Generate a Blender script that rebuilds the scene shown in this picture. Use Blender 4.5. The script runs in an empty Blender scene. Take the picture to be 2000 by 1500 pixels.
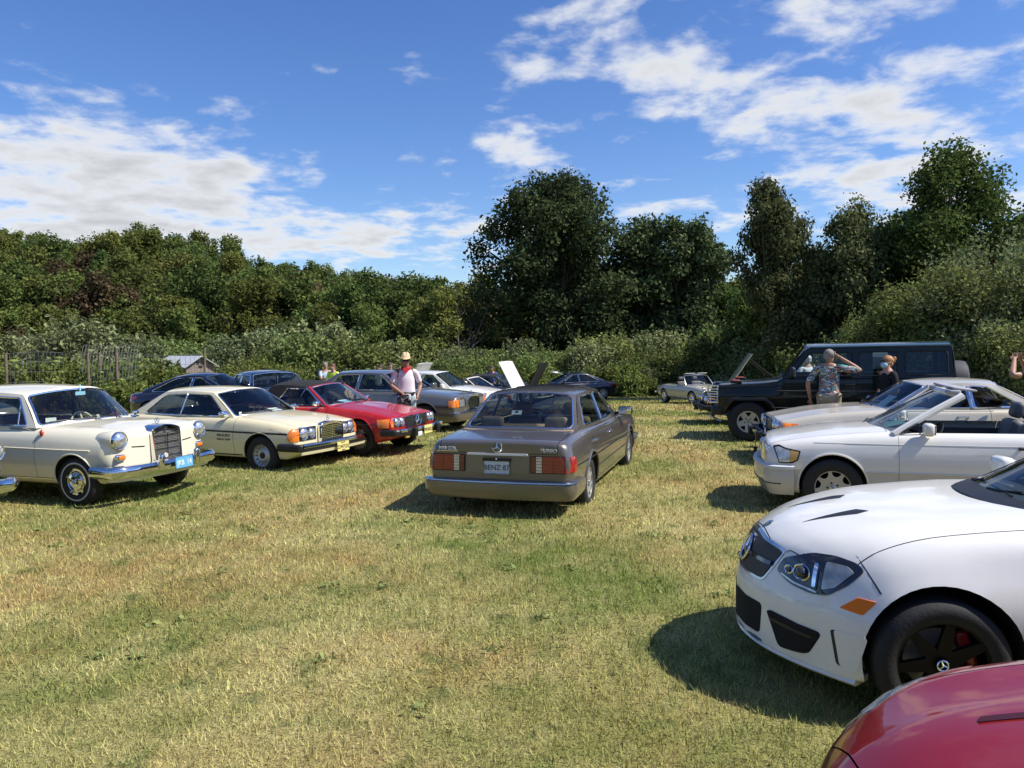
import bpy, bmesh, math, random
import numpy as np
from mathutils import Vector, Matrix, geometry
from mathutils.bvhtree import BVHTree

scene = bpy.context.scene
COL = scene.collection
R = math.radians

# ------------------------------------------------------------------ camera, sky, sun, exposure
cam_data = bpy.data.cameras.new('camera')
cam_data.sensor_width = 36.0
cam_data.lens = 27.18
cam_data.clip_end = 3000.0
cam = bpy.data.objects.new('camera', cam_data)
COL.objects.link(cam)
cam.matrix_world = Matrix.Translation((0, 0, 1.95)) @ Matrix.Rotation(R(90 - 2.957), 4, 'X') @ Matrix.Rotation(R(-0.85), 4, 'Z')
scene.camera = cam

SUN_AZ, SUN_EL = R(-12), R(50)
world = bpy.data.worlds.new('World')
scene.world = world
world.use_nodes = True
def build_sky():
    nt = world.node_tree
    N, L = nt.nodes, nt.links
    N.clear()
    out = N.new('ShaderNodeOutputWorld')
    bg = N.new('ShaderNodeBackground')
    bg.inputs['Strength'].default_value = 0.125
    sky = N.new('ShaderNodeTexSky')
    sky.sky_type = 'NISHITA'
    sky.sun_disc = False
    sky.sun_elevation = SUN_EL
    sky.sun_rotation = math.pi / 2 - SUN_AZ
    sky.altitude = 300
    sky.air_density = 1.0
    sky.dust_density = 0.4
    sky.ozone_density = 4.0
    tc = N.new('ShaderNodeTexCoord')
    sep = N.new('ShaderNodeSeparateXYZ')
    L.new(tc.outputs['Generated'], sep.inputs[0])
    def m(op, a, b=None, c=None, clamp=False):
        n = N.new('ShaderNodeMath'); n.operation = op; n.use_clamp = clamp
        for i, v in enumerate((a, b, c)):
            if v is None: continue
            if isinstance(v, (int, float)): n.inputs[i].default_value = v
            else: L.new(v, n.inputs[i])
        return n.outputs[0]
    x, y, z = sep.outputs
    # the cloud deck is a flat layer: a view direction meets it at dir.xy / dir.z
    zz = m('ADD', m('MAXIMUM', z, 0.0), 0.16)
    cx, cy = m('DIVIDE', x, zz), m('DIVIDE', y, zz)
    comb = N.new('ShaderNodeCombineXYZ')
    L.new(cx, comb.inputs[0]); L.new(cy, comb.inputs[1])
    def noise(scale, detail, rough, loc, sc=(1, 1, 1), dist=0.0):
        mp = N.new('ShaderNodeMapping')
        mp.inputs['Location'].default_value = loc
        mp.inputs['Scale'].default_value = sc
        L.new(comb.outputs[0], mp.inputs[0])
        n = N.new('ShaderNodeTexNoise')
        n.inputs['Scale'].default_value = scale
        n.inputs['Detail'].default_value = detail
        n.inputs['Roughness'].default_value = rough
        n.inputs['Distortion'].default_value = dist
        L.new(mp.outputs[0], n.inputs['Vector'])
        return n.outputs['Fac']
    fine = noise(4.6, 9, 0.57, (3.1, 1.7, 0), (1.0, 1.0, 1), .15)
    broad = noise(1.5, 4, 0.5, (7.3, 2.2, 0))
    # weather: a solid bank low towards the left, broken cloud towards the right, clear between
    def blob(px, py, rx, ry):
        dx = m('DIVIDE', m('SUBTRACT', cx, px), rx)
        dy = m('DIVIDE', m('SUBTRACT', cy, py), ry)
        r2 = m('ADD', m('MULTIPLY', dx, dx), m('MULTIPLY', dy, dy))
        return m('POWER', 2.718, m('MULTIPLY', r2, -1.0))
    w = m('MULTIPLY', blob(-1.55, 2.18, .55, 0.50), 0.44)
    for (px, py, rx, ry, k) in ((-1.7, 2.9, .8, .38, .36), (-1.05, 2.45, .32, .26, .24), (-.70, 3.30, .70, .30, .34), (-.09, 2.38, .20, .13, .30), (.17, 1.74, .20, .24, .16), (.36, 1.98, .16, .16, .13), (.75, 1.62, .22, .16, .12), (.58, 2.06, .22, .14, .16),
                                (1.08, 1.70, .34, .26, .20), (1.0, 2.1, .34, .22, .17), (1.3, 2.6, .5, .45, .28), (.55, 3.0, .5, .3, .10), (-.8, 1.55, .8, .50, -.24), (-.45, 2.35, .20, .36, -.20), (.55, 2.55, .22, .16, -.10)):
        w = m('ADD', w, m('MULTIPLY', blob(px, py, rx, ry), k))
    d = m('ADD', m('ADD', m('SUBTRACT', m('MULTIPLY', fine, 1.35), .225), m('MULTIPLY', m('SUBTRACT', broad, 0.5), 0.45)), w)
    ramp = N.new('ShaderNodeMapRange'); ramp.interpolation_type = 'SMOOTHSTEP'
    ramp.inputs['From Min'].default_value = 0.49; ramp.inputs['From Max'].default_value = 0.84
    L.new(d, ramp.inputs['Value'])
    cover = m('MULTIPLY', ramp.outputs[0], 0.94)
    # cloud brightness: thick parts a little greyer
    sh = N.new('ShaderNodeMapRange')
    sh.inputs['From Min'].default_value = 0.70; sh.inputs['From Max'].default_value = 1.10
    sh.inputs['To Min'].default_value = 1.0; sh.inputs['To Max'].default_value = 0.66
    L.new(d, sh.inputs['Value'])
    cc = N.new('ShaderNodeMix'); cc.data_type = 'RGBA'; cc.blend_type = 'MULTIPLY'
    cc.inputs['Factor'].default_value = 1.0
    cc.inputs['A'].default_value = (5.6, 5.7, 5.85, 1)
    comb2 = N.new('ShaderNodeCombineXYZ')
    for i in range(3): L.new(sh.outputs[0], comb2.inputs[i])
    L.new(comb2.outputs[0], cc.inputs['B'])
    mix = N.new('ShaderNodeMix'); mix.data_type = 'RGBA'
    L.new(cover, mix.inputs['Factor'])
    hs = N.new('ShaderNodeHueSaturation'); hs.inputs['Saturation'].default_value = 1.2; hs.inputs['Hue'].default_value = .512; hs.inputs['Value'].default_value = 1.0
    L.new(sky.outputs[0], hs.inputs['Color'])
    L.new(hs.outputs[0], mix.inputs['A']); L.new(cc.outputs['Result'], mix.inputs['B'])
    L.new(mix.outputs['Result'], bg.inputs['Color'])
    L.new(bg.outputs[0], out.inputs['Surface'])
build_sky()
world.cycles.sampling_method = 'MANUAL'
world.cycles.sample_map_resolution = 512

sun_data = bpy.data.lights.new('sun', 'SUN')
sun_data.energy = 5.0
sun_data.angle = R(0.55)
sun_data.color = (1.0, 0.955, 0.88)
sun = bpy.data.objects.new('sun', sun_data)
COL.objects.link(sun)
SDIR = Vector((math.cos(SUN_EL) * math.cos(SUN_AZ), math.cos(SUN_EL) * math.sin(SUN_AZ), math.sin(SUN_EL)))
sun.rotation_euler = SDIR.to_track_quat('Z', 'Y').to_euler()
sun.location = SDIR * 60

scene.view_settings.view_transform = 'Standard'
scene.view_settings.look = 'None'
scene.view_settings.exposure = 0.36
scene.view_settings.gamma = 1.0
scene.cycles.use_denoising = True
scene.cycles.max_bounces = 6
scene.cycles.transparent_max_bounces = 12
scene.cycles.caustics_reflective = False
scene.cycles.caustics_refractive = False
scene.cycles.sample_clamp_indirect = 6.0

# ------------------------------------------------------------------ helpers
def tag(o, label=None, cat=None, group=None, kind=None):
    if label: o['label'] = label
    if cat: o['category'] = cat
    if group: o['group'] = group
    if kind: o['kind'] = kind
    return o

def empty(name, loc=(0, 0, 0), rz=0.0):
    o = bpy.data.objects.new(name, None)
    o.location = loc; o.rotation_euler = (0, 0, rz)
    o.empty_display_size = 0.2
    COL.objects.link(o)
    return o

def link(name, me, parent=None, mats=None):
    o = bpy.data.objects.new(name, me)
    if mats is not None:
        for m_ in (mats if isinstance(mats, (list, tuple)) else [mats]):
            me.materials.append(m_)
    COL.objects.link(o)
    if parent is not None: o.parent = parent
    return o

def smooth(me, ang=35):
    me.polygons.foreach_set('use_smooth', [True] * len(me.polygons))
    if ang < 180: me.set_sharp_from_angle(angle=R(ang))

class MB:
    """collects shapes into one mesh"""
    def __init__(self): self.v = []; self.f = []; self.m = []; self.cur = 0
    def add(self, vs, fs):
        b = len(self.v)
        self.v += [tuple(p) for p in vs]
        self.f += [tuple(i + b for i in q) for q in fs]
        self.m += [self.cur] * len(fs)
        return self
    def box(self, c, s, rot=None):
        hx, hy, hz = s[0] / 2, s[1] / 2, s[2] / 2
        vs = [Vector((i * hx, j * hy, k * hz)) for i in (-1, 1) for j in (-1, 1) for k in (-1, 1)]
        if rot is not None: vs = [rot @ p for p in vs]
        vs = [p + Vector(c) for p in vs]
        return self.add(vs, [(0, 1, 3, 2), (4, 6, 7, 5), (0, 4, 5, 1), (2, 3, 7, 6), (0, 2, 6, 4), (1, 5, 7, 3)])
    def tube(self, pts, rad, n=8, closed=False, cap=True):
        pts = [Vector(p) for p in pts]
        k = len(pts)
        rads = rad if isinstance(rad, (list, tuple)) else [rad] * k
        up = None; rings = []
        for i, p in enumerate(pts):
            a = pts[i - 1] if (i > 0 or closed) else p
            b = pts[(i + 1) % k] if (i < k - 1 or closed) else p
            t = (b - a)
            if t.length < 1e-9: t = Vector((0, 0, 1))
            t.normalize()
            if up is None:
                up = Vector((0, 0, 1)) if abs(t.z) < .9 else Vector((1, 0, 0))
            s = t.cross(up)
            if s.length < 1e-6: s = t.cross(Vector((1, .3, .2)))
            s.normalize(); up = s.cross(t)
            rings.append([p + (s * math.cos(q) + up * math.sin(q)) * rads[i] for q in [2 * math.pi * j / n for j in range(n)]])
        vs = [q for r_ in rings for q in r_]
        fs = []
        for i in range(k if closed else k - 1):
            i2 = (i + 1) % k
            for j in range(n):
                fs.append((i * n + j, i * n + (j + 1) % n, i2 * n + (j + 1) % n, i2 * n + j))
        if cap and not closed:
            fs.append(tuple(range(n - 1, -1, -1))); fs.append(tuple((k - 1) * n + j for j in range(n)))
        return self.add(vs, fs)
    def lathe(self, prof, axis='Y', c=(0, 0, 0), n=32, closed=False):
        """prof: (r, h) pairs turned round the axis"""
        vs = []
        for r_, h in prof:
            for j in range(n):
                q = 2 * math.pi * j / n
                a, b = r_ * math.cos(q), r_ * math.sin(q)
                p = {'Y': (a, h, b), 'Z': (a, b, h), 'X': (h, a, b)}[axis]
                vs.append((p[0] + c[0], p[1] + c[1], p[2] + c[2]))
        fs = []
        k = len(prof)
        for i in range(k - 1 + (1 if closed else 0)):
            i2 = (i + 1) % k
            for j in range(n):
                fs.append((i * n + j, i * n + (j + 1) % n, i2 * n + (j + 1) % n, i2 * n + j))
        if not closed:
            if prof[0][0] > 1e-4: fs.append(tuple(range(n)))
            if prof[-1][0] > 1e-4: fs.append(tuple((k - 1) * n + j for j in range(n - 1, -1, -1)))
        return self.add(vs, fs)
    def sweep(self, path, prof, closed_prof=True):
        """path: plan points (x, y); prof: (out, z) pairs carried along it, out = to the right of travel"""
        k, n = len(path), len(prof)
        vs = []
        for i, (px, py) in enumerate(path):
            a = path[max(i - 1, 0)]; b = path[min(i + 1, k - 1)]
            tx, ty = b[0] - a[0], b[1] - a[1]
            l = math.hypot(tx, ty) or 1
            nx, ny = -ty / l, tx / l
            for (o, z) in prof: vs.append((px + nx * o, py + ny * o, z))
        fs = []
        for i in range(k - 1):
            for j in range(n if closed_prof else n - 1):
                j2 = (j + 1) % n
                fs.append((i * n + j, i * n + j2, (i + 1) * n + j2, (i + 1) * n + j))
        if closed_prof:
            fs.append(tuple(range(n - 1, -1, -1))); fs.append(tuple((k - 1) * n + j for j in range(n)))
        return self.add(vs, fs)
    def ellipsoid(self, c, r_, nu=14, nv=10, rot=None):
        vs = []; fs = []
        for i in range(nv + 1):
            th = math.pi * i / nv
            for j in range(nu):
                ph = 2 * math.pi * j / nu
                p = Vector((r_[0] * math.sin(th) * math.cos(ph), r_[1] * math.sin(th) * math.sin(ph), r_[2] * math.cos(th)))
                if rot is not None: p = rot @ p
                vs.append(p + Vector(c))
        for i in range(nv):
            for j in range(nu):
                fs.append((i * nu + j, (i + 1) * nu + j, (i + 1) * nu + (j + 1) % nu, i * nu + (j + 1) % nu))
        return self.add(vs, fs)
    def build(self, name, mats, parent=None, ang=35, merge=True, bevel=0.0):
        me = bpy.data.meshes.new(name)
        bm = bmesh.new()
        bv = [bm.verts.new(p) for p in self.v]
        for f, mi in zip(self.f, self.m):
            try:
                q = bm.faces.new([bv[i] for i in f]); q.material_index = mi
            except ValueError: pass
        if merge: bmesh.ops.remove_doubles(bm, verts=bm.verts, dist=2e-5)
        bmesh.ops.recalc_face_normals(bm, faces=bm.faces)
        if bevel > 0:
            bmesh.ops.bevel(bm, geom=list(bm.edges), offset=bevel, segments=2, profile=.6, affect='EDGES', clamp_overlap=True)
        bm.to_mesh(me); bm.free()
        smooth(me, ang)
        return link(name, me, parent, mats)

def rbox(mb, c, s, r_=0.03, n=3, rot=None):
    """rounded box as a superellipsoid-like lofted shape"""
    hx, hy, hz = s[0] / 2, s[1] / 2, s[2] / 2
    r_ = min(r_, hx * .95, hy * .95, hz * .95)
    vs = []; ring = []
    levels = []
    for i in range(n + 1):
        q = math.pi / 2 * i / n
        levels.append((-hz + r_ - r_ * math.cos(q), r_ - r_ * math.sin(q)))
    for i in range(n, -1, -1):
        q = math.pi / 2 * i / n
        levels.append((hz - r_ + r_ * math.cos(q), r_ - r_ * math.sin(q)))
    for z, ins in levels:
        for (sx, sy, a0) in ((1, 1, 0), (-1, 1, 90), (-1, -1, 180), (1, -1, 270)):
            for k in range(n + 1):
                a = R(a0 + 90 * k / n)
                vs.append(Vector(((hx - r_) * sx + (r_ - ins) * math.cos(a), (hy - r_) * sy + (r_ - ins) * math.sin(a), z)))
    m_ = 4 * (n + 1)
    fs = []
    for i in range(len(levels) - 1):
        for j in range(m_):
            fs.append((i * m_ + j, i * m_ + (j + 1) % m_, (i + 1) * m_ + (j + 1) % m_, (i + 1) * m_ + j))
    fs.append(tuple(range(m_ - 1, -1, -1))); fs.append(tuple((len(levels) - 1) * m_ + j for j in range(m_)))
    if rot is not None: vs = [rot @ p for p in vs]
    vs = [p + Vector(c) for p in vs]
    return mb.add(vs, fs)

def np_mesh(name, verts, nper, faces=None):
    """verts (N,3); faces of nper corners, by default consecutive verts"""
    me = bpy.data.meshes.new(name)
    verts = np.asarray(verts, dtype=np.float32)
    if faces is None: faces = np.arange(len(verts), dtype=np.int32).reshape(-1, nper)
    nf = len(faces)
    me.vertices.add(len(verts)); me.vertices.foreach_set('co', verts.ravel())
    me.loops.add(nf * nper); me.loops.foreach_set('vertex_index', np.asarray(faces, dtype=np.int32).ravel())
    me.polygons.add(nf)
    me.polygons.foreach_set('loop_start', np.arange(0, nf * nper, nper, dtype=np.int32))
    me.update(calc_edges=True)
    return me

def pchip(pts):
    xs = [p[0] for p in pts]; ys = [p[1] for p in pts]; n = len(xs)
    if n == 1: return lambda x: ys[0]
    h = [xs[i + 1] - xs[i] for i in range(n - 1)]
    dl = [(ys[i + 1] - ys[i]) / h[i] for i in range(n - 1)]
    d = [0.0] * n
    for i in range(1, n - 1):
        if dl[i - 1] * dl[i] > 0:
            w1, w2 = 2 * h[i] + h[i - 1], h[i] + 2 * h[i - 1]
            d[i] = (w1 + w2) / (w1 / dl[i - 1] + w2 / dl[i])
    d[0] = dl[0]; d[-1] = dl[-1]
    def f(x):
        if x <= xs[0]: return ys[0]
        if x >= xs[-1]: return ys[-1]
        i = 0
        while x > xs[i + 1]: i += 1
        t = (x - xs[i]) / h[i]
        return (ys[i] * (1 + 2 * t) * (1 - t) ** 2 + d[i] * h[i] * t * (1 - t) ** 2 + ys[i + 1] * t * t * (3 - 2 * t) + d[i + 1] * h[i] * t * t * (t - 1))
    return f

# ------------------------------------------------------------------ materials
MATS = {}
def mat(name, color, rough=.5, metal=0.0, coat=0.0, spec=.5, var=0.0, vscale=8.0, bump=0.0, bscale=40.0, trans=0.0, emis=None):
    if name in MATS: return MATS[name]
    m_ = bpy.data.materials.new(name); m_.use_nodes = True
    nt = m_.node_tree; N, L = nt.nodes, nt.links
    b = N['Principled BSDF']
    b.inputs['Base Color'].default_value = (*color, 1)
    b.inputs['Roughness'].default_value = rough
    b.inputs['Metallic'].default_value = metal
    b.inputs['Coat Weight'].default_value = coat
    b.inputs['Coat Roughness'].default_value = 0.04
    b.inputs['Specular IOR Level'].default_value = spec
    if trans: b.inputs['Transmission Weight'].default_value = trans
    if var or bump:
        tc = N.new('ShaderNodeTexCoord')
    if var:
        n = N.new('ShaderNodeTexNoise'); n.inputs['Scale'].default_value = vscale; n.inputs['Detail'].default_value = 6
        L.new(tc.outputs['Object'], n.inputs['Vector'])
        mr = N.new('ShaderNodeMapRange')
        mr.inputs['From Min'].default_value = .3; mr.inputs['From Max'].default_value = .7
        mr.inputs['To Min'].default_value = 1 - var; mr.inputs['To Max'].default_value = 1 + var
        L.new(n.outputs['Fac'], mr.inputs['Value'])
        mx = N.new('ShaderNodeVectorMath'); mx.operation = 'SCALE'
        mx.inputs[0].default_value = color
        L.new(mr.outputs[0], mx.inputs['Scale']); L.new(mx.outputs[0], b.inputs['Base Color'])
        mr2 = N.new('ShaderNodeMapRange')
        mr2.inputs['To Min'].default_value = max(.02, rough - .08); mr2.inputs['To Max'].default_value = min(1, rough + .12)
        L.new(n.outputs['Fac'], mr2.inputs['Value']); L.new(mr2.outputs[0], b.inputs['Roughness'])
    if bump:
        n2 = N.new('ShaderNodeTexNoise'); n2.inputs['Scale'].default_value = bscale; n2.inputs['Detail'].default_value = 5
        L.new(tc.outputs['Object'], n2.inputs['Vector'])
        bp = N.new('ShaderNodeBump'); bp.inputs['Strength'].default_value = bump; bp.inputs['Distance'].default_value = .01
        L.new(n2.outputs['Fac'], bp.inputs['Height']); L.new(bp.outputs[0], b.inputs['Normal'])
    if emis:
        b.inputs['Emission Color'].default_value = (*emis, 1); b.inputs['Emission Strength'].default_value = 1
    MATS[name] = m_
    return m_

def paint(name, color, metal=0.0, rough=.32):
    """car paint: pigment under clear coat, a thin uneven film of road dust"""
    if name in MATS: return MATS[name]
    m_ = mat(name, color, rough, metal, coat=1.0 if max(color) > .02 else .6, spec=.5 if metal > .25 else .12)
    nt = m_.node_tree; N, L = nt.nodes, nt.links
    b = N['Principled BSDF']
    tc = N.new('ShaderNodeTexCoord')
    n = N.new('ShaderNodeTexNoise'); n.inputs['Scale'].default_value = 3.0; n.inputs['Detail'].default_value = 8; n.inputs['Roughness'].default_value = .65
    L.new(tc.outputs['Object'], n.inputs['Vector'])
    mr = N.new('ShaderNodeMapRange'); mr.inputs['From Min'].default_value = .45; mr.inputs['From Max'].default_value = .8
    mr.inputs['To Min'].default_value = 0.0; mr.inputs['To Max'].default_value = .10 if max(color) > .1 else .015
    L.new(n.outputs['Fac'], mr.inputs['Value'])
    mx = N.new('ShaderNodeMix'); mx.data_type = 'RGBA'
    mx.inputs['A'].default_value = (*color, 1); mx.inputs['B'].default_value = (.36, .32, .26, 1)
    L.new(mr.outputs[0], mx.inputs['Factor']); L.new(mx.outputs['Result'], b.inputs['Base Color'])
    mr2 = N.new('ShaderNodeMapRange'); mr2.inputs['To Min'].default_value = .02; mr2.inputs['To Max'].default_value = .09
    L.new(n.outputs['Fac'], mr2.inputs['Value']); L.new(mr2.outputs[0], b.inputs['Coat Roughness'])
    return m_

def glass(name='window_glass', tint=(.86, .92, .89), base=.012):
    if name in MATS: return MATS[name]
    m_ = bpy.data.materials.new(name); m_.use_nodes = True
    nt = m_.node_tree; N, L = nt.nodes, nt.links
    N.remove(N['Principled BSDF'])
    out = N['Material Output']
    tr = N.new('ShaderNodeBsdfTransparent'); tr.inputs[0].default_value = (*tint, 1)
    gl = N.new('ShaderNodeBsdfGlossy'); gl.inputs['Roughness'].default_value = .015
    gl.inputs['Color'].default_value = (.95, .97, 1, 1)
    fr = N.new('ShaderNodeFresnel'); fr.inputs[0].default_value = 1.52
    ad = N.new('ShaderNodeMath'); ad.operation = 'MULTIPLY_ADD'; ad.use_clamp = True
    ad.inputs[1].default_value = .80; ad.inputs[2].default_value = base
    L.new(fr.outputs[0], ad.inputs[0])
    mx = N.new('ShaderNodeMixShader')
    L.new(ad.outputs[0], mx.inputs[0]); L.new(tr.outputs[0], mx.inputs[1]); L.new(gl.outputs[0], mx.inputs[2])
    L.new(mx.outputs[0], out.inputs['Surface'])
    MATS[name] = m_
    return m_

GLASS = glass()
GLASS_DK = glass('dark_window_glass', (.30, .34, .33))
GLASS_SMOKE = glass('smoke_window_glass', (.55, .62, .60))
CHROME = mat('chrome', (.78, .79, .80), .06, 1.0)
CHROME_D = mat('dull_chrome', (.55, .56, .57), .22, 1.0)
RUBBER = mat('black_rubber', (.012, .012, .012), .65, var=.2)
BLACK = mat('black_plastic', (.012, .012, .013), .45, var=.2)
VOID = mat('dark_underbody', (.006, .006, .006), .9)
TYRE = mat('tyre_rubber', (.017, .0165, .016), .75, var=.25, vscale=14, bump=.25, bscale=60)
WHITEWALL = mat('whitewall', (.55, .53, .48), .6)
ALLOY = mat('silver_alloy', (.50, .50, .49), .35, .55, var=.06)
ALLOY_D = mat('grey_alloy', (.30, .30, .29), .4, .4, var=.06)
BLACK_RIM = mat('black_rim', (.005, .005, .0055), .5, 0, spec=.25)
AMBER = mat('amber_lens', (.80, .21, .02), .18, coat=.8)
RED_LENS = mat('red_lens', (.34, .016, .012), .2, coat=.8)
DRED_LENS = mat('dark_red_lens', (.13, .010, .010), .2, coat=.8)
CLEAR_LENS = mat('clear_lens', (.62, .62, .58), .15, .35, coat=1.0, var=.25, vscale=30)
LAMP = mat('headlamp_lens', (.72, .74, .74), .10, .75, coat=1.0, var=.22, vscale=26)
LEATHER_T = mat('tan_leather', (.30, .22, .13), .55, var=.12)
LEATHER_B = mat('black_leather', (.02, .02, .02), .5, var=.2)
LEATHER_G = mat('grey_leather', (.10, .105, .11), .55, var=.15)
LEATHER_R = mat('dark_red_leather', (.10, .02, .015), .55, var=.15)
PAPER = mat('paper', (.72, .76, .74), .8, var=.05)
PAPER_B = mat('blue_paper', (.30, .55, .72), .8, var=.05)
PAPER_G = mat('green_paper', (.35, .66, .56), .8, var=.05)
IVORY = mat('ivory_plastic', (.62, .56, .42), .4)
SOFT_TOP = mat('black_canvas', (.012, .012, .012), .95, var=.3, vscale=20, bump=.3, bscale=120)
CREAM_WALL = mat('brake_disc', (.45, .44, .38), .45, .6)
CALIPER = mat('red_caliper', (.35, .02, .015), .35, coat=.5)
# ------------------------------------------------------------------ car building kit (local axes: x forward, y to the car's left, z up)
def pt_in(poly, x, y):
    c = False; n = len(poly); j = n - 1
    for i in range(n):
        xi, yi = poly[i]; xj, yj = poly[j]
        if (yi > y) != (yj > y) and x < (xj - xi) * (y - yi) / (yj - yi + 1e-12) + xi: c = not c
        j = i
    return c

def round_poly(poly, r_=.04, n=4):
    out = []; k = len(poly)
    for i in range(k):
        p = Vector(poly[i]); a = Vector(poly[i - 1]); b = Vector(poly[(i + 1) % k])
        ri = r_ if not isinstance(r_, (list, tuple)) else r_[i]
        da, db = a - p, b - p
        t = min(ri, da.length * .45, db.length * .45)
        if t < 1e-4: out.append(tuple(p)); continue
        p0, p1 = p + da.normalized() * t, p + db.normalized() * t
        for j in range(n + 1):
            q = j / n
            out.append(tuple(p0 * (1 - q) ** 2 + p * 2 * q * (1 - q) + p1 * q * q))
    return out

def densify(poly, d):
    out = []
    for i in range(len(poly)):
        a = Vector(poly[i]); b = Vector(poly[(i + 1) % len(poly)])
        k = max(1, int((b - a).length / d))
        for j in range(k): out.append(tuple(a.lerp(b, j / k)))
    return out

def cdt(outer, holes=(), spacing=.05, extra=()):
    pts = [Vector(p) for p in outer]; n0 = len(pts)
    faces = [list(range(n0))]; edges = []
    for h in holes:
        b = len(pts); pts += [Vector(p) for p in h]
        edges += [(b + i, b + (i + 1) % len(h)) for i in range(len(h))]
    xs = [p[0] for p in outer]; ys = [p[1] for p in outer]
    if spacing:
        nx = int((max(xs) - min(xs)) / spacing); ny = int((max(ys) - min(ys)) / spacing)
        for i in range(1, nx + 1):
            for j in range(1, ny + 1):
                q = (min(xs) + i * spacing, min(ys) + j * spacing)
                if pt_in(outer, *q) and not any(pt_in(h, *q) for h in holes):
                    if min(min((q[0] - p[0]) ** 2 + (q[1] - p[1]) ** 2 for p in outer), 9) > (spacing * .3) ** 2: pts.append(Vector(q))
    pts += [Vector(p) for p in extra]
    res = geometry.delaunay_2d_cdt(pts, edges, faces, 1, 1e-5)
    vs, fs = res[0], res[2]
    out = []
    for f in fs:
        cx = sum(vs[i][0] for i in f) / len(f); cy = sum(vs[i][1] for i in f) / len(f)
        if not any(pt_in(h, cx, cy) for h in holes): out.append(tuple(f))
    return [tuple(v) for v in vs], out

def patch(c, name, poly, mat_, D, off=.004, depth=.015, O=(0, 0, 0), spacing=.05, parent=None, holes=(), dens=.04, ang=40):
    """a piece that follows the bodywork: an outline (u, v) dropped along D onto the body, standing off it a little"""
    D = Vector(D).normalized()
    if abs(D.x) > .9: U, V = Vector((0, 1, 0)), Vector((0, 0, 1))
    elif abs(D.y) > .9: U, V = Vector((1, 0, 0)), Vector((0, 0, 1))
    else: U, V = Vector((1, 0, 0)), Vector((0, 1, 0))
    vs2, fs = cdt(densify(poly, dens), [densify(h, dens) for h in holes], spacing)
    O = Vector(O) - D * 3.2
    vs = []; last = None
    for (u, v) in vs2:
        o = O + U * u + V * v
        hit, nrm, _, _ = c['bvh'].ray_cast(o, D)
        if hit is None:
            hit = c['bvh'].find_nearest(o + D * (3.2 if last is None else (last - o).dot(D)))[0]
            hit = o + D * (hit - o).dot(D)
        last = hit
        vs.append(hit - D * off)
    cnt = {}
    for f in fs:
        for i in range(len(f)):
            e = (f[i], f[(i + 1) % len(f)]); cnt[tuple(sorted(e))] = cnt.get(tuple(sorted(e)), 0) + 1
    n = len(vs); vs2_ = vs + [p + D * depth for p in vs]
    fs2 = list(fs)
    for f in fs:
        for i in range(len(f)):
            a, b = f[i], f[(i + 1) % len(f)]
            if cnt[tuple(sorted((a, b)))] == 1: fs2.append((a, b, b + n, a + n))
    mb = MB(); mb.add(vs2_, fs2)
    return mb.build(name, mat_, parent or c['root'], ang)

def side_strip(c, name, side, pts, h, mat_, off=.006, parent=None):
    """a moulding along the flank"""
    D = Vector((0, -side, 0)); vs = []
    f = pchip(sorted(pts)); x0, x1 = min(p[0] for p in pts), max(p[0] for p in pts)
    n = max(4, int((x1 - x0) / .06))
    rows = []
    for i in range(n + 1):
        x = x0 + (x1 - x0) * i / n; z = f(x)
        hit = c['bvh'].ray_cast(Vector((x, side * 2, z)), D)[0]
        if hit is None: continue
        y = hit.y
        rows.append([(x, y - side * .01, z - h / 2), (x, y + side * off * .6, z - h / 2), (x, y + side * off, z - h * .25), (x, y + side * off, z + h * .25), (x, y + side * off * .6, z + h / 2), (x, y - side * .01, z + h / 2)])
    mb = MB()
    fs = []
    for i in range(len(rows) - 1):
        if abs(rows[i][0][1] - rows[i + 1][0][1]) > .12: continue
        for j in range(6): fs.append((i * 6 + j, i * 6 + (j + 1) % 6, (i + 1) * 6 + (j + 1) % 6, (i + 1) * 6 + j))
    fs.append(tuple(range(6))); fs.append(tuple((len(rows) - 1) * 6 + j for j in range(6)))
    mb.add([p for r_ in rows for p in r_], fs)
    return mb.build(name, mat_, parent or c['root'], 50)

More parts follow.
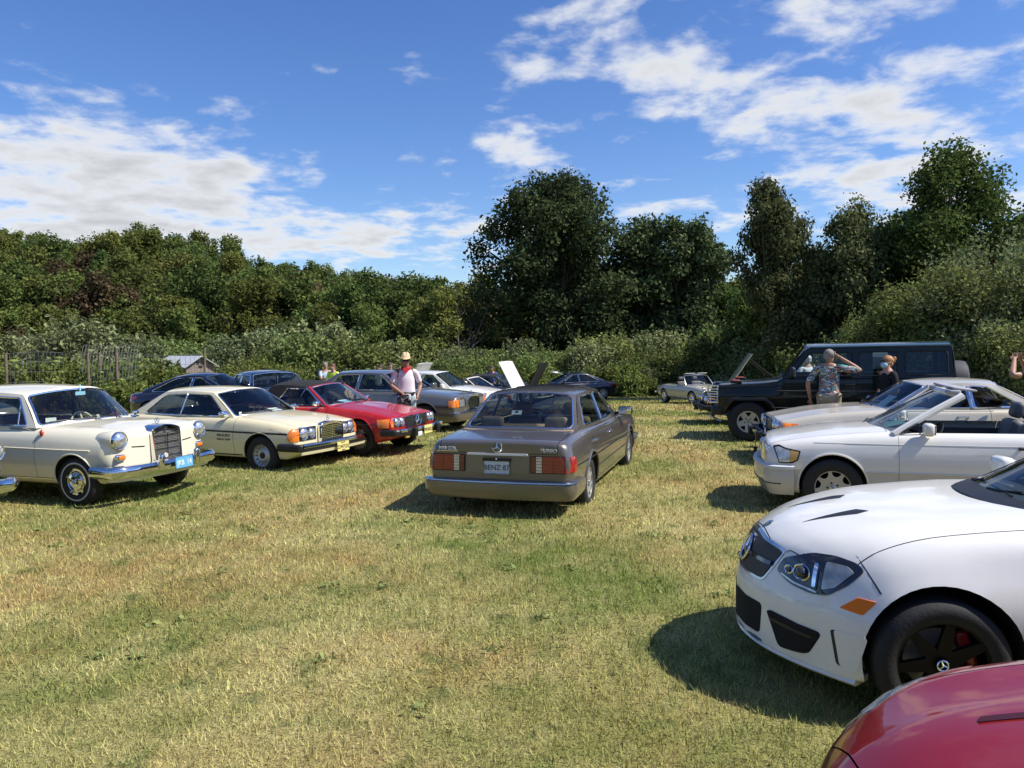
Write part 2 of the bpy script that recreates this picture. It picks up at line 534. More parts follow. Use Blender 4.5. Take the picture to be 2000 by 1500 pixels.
def make_body(c):
    root = c['root']
    cv = {k: pchip(sorted(v)) for k, v in c['curves'].items()}
    xr, xf = c['xr'], c['xf']
    Rf, Wf, Vf, Hf, Bf = c.get('endf', (.10, .07, .05, .03, .03))
    Rr, Wr, Vr, Hr, Br = c.get('endr', (.10, .07, .05, .03, .03))
    fil = c.get('fil', (.05, .14, .06, .18))
    ew, ek = c.get('edge', (.62, .8))
    xs = set()
    n = 74
    for i in range(n + 1): xs.add(round(xr + (xf - xr) * i / n, 4))
    for d in (0, .004, .012, .025, .045): xs.add(round(xf - d, 4)); xs.add(round(xr + d, 4))
    xs = sorted(xs)
    def rnd(d, r_, a):
        if d >= r_ or r_ <= 0: return 0.0
        return a * (1 - math.sqrt(max(0, 1 - ((r_ - d) / r_) ** 2)))
    axf = c['wb'] / 2
    def ring(x):
        df, dr = xf - x, x - xr
        iw = rnd(df, Rf, Wf) + rnd(dr, Rr, Wr)
        it = rnd(df, Vf, Hf) + rnd(dr, Vr, Hr)
        ib = rnd(df, Vf, Bf) + rnd(dr, Vr, Br)
        zb, zm, zt, zc = cv['zb'](x) + ib, cv['zm'](x), cv['zt'](x) - it, cv['zc'](x) - it
        wb_, wm, wt = cv['wb'](x) - iw, cv['wm'](x) - iw, cv['wt'](x) - iw
        P = [(0, zb), (wb_, zb), (wm, zm), (wt, zt), (wt * ew, zt + (zc - zt) * ek), (0, zc)]
        half = [P[0]]
        for i in range(1, 5):
            p = Vector(P[i]); a = Vector(P[i - 1]); b = Vector(P[i + 1])
            da, db = a - p, b - p
            t = min(fil[i - 1], da.length * .48, db.length * .48)
            p0, p1 = p + da.normalized() * t, p + db.normalized() * t
            prev = Vector(half[-1])
            for q in {1: (.25, .5, .75), 4: (.5,)}.get(i, (.33, .66)): half.append(tuple(prev.lerp(p0, q)))
            for j in range(6):
                q = j / 5
                half.append(tuple(p0 * (1 - q) ** 2 + p * 2 * q * (1 - q) + p1 * q * q))
        prev = Vector(half[-1])
        half.append(tuple(prev.lerp(Vector(P[5]), .5))); half.append(P[5])
        return half
    def pos(x, y, z):
        sf = max(0, (x - axf * .55) / (xf - axf * .55)); sr = max(0, (-axf * .55 - x) / (-axf * .55 - xr)); X = x
        zr = c.get('zref', .6)
        X += c.get('rake_f', 0) * (max(0, z - zr) if c.get('rake_pos') else z - zr) * sf ** 2 - c.get('bow_f', 0) * (y / .85) ** 2 * sf ** 3
        X -= c.get('rake_r', 0) * (z - zr) * sr ** 2 - c.get('bow_r', 0) * (y / .85) ** 2 * sr ** 3
        return c['mod'](x, (X, y, z)) if c.get('mod') else (X, y, z)
    halves = [ring(x) for x in xs]
    rings = [[pos(x, y, z) for y, z in h_ + [(-y, z) for (y, z) in h_[-2:0:-1]]] for x, h_ in zip(xs, halves)]
    def cap(x, h_):
        T = (-1, -.75, -.5, -.25, 0, .25, .5, .75, 1); rows = h_[4:]
        v = [pos(x, y * t, z) for y, z in rows for t in T]
        return v, [(j * 9 + i, j * 9 + i + 1, (j + 1) * 9 + i + 1, (j + 1) * 9 + i) for j in range(len(rows) - 1) for i in range(8)]
    k = len(rings[0]); vs = [p for r_ in rings for p in r_]; fs = []
    for i in range(len(rings) - 1):
        for j in range(k): fs.append((i * k + j, i * k + (j + 1) % k, (i + 1) * k + (j + 1) % k, (i + 1) * k + j))
    for x, h_ in ((xs[0], halves[0]), (xs[-1], halves[-1])):
        cv_, cf_ = cap(x, h_); b0 = len(vs); vs = vs + cv_; fs += [tuple(i + b0 for i in f) for f in cf_]
    me = bpy.data.meshes.new('b'); bm = bmesh.new()
    bv = [bm.verts.new(p) for p in vs]
    for f in fs: bm.faces.new([bv[i] for i in f])
    bmesh.ops.remove_doubles(bm, verts=bm.verts, dist=1e-5)
    if any(len(e.link_faces) != 2 for e in bm.edges): print('OPEN', c['root'].name, sum(len(e.link_faces) != 2 for e in bm.edges))
    bmesh.ops.recalc_face_normals(bm, faces=bm.faces)
    bm.to_mesh(me); c['bvh'] = BVHTree.FromBMesh(bm); bm.free()
    me.materials.append(c['paint']); me.materials.append(VOID)
    ob = bpy.data.objects.new('b', me); COL.objects.link(ob)
    # wheel openings
    cut = MB()
    for sx in (1, -1):
        r_, zc_ = c['arch'][0 if sx > 0 else 1]
        xw = sx * c['wb'] / 2 + (0 if sx > 0 else c.get('rear_dx', 0))
        for sy in (1, -1):
            pr = []
            for j in range(44):
                a = 2 * math.pi * j / 44
                pr.append((xw + r_ * math.cos(a), zc_ + r_ * math.sin(a) * (1 if math.sin(a) > 0 else 1.3)))
            y0, y1 = sy * .52, sy * 1.3
            b = len(cut.v)
            cut.add([(x, y0, z) for x, z in pr] + [(x, y1, z) for x, z in pr],
                    [(j, (j + 1) % 44, 44 + (j + 1) % 44, 44 + j) for j in range(44)] + [tuple(range(43, -1, -1)), tuple(range(44, 88))])
    co = cut.build('cut', None, None, merge=False)
    co.data.materials.clear(); co.data.materials.append(VOID)
    md = ob.modifiers.new('cut', 'BOOLEAN'); md.object = co; md.operation = 'DIFFERENCE'; md.solver = 'EXACT'
    md.material_mode = 'TRANSFER'
    dg = bpy.context.evaluated_depsgraph_get()
    me2 = bpy.data.meshes.new_from_object(ob.evaluated_get(dg))
    mnames = [m_.name if m_ else '' for m_ in me2.materials]
    void_i = [i for i, nme in enumerate(mnames) if nme.startswith('dark_underbody')]
    bpy.data.objects.remove(ob); bpy.data.objects.remove(co); bpy.data.meshes.remove(me)
    bm = bmesh.new(); bm.from_mesh(me2); bpy.data.meshes.remove(me2)
    for f in bm.faces: f.material_index = 1 if f.material_index in void_i else 0
    def bis(co_, no_):
        bmesh.ops.bisect_plane(bm, geom=bm.verts[:] + bm.edges[:] + bm.faces[:], plane_co=co_, plane_no=no_, dist=1e-5)
    for x in c.get('cut_x', ()): bis((x, 0, 0), (1, 0, 0))
    for z in c.get('cut_z', ()): bis((0, 0, z), (0, 0, 1))
    for y in c.get('cut_y', ()): bis((0, y, 0), (0, 1, 0)); bis((0, -y, 0), (0, 1, 0))
    bm.normal_update()
    cls = {}
    for f in bm.faces:
        p = f.calc_center_median()
        k_ = c['classify'](p, f.normal, f.material_index) if c.get('classify') else 'body'
        if f.material_index == 1: k_ = 'body'
        if k_ is None: continue
        cls.setdefault(k_, []).append(f)
    res = {}
    for k_, fl in cls.items():
        fset = set(f.index for f in fl)
        vmap = {}; vlist = []; flist = []; mi = []
        push = {}
        for f in fl:
            ids = []
            for v in f.verts:
                if v not in vmap: vmap[v] = len(vlist); vlist.append(v.co.copy())
                ids.append(vmap[v])
            flist.append(ids); mi.append(f.material_index)
        gap = c.get('gap', .0032)
        inset = set(fl)
        for f in fl:
            if f.material_index == 1: continue
            fc = f.calc_center_median()
            for e in f.edges:
                o = [g for g in e.link_faces if g is not f]
                if o and o[0] not in inset and o[0].material_index == 0:
                    t = (e.verts[1].co - e.verts[0].co).normalized()
                    d = fc - (e.verts[0].co + e.verts[1].co) / 2
                    d = d - t * d.dot(t)
                    if d.length < 1e-7: continue
                    d.normalize()
                    for v in e.verts: push.setdefault(v, []).append(d)
        for v, ds in push.items():
            s = sum(ds, Vector())
            if s.length > 1e-6: vlist[vmap[v]] += s.normalized() * gap
        m2 = bpy.data.meshes.new(k_)
        m2.from_pydata([tuple(p) for p in vlist], [], flist)
        m2.polygons.foreach_set('material_index', mi)
        m2.update()
        smooth(m2, 32)
        nm = k_.split('#')[0]
        lst = [c['paint'], VOID]
        o = link(nm, m2, root, lst)
        if c.get('two'):
            zt_, mt = c['two']
            m2.materials.append(mt)
            for pl in m2.polygons:
                if pl.material_index == 0 and pl.center.z < zt_: pl.material_index = 2
        res[k_] = o
    bm.free()
    c['panels'] = res
    return res

def std_classify(c):
    """doors, bonnet, boot lid and the cabin opening, cut along the real shut lines"""
    d = c['split']
    def f(p, n, mi):
        if d.get('cab') and d['cab'][0] < p.x < d['cab'][1] and abs(p.y) < d['cab'][2] and n.z > .25 and p.z > d['cab'][3]: return None
        for i, (x0, x1) in enumerate(d.get('doors', ())):
            if x0 < p.x < x1 and abs(p.y) > .55 and p.z > d.get('sill', .3): return 'door#%d%s' % (i, 'l' if p.y > 0 else 'r')
        if 'hood' in d and d['hood'][0] < p.x < d['hood'][1] and abs(p.y) < d['hood'][2] and n.z > .55: return 'hood'
        if 'trunk' in d and d['trunk'][0] < p.x < d['trunk'][1] and abs(p.y) < d['trunk'][2] and (n.z > .45 or (n.x < -.5 and p.z > d['trunk'][3])): return 'trunk_lid'
        return 'body'
    return f

def prep_split(c):
    d = c['split']; X = set(); Y = set(); Z = set()
    for x0, x1 in d.get('doors', ()): X |= {x0, x1}
    if d.get('doors'): Z.add(d.get('sill', .3))
    if 'cab' in d: X |= {d['cab'][0], d['cab'][1]}; Y.add(d['cab'][2])
    if 'hood' in d: X |= {d['hood'][0], d['hood'][1]}; Y.add(d['hood'][2])
    if 'trunk' in d: X |= {d['trunk'][0], d['trunk'][1]}; Y.add(d['trunk'][2]); Z.add(d['trunk'][3])
    if c.get('two'): Z.add(c['two'][0])
    c['cut_x'], c['cut_y'], c['cut_z'] = sorted(X), sorted(Y), sorted(Z)
    c['classify'] = std_classify(c)

def loop_ring(mb, outer, inner):
    n = len(outer)
    mb.add(outer + inner, [(i, (i + 1) % n, n + (i + 1) % n, n + i) for i in range(n)])

def uv_loop(m_u, m_v, ru=0.0, rv=0.0, nu=16, nv=6):
    """rounded rectangle in surface coordinates u -1..1, v 0..1"""
    a = 1 - m_u; v0, v1 = m_v, 1 - m_v
    pts = []
    def seg(p, q, n):
        for i in range(n): pts.append((p[0] + (q[0] - p[0]) * i / n, p[1] + (q[1] - p[1]) * i / n))
    def cor(cx, cy, a0):
        for i in range(5):
            t = R(a0 + 90 * i / 5); pts.append((cx + ru * math.cos(t), cy + rv * math.sin(t)))
    if ru <= 0:
        seg((-a, v0), (a, v0), nu); seg((a, v0), (a, v1), nv); seg((a, v1), (-a, v1), nu); seg((-a, v1), (-a, v0), nv)
        return pts
    seg((-a + ru, v0), (a - ru, v0), nu); cor(a - ru, v0 + rv, -90); seg((a, v0 + rv), (a, v1 - rv), nv); cor(a - ru, v1 - rv, 0)
    seg((a - ru, v1), (-a + ru, v1), nu); cor(-a + ru, v1 - rv, 90); seg((-a, v1 - rv), (-a, v0 + rv), nv); cor(-a + ru, v0 + rv, 180)
    return pts

def surf_loop(fn, m_u, m_v, nu=16, nv=6): return [fn(u, v) for u, v in uv_loop(m_u, m_v, 0, 0, nu, nv)]

def screen_parts(c, nm, fn, mu, mv, ru, rv, frame_m, glass_m, gk, gr):
    inner = uv_loop(mu, mv, ru, rv); sc = 2.0
    outer = [(-1, 0), (-.5, 0), (0, 0), (.5, 0), (1, 0), (1, .33), (1, .66), (1, 1), (.5, 1), (0, 1), (-.5, 1), (-1, 1), (-1, .66), (-1, .33)]
    v2, f2 = cdt(densify(outer, .125), [inner], 0)
    mb = MB(); mb.add([fn(u, v) for u, v in v2], f2); mb.build(nm + '_frame', frame_m, c['root'], 60)
    v2, f2 = cdt(inner, (), .14)
    mb = MB(); mb.add([fn(u, v) for u, v in v2], f2); g_ = mb.build(nm, glass_m, c['root'], 60)
    mb = MB(); mb.tube([fn(u, v) for u, v in inner], gr, 6, closed=True); mb.build('gasket', gk, g_)

def surf_grid(mb, fn, u0, u1, v0, v1, nu=16, nv=6):
    vs = [fn(u0 + (u1 - u0) * i / nu, v0 + (v1 - v0) * j / nv) for j in range(nv + 1) for i in range(nu + 1)]
    mb.add(vs, [(j * (nu + 1) + i, j * (nu + 1) + i + 1, (j + 1) * (nu + 1) + i + 1, (j + 1) * (nu + 1) + i) for j in range(nv) for i in range(nu)])

def greenhouse(c):
    g = c['gh']; root = c['root']
    (xa, za), (xat, zat), (xct, zct), (xcb, zcb) = g['A'], g['At'], g['Ct'], g['C']
    wA, wM, wC = g['belt']; rA, rM, rC = g['roofw']
    fb = pchip([(xcb, wC), ((xa + xcb) / 2, wM), (xa, wA)])
    fr = pchip([(xct, rC), ((xat + xct) / 2, rM), (xat, rA)])
    pk = g.get('peak', .03); crown = g.get('crown', .05)
    def rail(s): return xat + (xct - xat) * s, zat + (zct - zat) * s + pk * 4 * s * (1 - s)
    def zrail(x):
        s = min(1, max(0, (x - xat) / (xct - xat))); return rail(s)[1]
    def yside(x, z):
        zb = zcb + (za - zcb) * min(1, max(0, (x - xcb) / (xa - xcb)))
        t = (z - zb) / (zrail(x) - zb)
        return fb(x) + (fr(min(xat, max(xct, x))) - fb(x)) * t
    c['yside'] = yside
    bfb, bft = g.get('bowf', (.20, .10)); brb, brt = g.get('bowr', (.12, .08))
    rise = g.get('rise', .03)
    def crn(t): return crown * (1 - abs(t) ** 2.4)
    def wind(u, v):
        b = Vector((xa + bfb * (1 - u * u), u * wA, za + rise * (1 - u * u)))
        t = Vector((xat + bft * (1 - u * u), u * rA, zat + crn(u)))
        p = b.lerp(t, v); p.x += .035 * v * (1 - v) * 4 * .5; return p
    def back(u, v):
        b = Vector((xcb - brb * (1 - u * u), u * wC, zcb + rise * .6 * (1 - u * u)))
        t = Vector((xct - brt * (1 - u * u), u * rC, zct + crn(u)))
        p = b.lerp(t, v); p.x -= .04 * v * (1 - v) * 2; return p
    c['wind'], c['back'] = wind, back
    gm = g.get('glass', GLASS); fm = g.get('frame', c['paint']); gk = g.get('gasket', CHROME); gr = g.get('gr', .008)
    # windscreen
    mu, mv = g.get('wmargin', (.045, .05))
    ru, rv = g.get('corner', (.06, .10))
    if not g.get('open'):
        screen_parts(c, 'windscreen', wind, mu, mv, ru, rv, fm, g.get('wglass', gm), gk, gr)
    else:
        mb = MB(); o = surf_loop(wind, .012, .01, 20, 8)
        mb.tube([o[i] for i in range(20, 20 + 8 + 20 + 8)] + [o[0]], g.get('frame_r', .022), 8); mb.build('windscreen_frame', fm, root)
        mu, mv = .03, .02
        mb = MB(); surf_grid(mb, wind, -1 + mu, 1 - mu, mv, 1 - mv)
        ws = mb.build('windscreen', g.get('wglass', gm), root)
        mb = MB(); mb.tube(surf_loop(wind, mu, mv), gr, 6, closed=True); mb.build('gasket', gk, ws)
    if g.get('open'): return
    if g.get('rear_glass', True):
        mu2, mv2 = g.get('bmargin', (.05, .06))
        screen_parts(c, 'rear_window', back, mu2, mv2, *g.get('rcorner', (ru, rv)), g.get('roof_mat', fm), g.get('bglass', gm), gk, gr)
    else:
        mb = MB(); surf_grid(mb, back, -1, 1, 0, 1); mb.build('rear_panel', g.get('roof_mat', fm), root)
    # roof
    mb = MB()
    def roofp(t, s):
        x0, x1 = xat + bft * (1 - t * t), xct - brt * (1 - t * t)
        xs, zs = rail(s)
        return Vector((x0 + (x1 - x0) * s, t * fr(xs), zs + crn(t)))
    tt = [-1, -.97, -.92, -.84, -.7, -.5, -.25, 0, .25, .5, .7, .84, .92, .97, 1]
    ns = 14
    vs = [roofp(t, j / ns) for j in range(ns + 1) for t in tt]; k = len(tt)
    mb.add(vs, [(j * k + i, j * k + i + 1, (j + 1) * k + i + 1, (j + 1) * k + i) for j in range(ns) for i in range(k - 1)])
    rf = mb.build('roof', g.get('roof_mat', fm), root, 60)
    c['roofp'] = roofp
    # sides with real window openings
    top = [rail(j / 10) for j in range(11)]
    outer = [(xa, za)] + top + [(xcb, zcb)]
    # belt edge back to the front
    outer += [(xcb + (xa - xcb) * j / 8, zcb + (za - zcb) * j / 8) for j in range(1, 8)]
    wins = [round_poly(w['p'], w.get('r', .03), 4) for w in g['wins']]
    for s in (1, -1):
        vs2, fs = cdt(densify(outer, .12), [densify(w, .12) for w in wins], 0)
        mb = MB(); mb.add([(x, s * yside(x, z), z) for x, z in vs2], fs)
        mb.build('side_frame', g.get('side_mat', fm), root, 30)
        for w, src in zip(wins, g['wins']):
            if src.get('down'): continue
            v2, f2 = cdt(densify(w, .1), (), .12)
            mb = MB(); mb.add([(x, s * (yside(x, z) - .008), z) for x, z in v2], f2)
            po = mb.build('side_window', src.get('glass', g.get('sglass', gm)), root, 60)
            mb = MB(); mb.tube([(x, s * (yside(x, z) + .001), z) for x, z in w], gr * src.get('k', .8), 6, closed=True)
            mb.build('gasket', src.get('gasket', gk), po)

def interior(c, seat=LEATHER_B, trim=None, rows=((-.1, 2), (-.95, 3)), dash_x=None, wheel=True, wheel_mat=None, wheel_side=1, rest=True):
    g = c['gh']; root = c['root']; cab = c['split']['cab']
    x0, x1, w, z1 = cab[0] + .02, cab[1] - .02, cab[2] - .03, g['A'][1] - .05
    trim = trim or BLACK
    mb = MB()
    mb.add([(x0, -w, .28), (x1, -w, .28), (x1, w, .28), (x0, w, .28), (x0, -w, z1), (x1, -w, z1), (x1, w, z1), (x0, w, z1)],
           [(0, 1, 2, 3), (0, 1, 5, 4), (1, 2, 6, 5), (2, 3, 7, 6), (3, 0, 4, 7)])
    mb.build('cabin_lining', trim, root)
    dx = dash_x if dash_x is not None else g['A'][0] - .12
    mb = MB(); rbox(mb, (dx, 0, z1 - .06), (.42, 2 * w - .02, .2), .06); mb.build('dashboard', c.get('dash_mat', BLACK), root)
    for xs, n in rows:
        if n == 2:
            for s in (1, -1):
                mb = MB()
                rbox(mb, (xs + .2, s * .36, .46), (.52, .48, .16), .06)
                rot = Matrix.Rotation(R(-16), 3, 'Y')
                rbox(mb, (xs - .12, s * .36, .72), (.15, .48, .56), .06, rot=rot)
                so = mb.build('seat', seat, root)
                if not rest: continue
                mb = MB(); rbox(mb, (xs - .22, s * .36, 1.10), (.11, .27, .19), .05, rot=rot); mb.build('headrest', seat, so)
        else:
            mb = MB()
            rbox(mb, (xs + .15, 0, .46), (.5, 2 * w - .1, .16), .06)
            rbox(mb, (xs - .14, 0, .74), (.16, 2 * w - .08, .5), .06, rot=Matrix.Rotation(R(-20), 3, 'Y'))
            mb.build('rear_bench', seat, root)
    if wheel:
        mb = MB(); rt = Matrix.Rotation(R(-24), 3, 'Y'); cx = Vector((dx - .34, wheel_side * .36, z1 - .02))
        mb.tube([cx + rt @ Vector((0, .195 * math.cos(a), .195 * math.sin(a))) for a in [2 * math.pi * j / 24 for j in range(24)]], .013, 6, closed=True)
        for a in (90, 210, 330): mb.tube([cx, cx + rt @ Vector((0, .19 * math.cos(R(a)), .19 * math.sin(R(a))))], .012, 6)
        mb.tube([cx, cx + rt @ Vector((.3, 0, 0))], .03, 8)
        mb.build('steering_wheel', wheel_mat or BLACK, root)

WHEELS = {}
def wheel_meshes(style, Rt, W, Rr):
    key = (style, Rt, W, Rr)
    if key in WHEELS: return WHEELS[key]
    w = W / 2
    out = []
    mb = MB()
    mb.lathe([(Rr - .012, -w * .9), (Rr + .012, -w), (Rt - .045, -w * 1.05), (Rt - .012, -w * .9), (Rt, -w * .7), (Rt, w * .7), (Rt - .012, w * .9), (Rt - .045, w * 1.05), (Rr + .012, w), (Rr - .012, w * .9)], n=56, closed=True)
    t = mb.build('wheel', TYRE, None, 50); out.append(('wheel', t.data, None)); bpy.data.objects.remove(t)
    def add(name, mb, m_, ang=35):
        o = mb.build(name, m_, None, ang); out.append((name, o.data, m_)); bpy.data.objects.remove(o)
    def holed(Ro, holes, yf, th=.02):
        ex = []
        for q in (.25, .45, .62, .78, .9):
            n = int(10 + 26 * q)
            for j in range(n):
                p = (Ro * q * math.cos(2 * math.pi * j / n), Ro * q * math.sin(2 * math.pi * j / n))
                if not any(pt_in(h, *p) for h in holes): ex.append(p)
        ex.append((0, 0))
        circ = [(Ro * math.cos(2 * math.pi * j / 56), Ro * math.sin(2 * math.pi * j / 56)) for j in range(56)]
        v2, f2 = cdt(circ, holes, 0, ex)
        mb = MB()
        n = len(v2)
        vs = [(x, yf(math.hypot(x, z)), z) for x, z in v2] + [(x, yf(math.hypot(x, z)) - th, z) for x, z in v2]
        cnt = {}
        for f in f2:
            for i in range(len(f)):
                e = tuple(sorted((f[i], f[(i + 1) % len(f)]))); cnt[e] = cnt.get(e, 0) + 1
        fs = list(f2) + [(a, b, b + n, a + n) for (a, b), k in cnt.items() if k == 1]
        mb.add(vs, fs)
        return mb
    def circ_hole(r_, a, rad, n=10): return [(r_ * math.cos(a) + rad * math.cos(2 * math.pi * j / n), r_ * math.sin(a) + rad * math.sin(2 * math.pi * j / n)) for j in range(n)]
    def arc_hole(r0, r1, a0, a1, n=5):
        p = [(r1 * math.cos(a0 + (a1 - a0) * j / n), r1 * math.sin(a0 + (a1 - a0) * j / n)) for j in range(n + 1)]
        return p + [(r0 * math.cos(a1 + (a0 - a1) * j / n), r0 * math.sin(a1 + (a0 - a1) * j / n)) for j in range(n + 1)]
    yo = w * .86
    def barrel(m_): 
        mb = MB(); mb.lathe([(Rr - .014, -w * .8), (Rr - .02, yo - .03), (Rr - .012, yo), (Rr + .006, yo + .004), (Rr + .008, yo - .006), (Rr - .004, -w * .82)], n=48, closed=True); add('rim_barrel', mb, m_)
    def backing(y=-.01, m_=VOID):
        mb = MB(); mb.lathe([(0, y), (Rr - .016, y)], n=40); add('brake', mb, m_)
    def star(y, r_=.05):
        mb = MB(); mb.tube([(r_ * math.cos(a), y, r_ * math.sin(a)) for a in [2 * math.pi * j / 20 for j in range(20)]], .004, 5, closed=True)
        for a in (90, 210, 330): mb.tube([(0, y, 0), (r_ * math.cos(R(a)), y, r_ * math.sin(R(a)))], [.006, .002], 5)
        add('emblem', mb, CHROME)
    T2 = 2 * math.pi
    if style == 'hubcap':
        mb = MB(); mb.lathe([(Rr + .050, w * 1.045), (Rr + .055, w * 1.06), (Rr + .068, w * 1.06), (Rr + .072, w * 1.03)], n=56, closed=True); add('whitewall_ring', mb, WHITEWALL)
        barrel(CHROME_D)
        mb = MB(); mb.lathe([(0, yo - .03), (.10, yo - .03), (.125, yo - .045), (Rr - .02, yo - .02)], n=48); add('rim', mb, BLACK)
        mb = MB(); mb.lathe([(Rr - .05, yo - .012), (Rr - .035, yo + .004), (Rr - .008, yo + .008), (Rr - .004, yo - .004)], n=56); add('trim_ring', mb, CHROME)
        mb = MB(); mb.lathe([(.125, yo - .035), (.122, yo), (.112, yo + .018), (.075, yo + .034), (.07, yo + .030), (.05, yo + .034), (0, yo + .04)], n=48); add('hubcap', mb, CHROME)
        star(yo + .04, .028)
    elif style == 'bundt':
        barrel(ALLOY); backing()
        holes = [circ_hole(Rr * .80, T2 * i / 15, Rr * .062, 9) for i in range(15)]
        mb = holed(Rr - .016, holes, lambda r_: yo - .005 - .05 * max(0, 1 - abs(r_ / Rr - .74) / .26) ** 1 - (.02 if r_ < .05 else 0)); add('rim', mb, ALLOY)
        mb = MB(); mb.lathe([(.052, yo - .05), (.05, yo - .01), (.03, yo), (0, yo)], n=24); add('hub', mb, BLACK)
    elif style == 'slots':
        barrel(ALLOY_D); backing()
        holes = [arc_hole(Rr * .80, Rr * .90, T2 * i / 15 - .10, T2 * i / 15 + .10) for i in range(15)]
        mb = holed(Rr - .016, holes, lambda r_: yo - .004 - .022 * (1 - min(1, r_ / (Rr * .7))) ** 2); add('rim', mb, ALLOY_D)
        for i in range(5): mb = MB(); mb.lathe([(.009, yo - .03), (.009, yo - .008), (0, yo - .008)], c=(.056 * math.cos(T2 * i / 5), 0, .056 * math.sin(T2 * i / 5)), n=8); add('wheel_bolt', mb, BLACK)
    elif style == 'eighthole':
        barrel(ALLOY); backing()
        holes = []
        for i in range(8):
            a = T2 * i / 8 + math.pi / 2; d = .285
            pr = [(Rr * .885 * math.cos(a - d + 2 * d * j / 6), Rr * .885 * math.sin(a - d + 2 * d * j / 6)) for j in range(7)]
            for j in range(1, 10):
                th = math.pi * j / 10; aa = a + d * math.cos(th); rr = Rr * (.885 - .27 * math.sin(th) ** .8)
                pr.append((rr * math.cos(aa), rr * math.sin(aa)))
            holes.append(pr)
        mb = holed(Rr - .016, holes, lambda r_: yo - .004 - .012 * (1 - min(1, r_ / Rr)), .03); add('rim', mb, ALLOY)
        for i in range(5): mb = MB(); mb.lathe([(.012, yo - .03), (.012, yo - .010), (0, yo - .012)], c=(.056 * math.cos(T2 * (i + .5) / 5 - math.pi / 2), 0, .056 * math.sin(T2 * (i + .5) / 5 - math.pi / 2)), n=8); add('wheel_bolt', mb, BLACK)
        mb = MB(); mb.lathe([(.034, yo - .02), (.033, yo - .004), (0, yo)], n=20); add('hub', mb, CHROME_D); star(yo + .002, .026)
    elif style == 'fivespoke':
        barrel(ALLOY); backing()
        holes = []
        for i in range(5):
            a = T2 * i / 5 + math.pi / 2 + math.pi / 5
            holes.append([(Rr * .43 * math.cos(a), Rr * .43 * math.sin(a))] + [(Rr * .82 * math.cos(a + d), Rr * .82 * math.sin(a + d)) for d in (.34, .2, 0, -.2, -.34)][::-1])
        mb = holed(Rr - .012, holes, lambda r_: yo - .004 - .02 * (1 - min(1, r_ / Rr)), .035); add('rim', mb, ALLOY)
        for i in range(5): mb = MB(); mb.lathe([(.014, yo - .04), (.014, yo - .012), (0, yo - .014)], c=(.07 * math.cos(T2 * i / 5 + math.pi / 2), 0, .07 * math.sin(T2 * i / 5 + math.pi / 2)), n=8); add('wheel_bolt', mb, BLACK)
        mb = MB(); mb.lathe([(.036, yo - .03), (.034, yo - .008), (0, yo - .004)], n=20); add('hub', mb, ALLOY_D)
    elif style == 'black7':
        barrel(BLACK_RIM)
        mb = MB(); mb.lathe([(.0, -.012), (.155, -.012), (.157, -.03), (0, -.03)], n=40); add('brake', mb, CREAM_WALL)
        holes = []
        for i in range(7):
            a = T2 * i / 7 + math.pi / 2
            holes.append([(Rr * .34 * math.cos(a), Rr * .34 * math.sin(a))] + [(Rr * .90 * math.cos(a + d), Rr * .90 * math.sin(a + d)) for d in (-.34, -.2, 0, .2, .34)])
        mb = holed(Rr - .012, holes, lambda r_: yo - .004 - .03 * (1 - min(1, r_ / Rr)), .03); add('rim', mb, BLACK_RIM)
        mb = MB(); mb.lathe([(.036, yo - .04), (.034, yo - .018), (0, yo - .014)], n=24); add('hub', mb, BLACK_RIM); star(yo - .013, .026)
        mb = MB(); rbox(mb, (-.145, .012, .02), (.07, .05, .2), .02); add('brake_caliper', mb, CALIPER)
    else:  # plain modern multi-spoke
        barrel(ALLOY); backing()
        holes = []
        n = 9
        for i in range(n):
            a = T2 * i / n
            holes.append([(Rr * .32 * math.cos(a), Rr * .32 * math.sin(a))] + [(Rr * .88 * math.cos(a + d), Rr * .88 * math.sin(a + d)) for d in (-.24, 0, .24)])
        mb = holed(Rr - .012, holes, lambda r_: yo - .004, .03); add('rim', mb, ALLOY)
    WHEELS[key] = out
    return out

def wheels(c, style, Rt=.315, W=.195, Rr=.20, track=1.50, rtrack=None, steer=0, dz=0.0):
    ms = wheel_meshes(style, Rt, W, Rr)
    for sx in (1, -1):
        for sy in (1, -1):
            tr = track if sx > 0 else (rtrack or track)
            x = sx * c['wb'] / 2 + (0 if sx > 0 else c.get('rear_dx', 0))
            o = link('wheel', ms[0][1], c['root'])
            o.location = (x, sy * tr / 2, Rt - .012 + dz)
            o.rotation_euler = (0, random.uniform(0, 6) if style != 'black7' else .3, (0 if sy > 0 else math.pi) + (steer if sx > 0 else 0))
            for (nm, me, m_) in ms[1:]:
                link(nm, me, o)

def text(s, size, m_, M, parent, name='lettering', ex=.002, align='CENTER', sx=1.0):
    cu = bpy.data.curves.new('t', 'FONT'); cu.body = s; cu.size = size; cu.extrude = ex
    cu.align_x = align; cu.align_y = 'CENTER'; cu.resolution_u = 2
    o = bpy.data.objects.new('t', cu); COL.objects.link(o)
    dg = bpy.context.evaluated_depsgraph_get()
    me = bpy.data.meshes.new_from_object(o.evaluated_get(dg)); bpy.data.objects.remove(o)
    me.transform(Matrix.Diagonal((sx, 1, 1, 1))); me.transform(M)
    me.materials.clear(); me.name = name
    return link(name, me, parent, m_)

def frame_mat4(o, right, up):
    r_ = Vector(right).normalized(); u = Vector(up).normalized(); n = r_.cross(u)
    return Matrix(((r_.x, u.x, n.x, o[0]), (r_.y, u.y, n.y, o[1]), (r_.z, u.z, n.z, o[2]), (0, 0, 0, 1)))

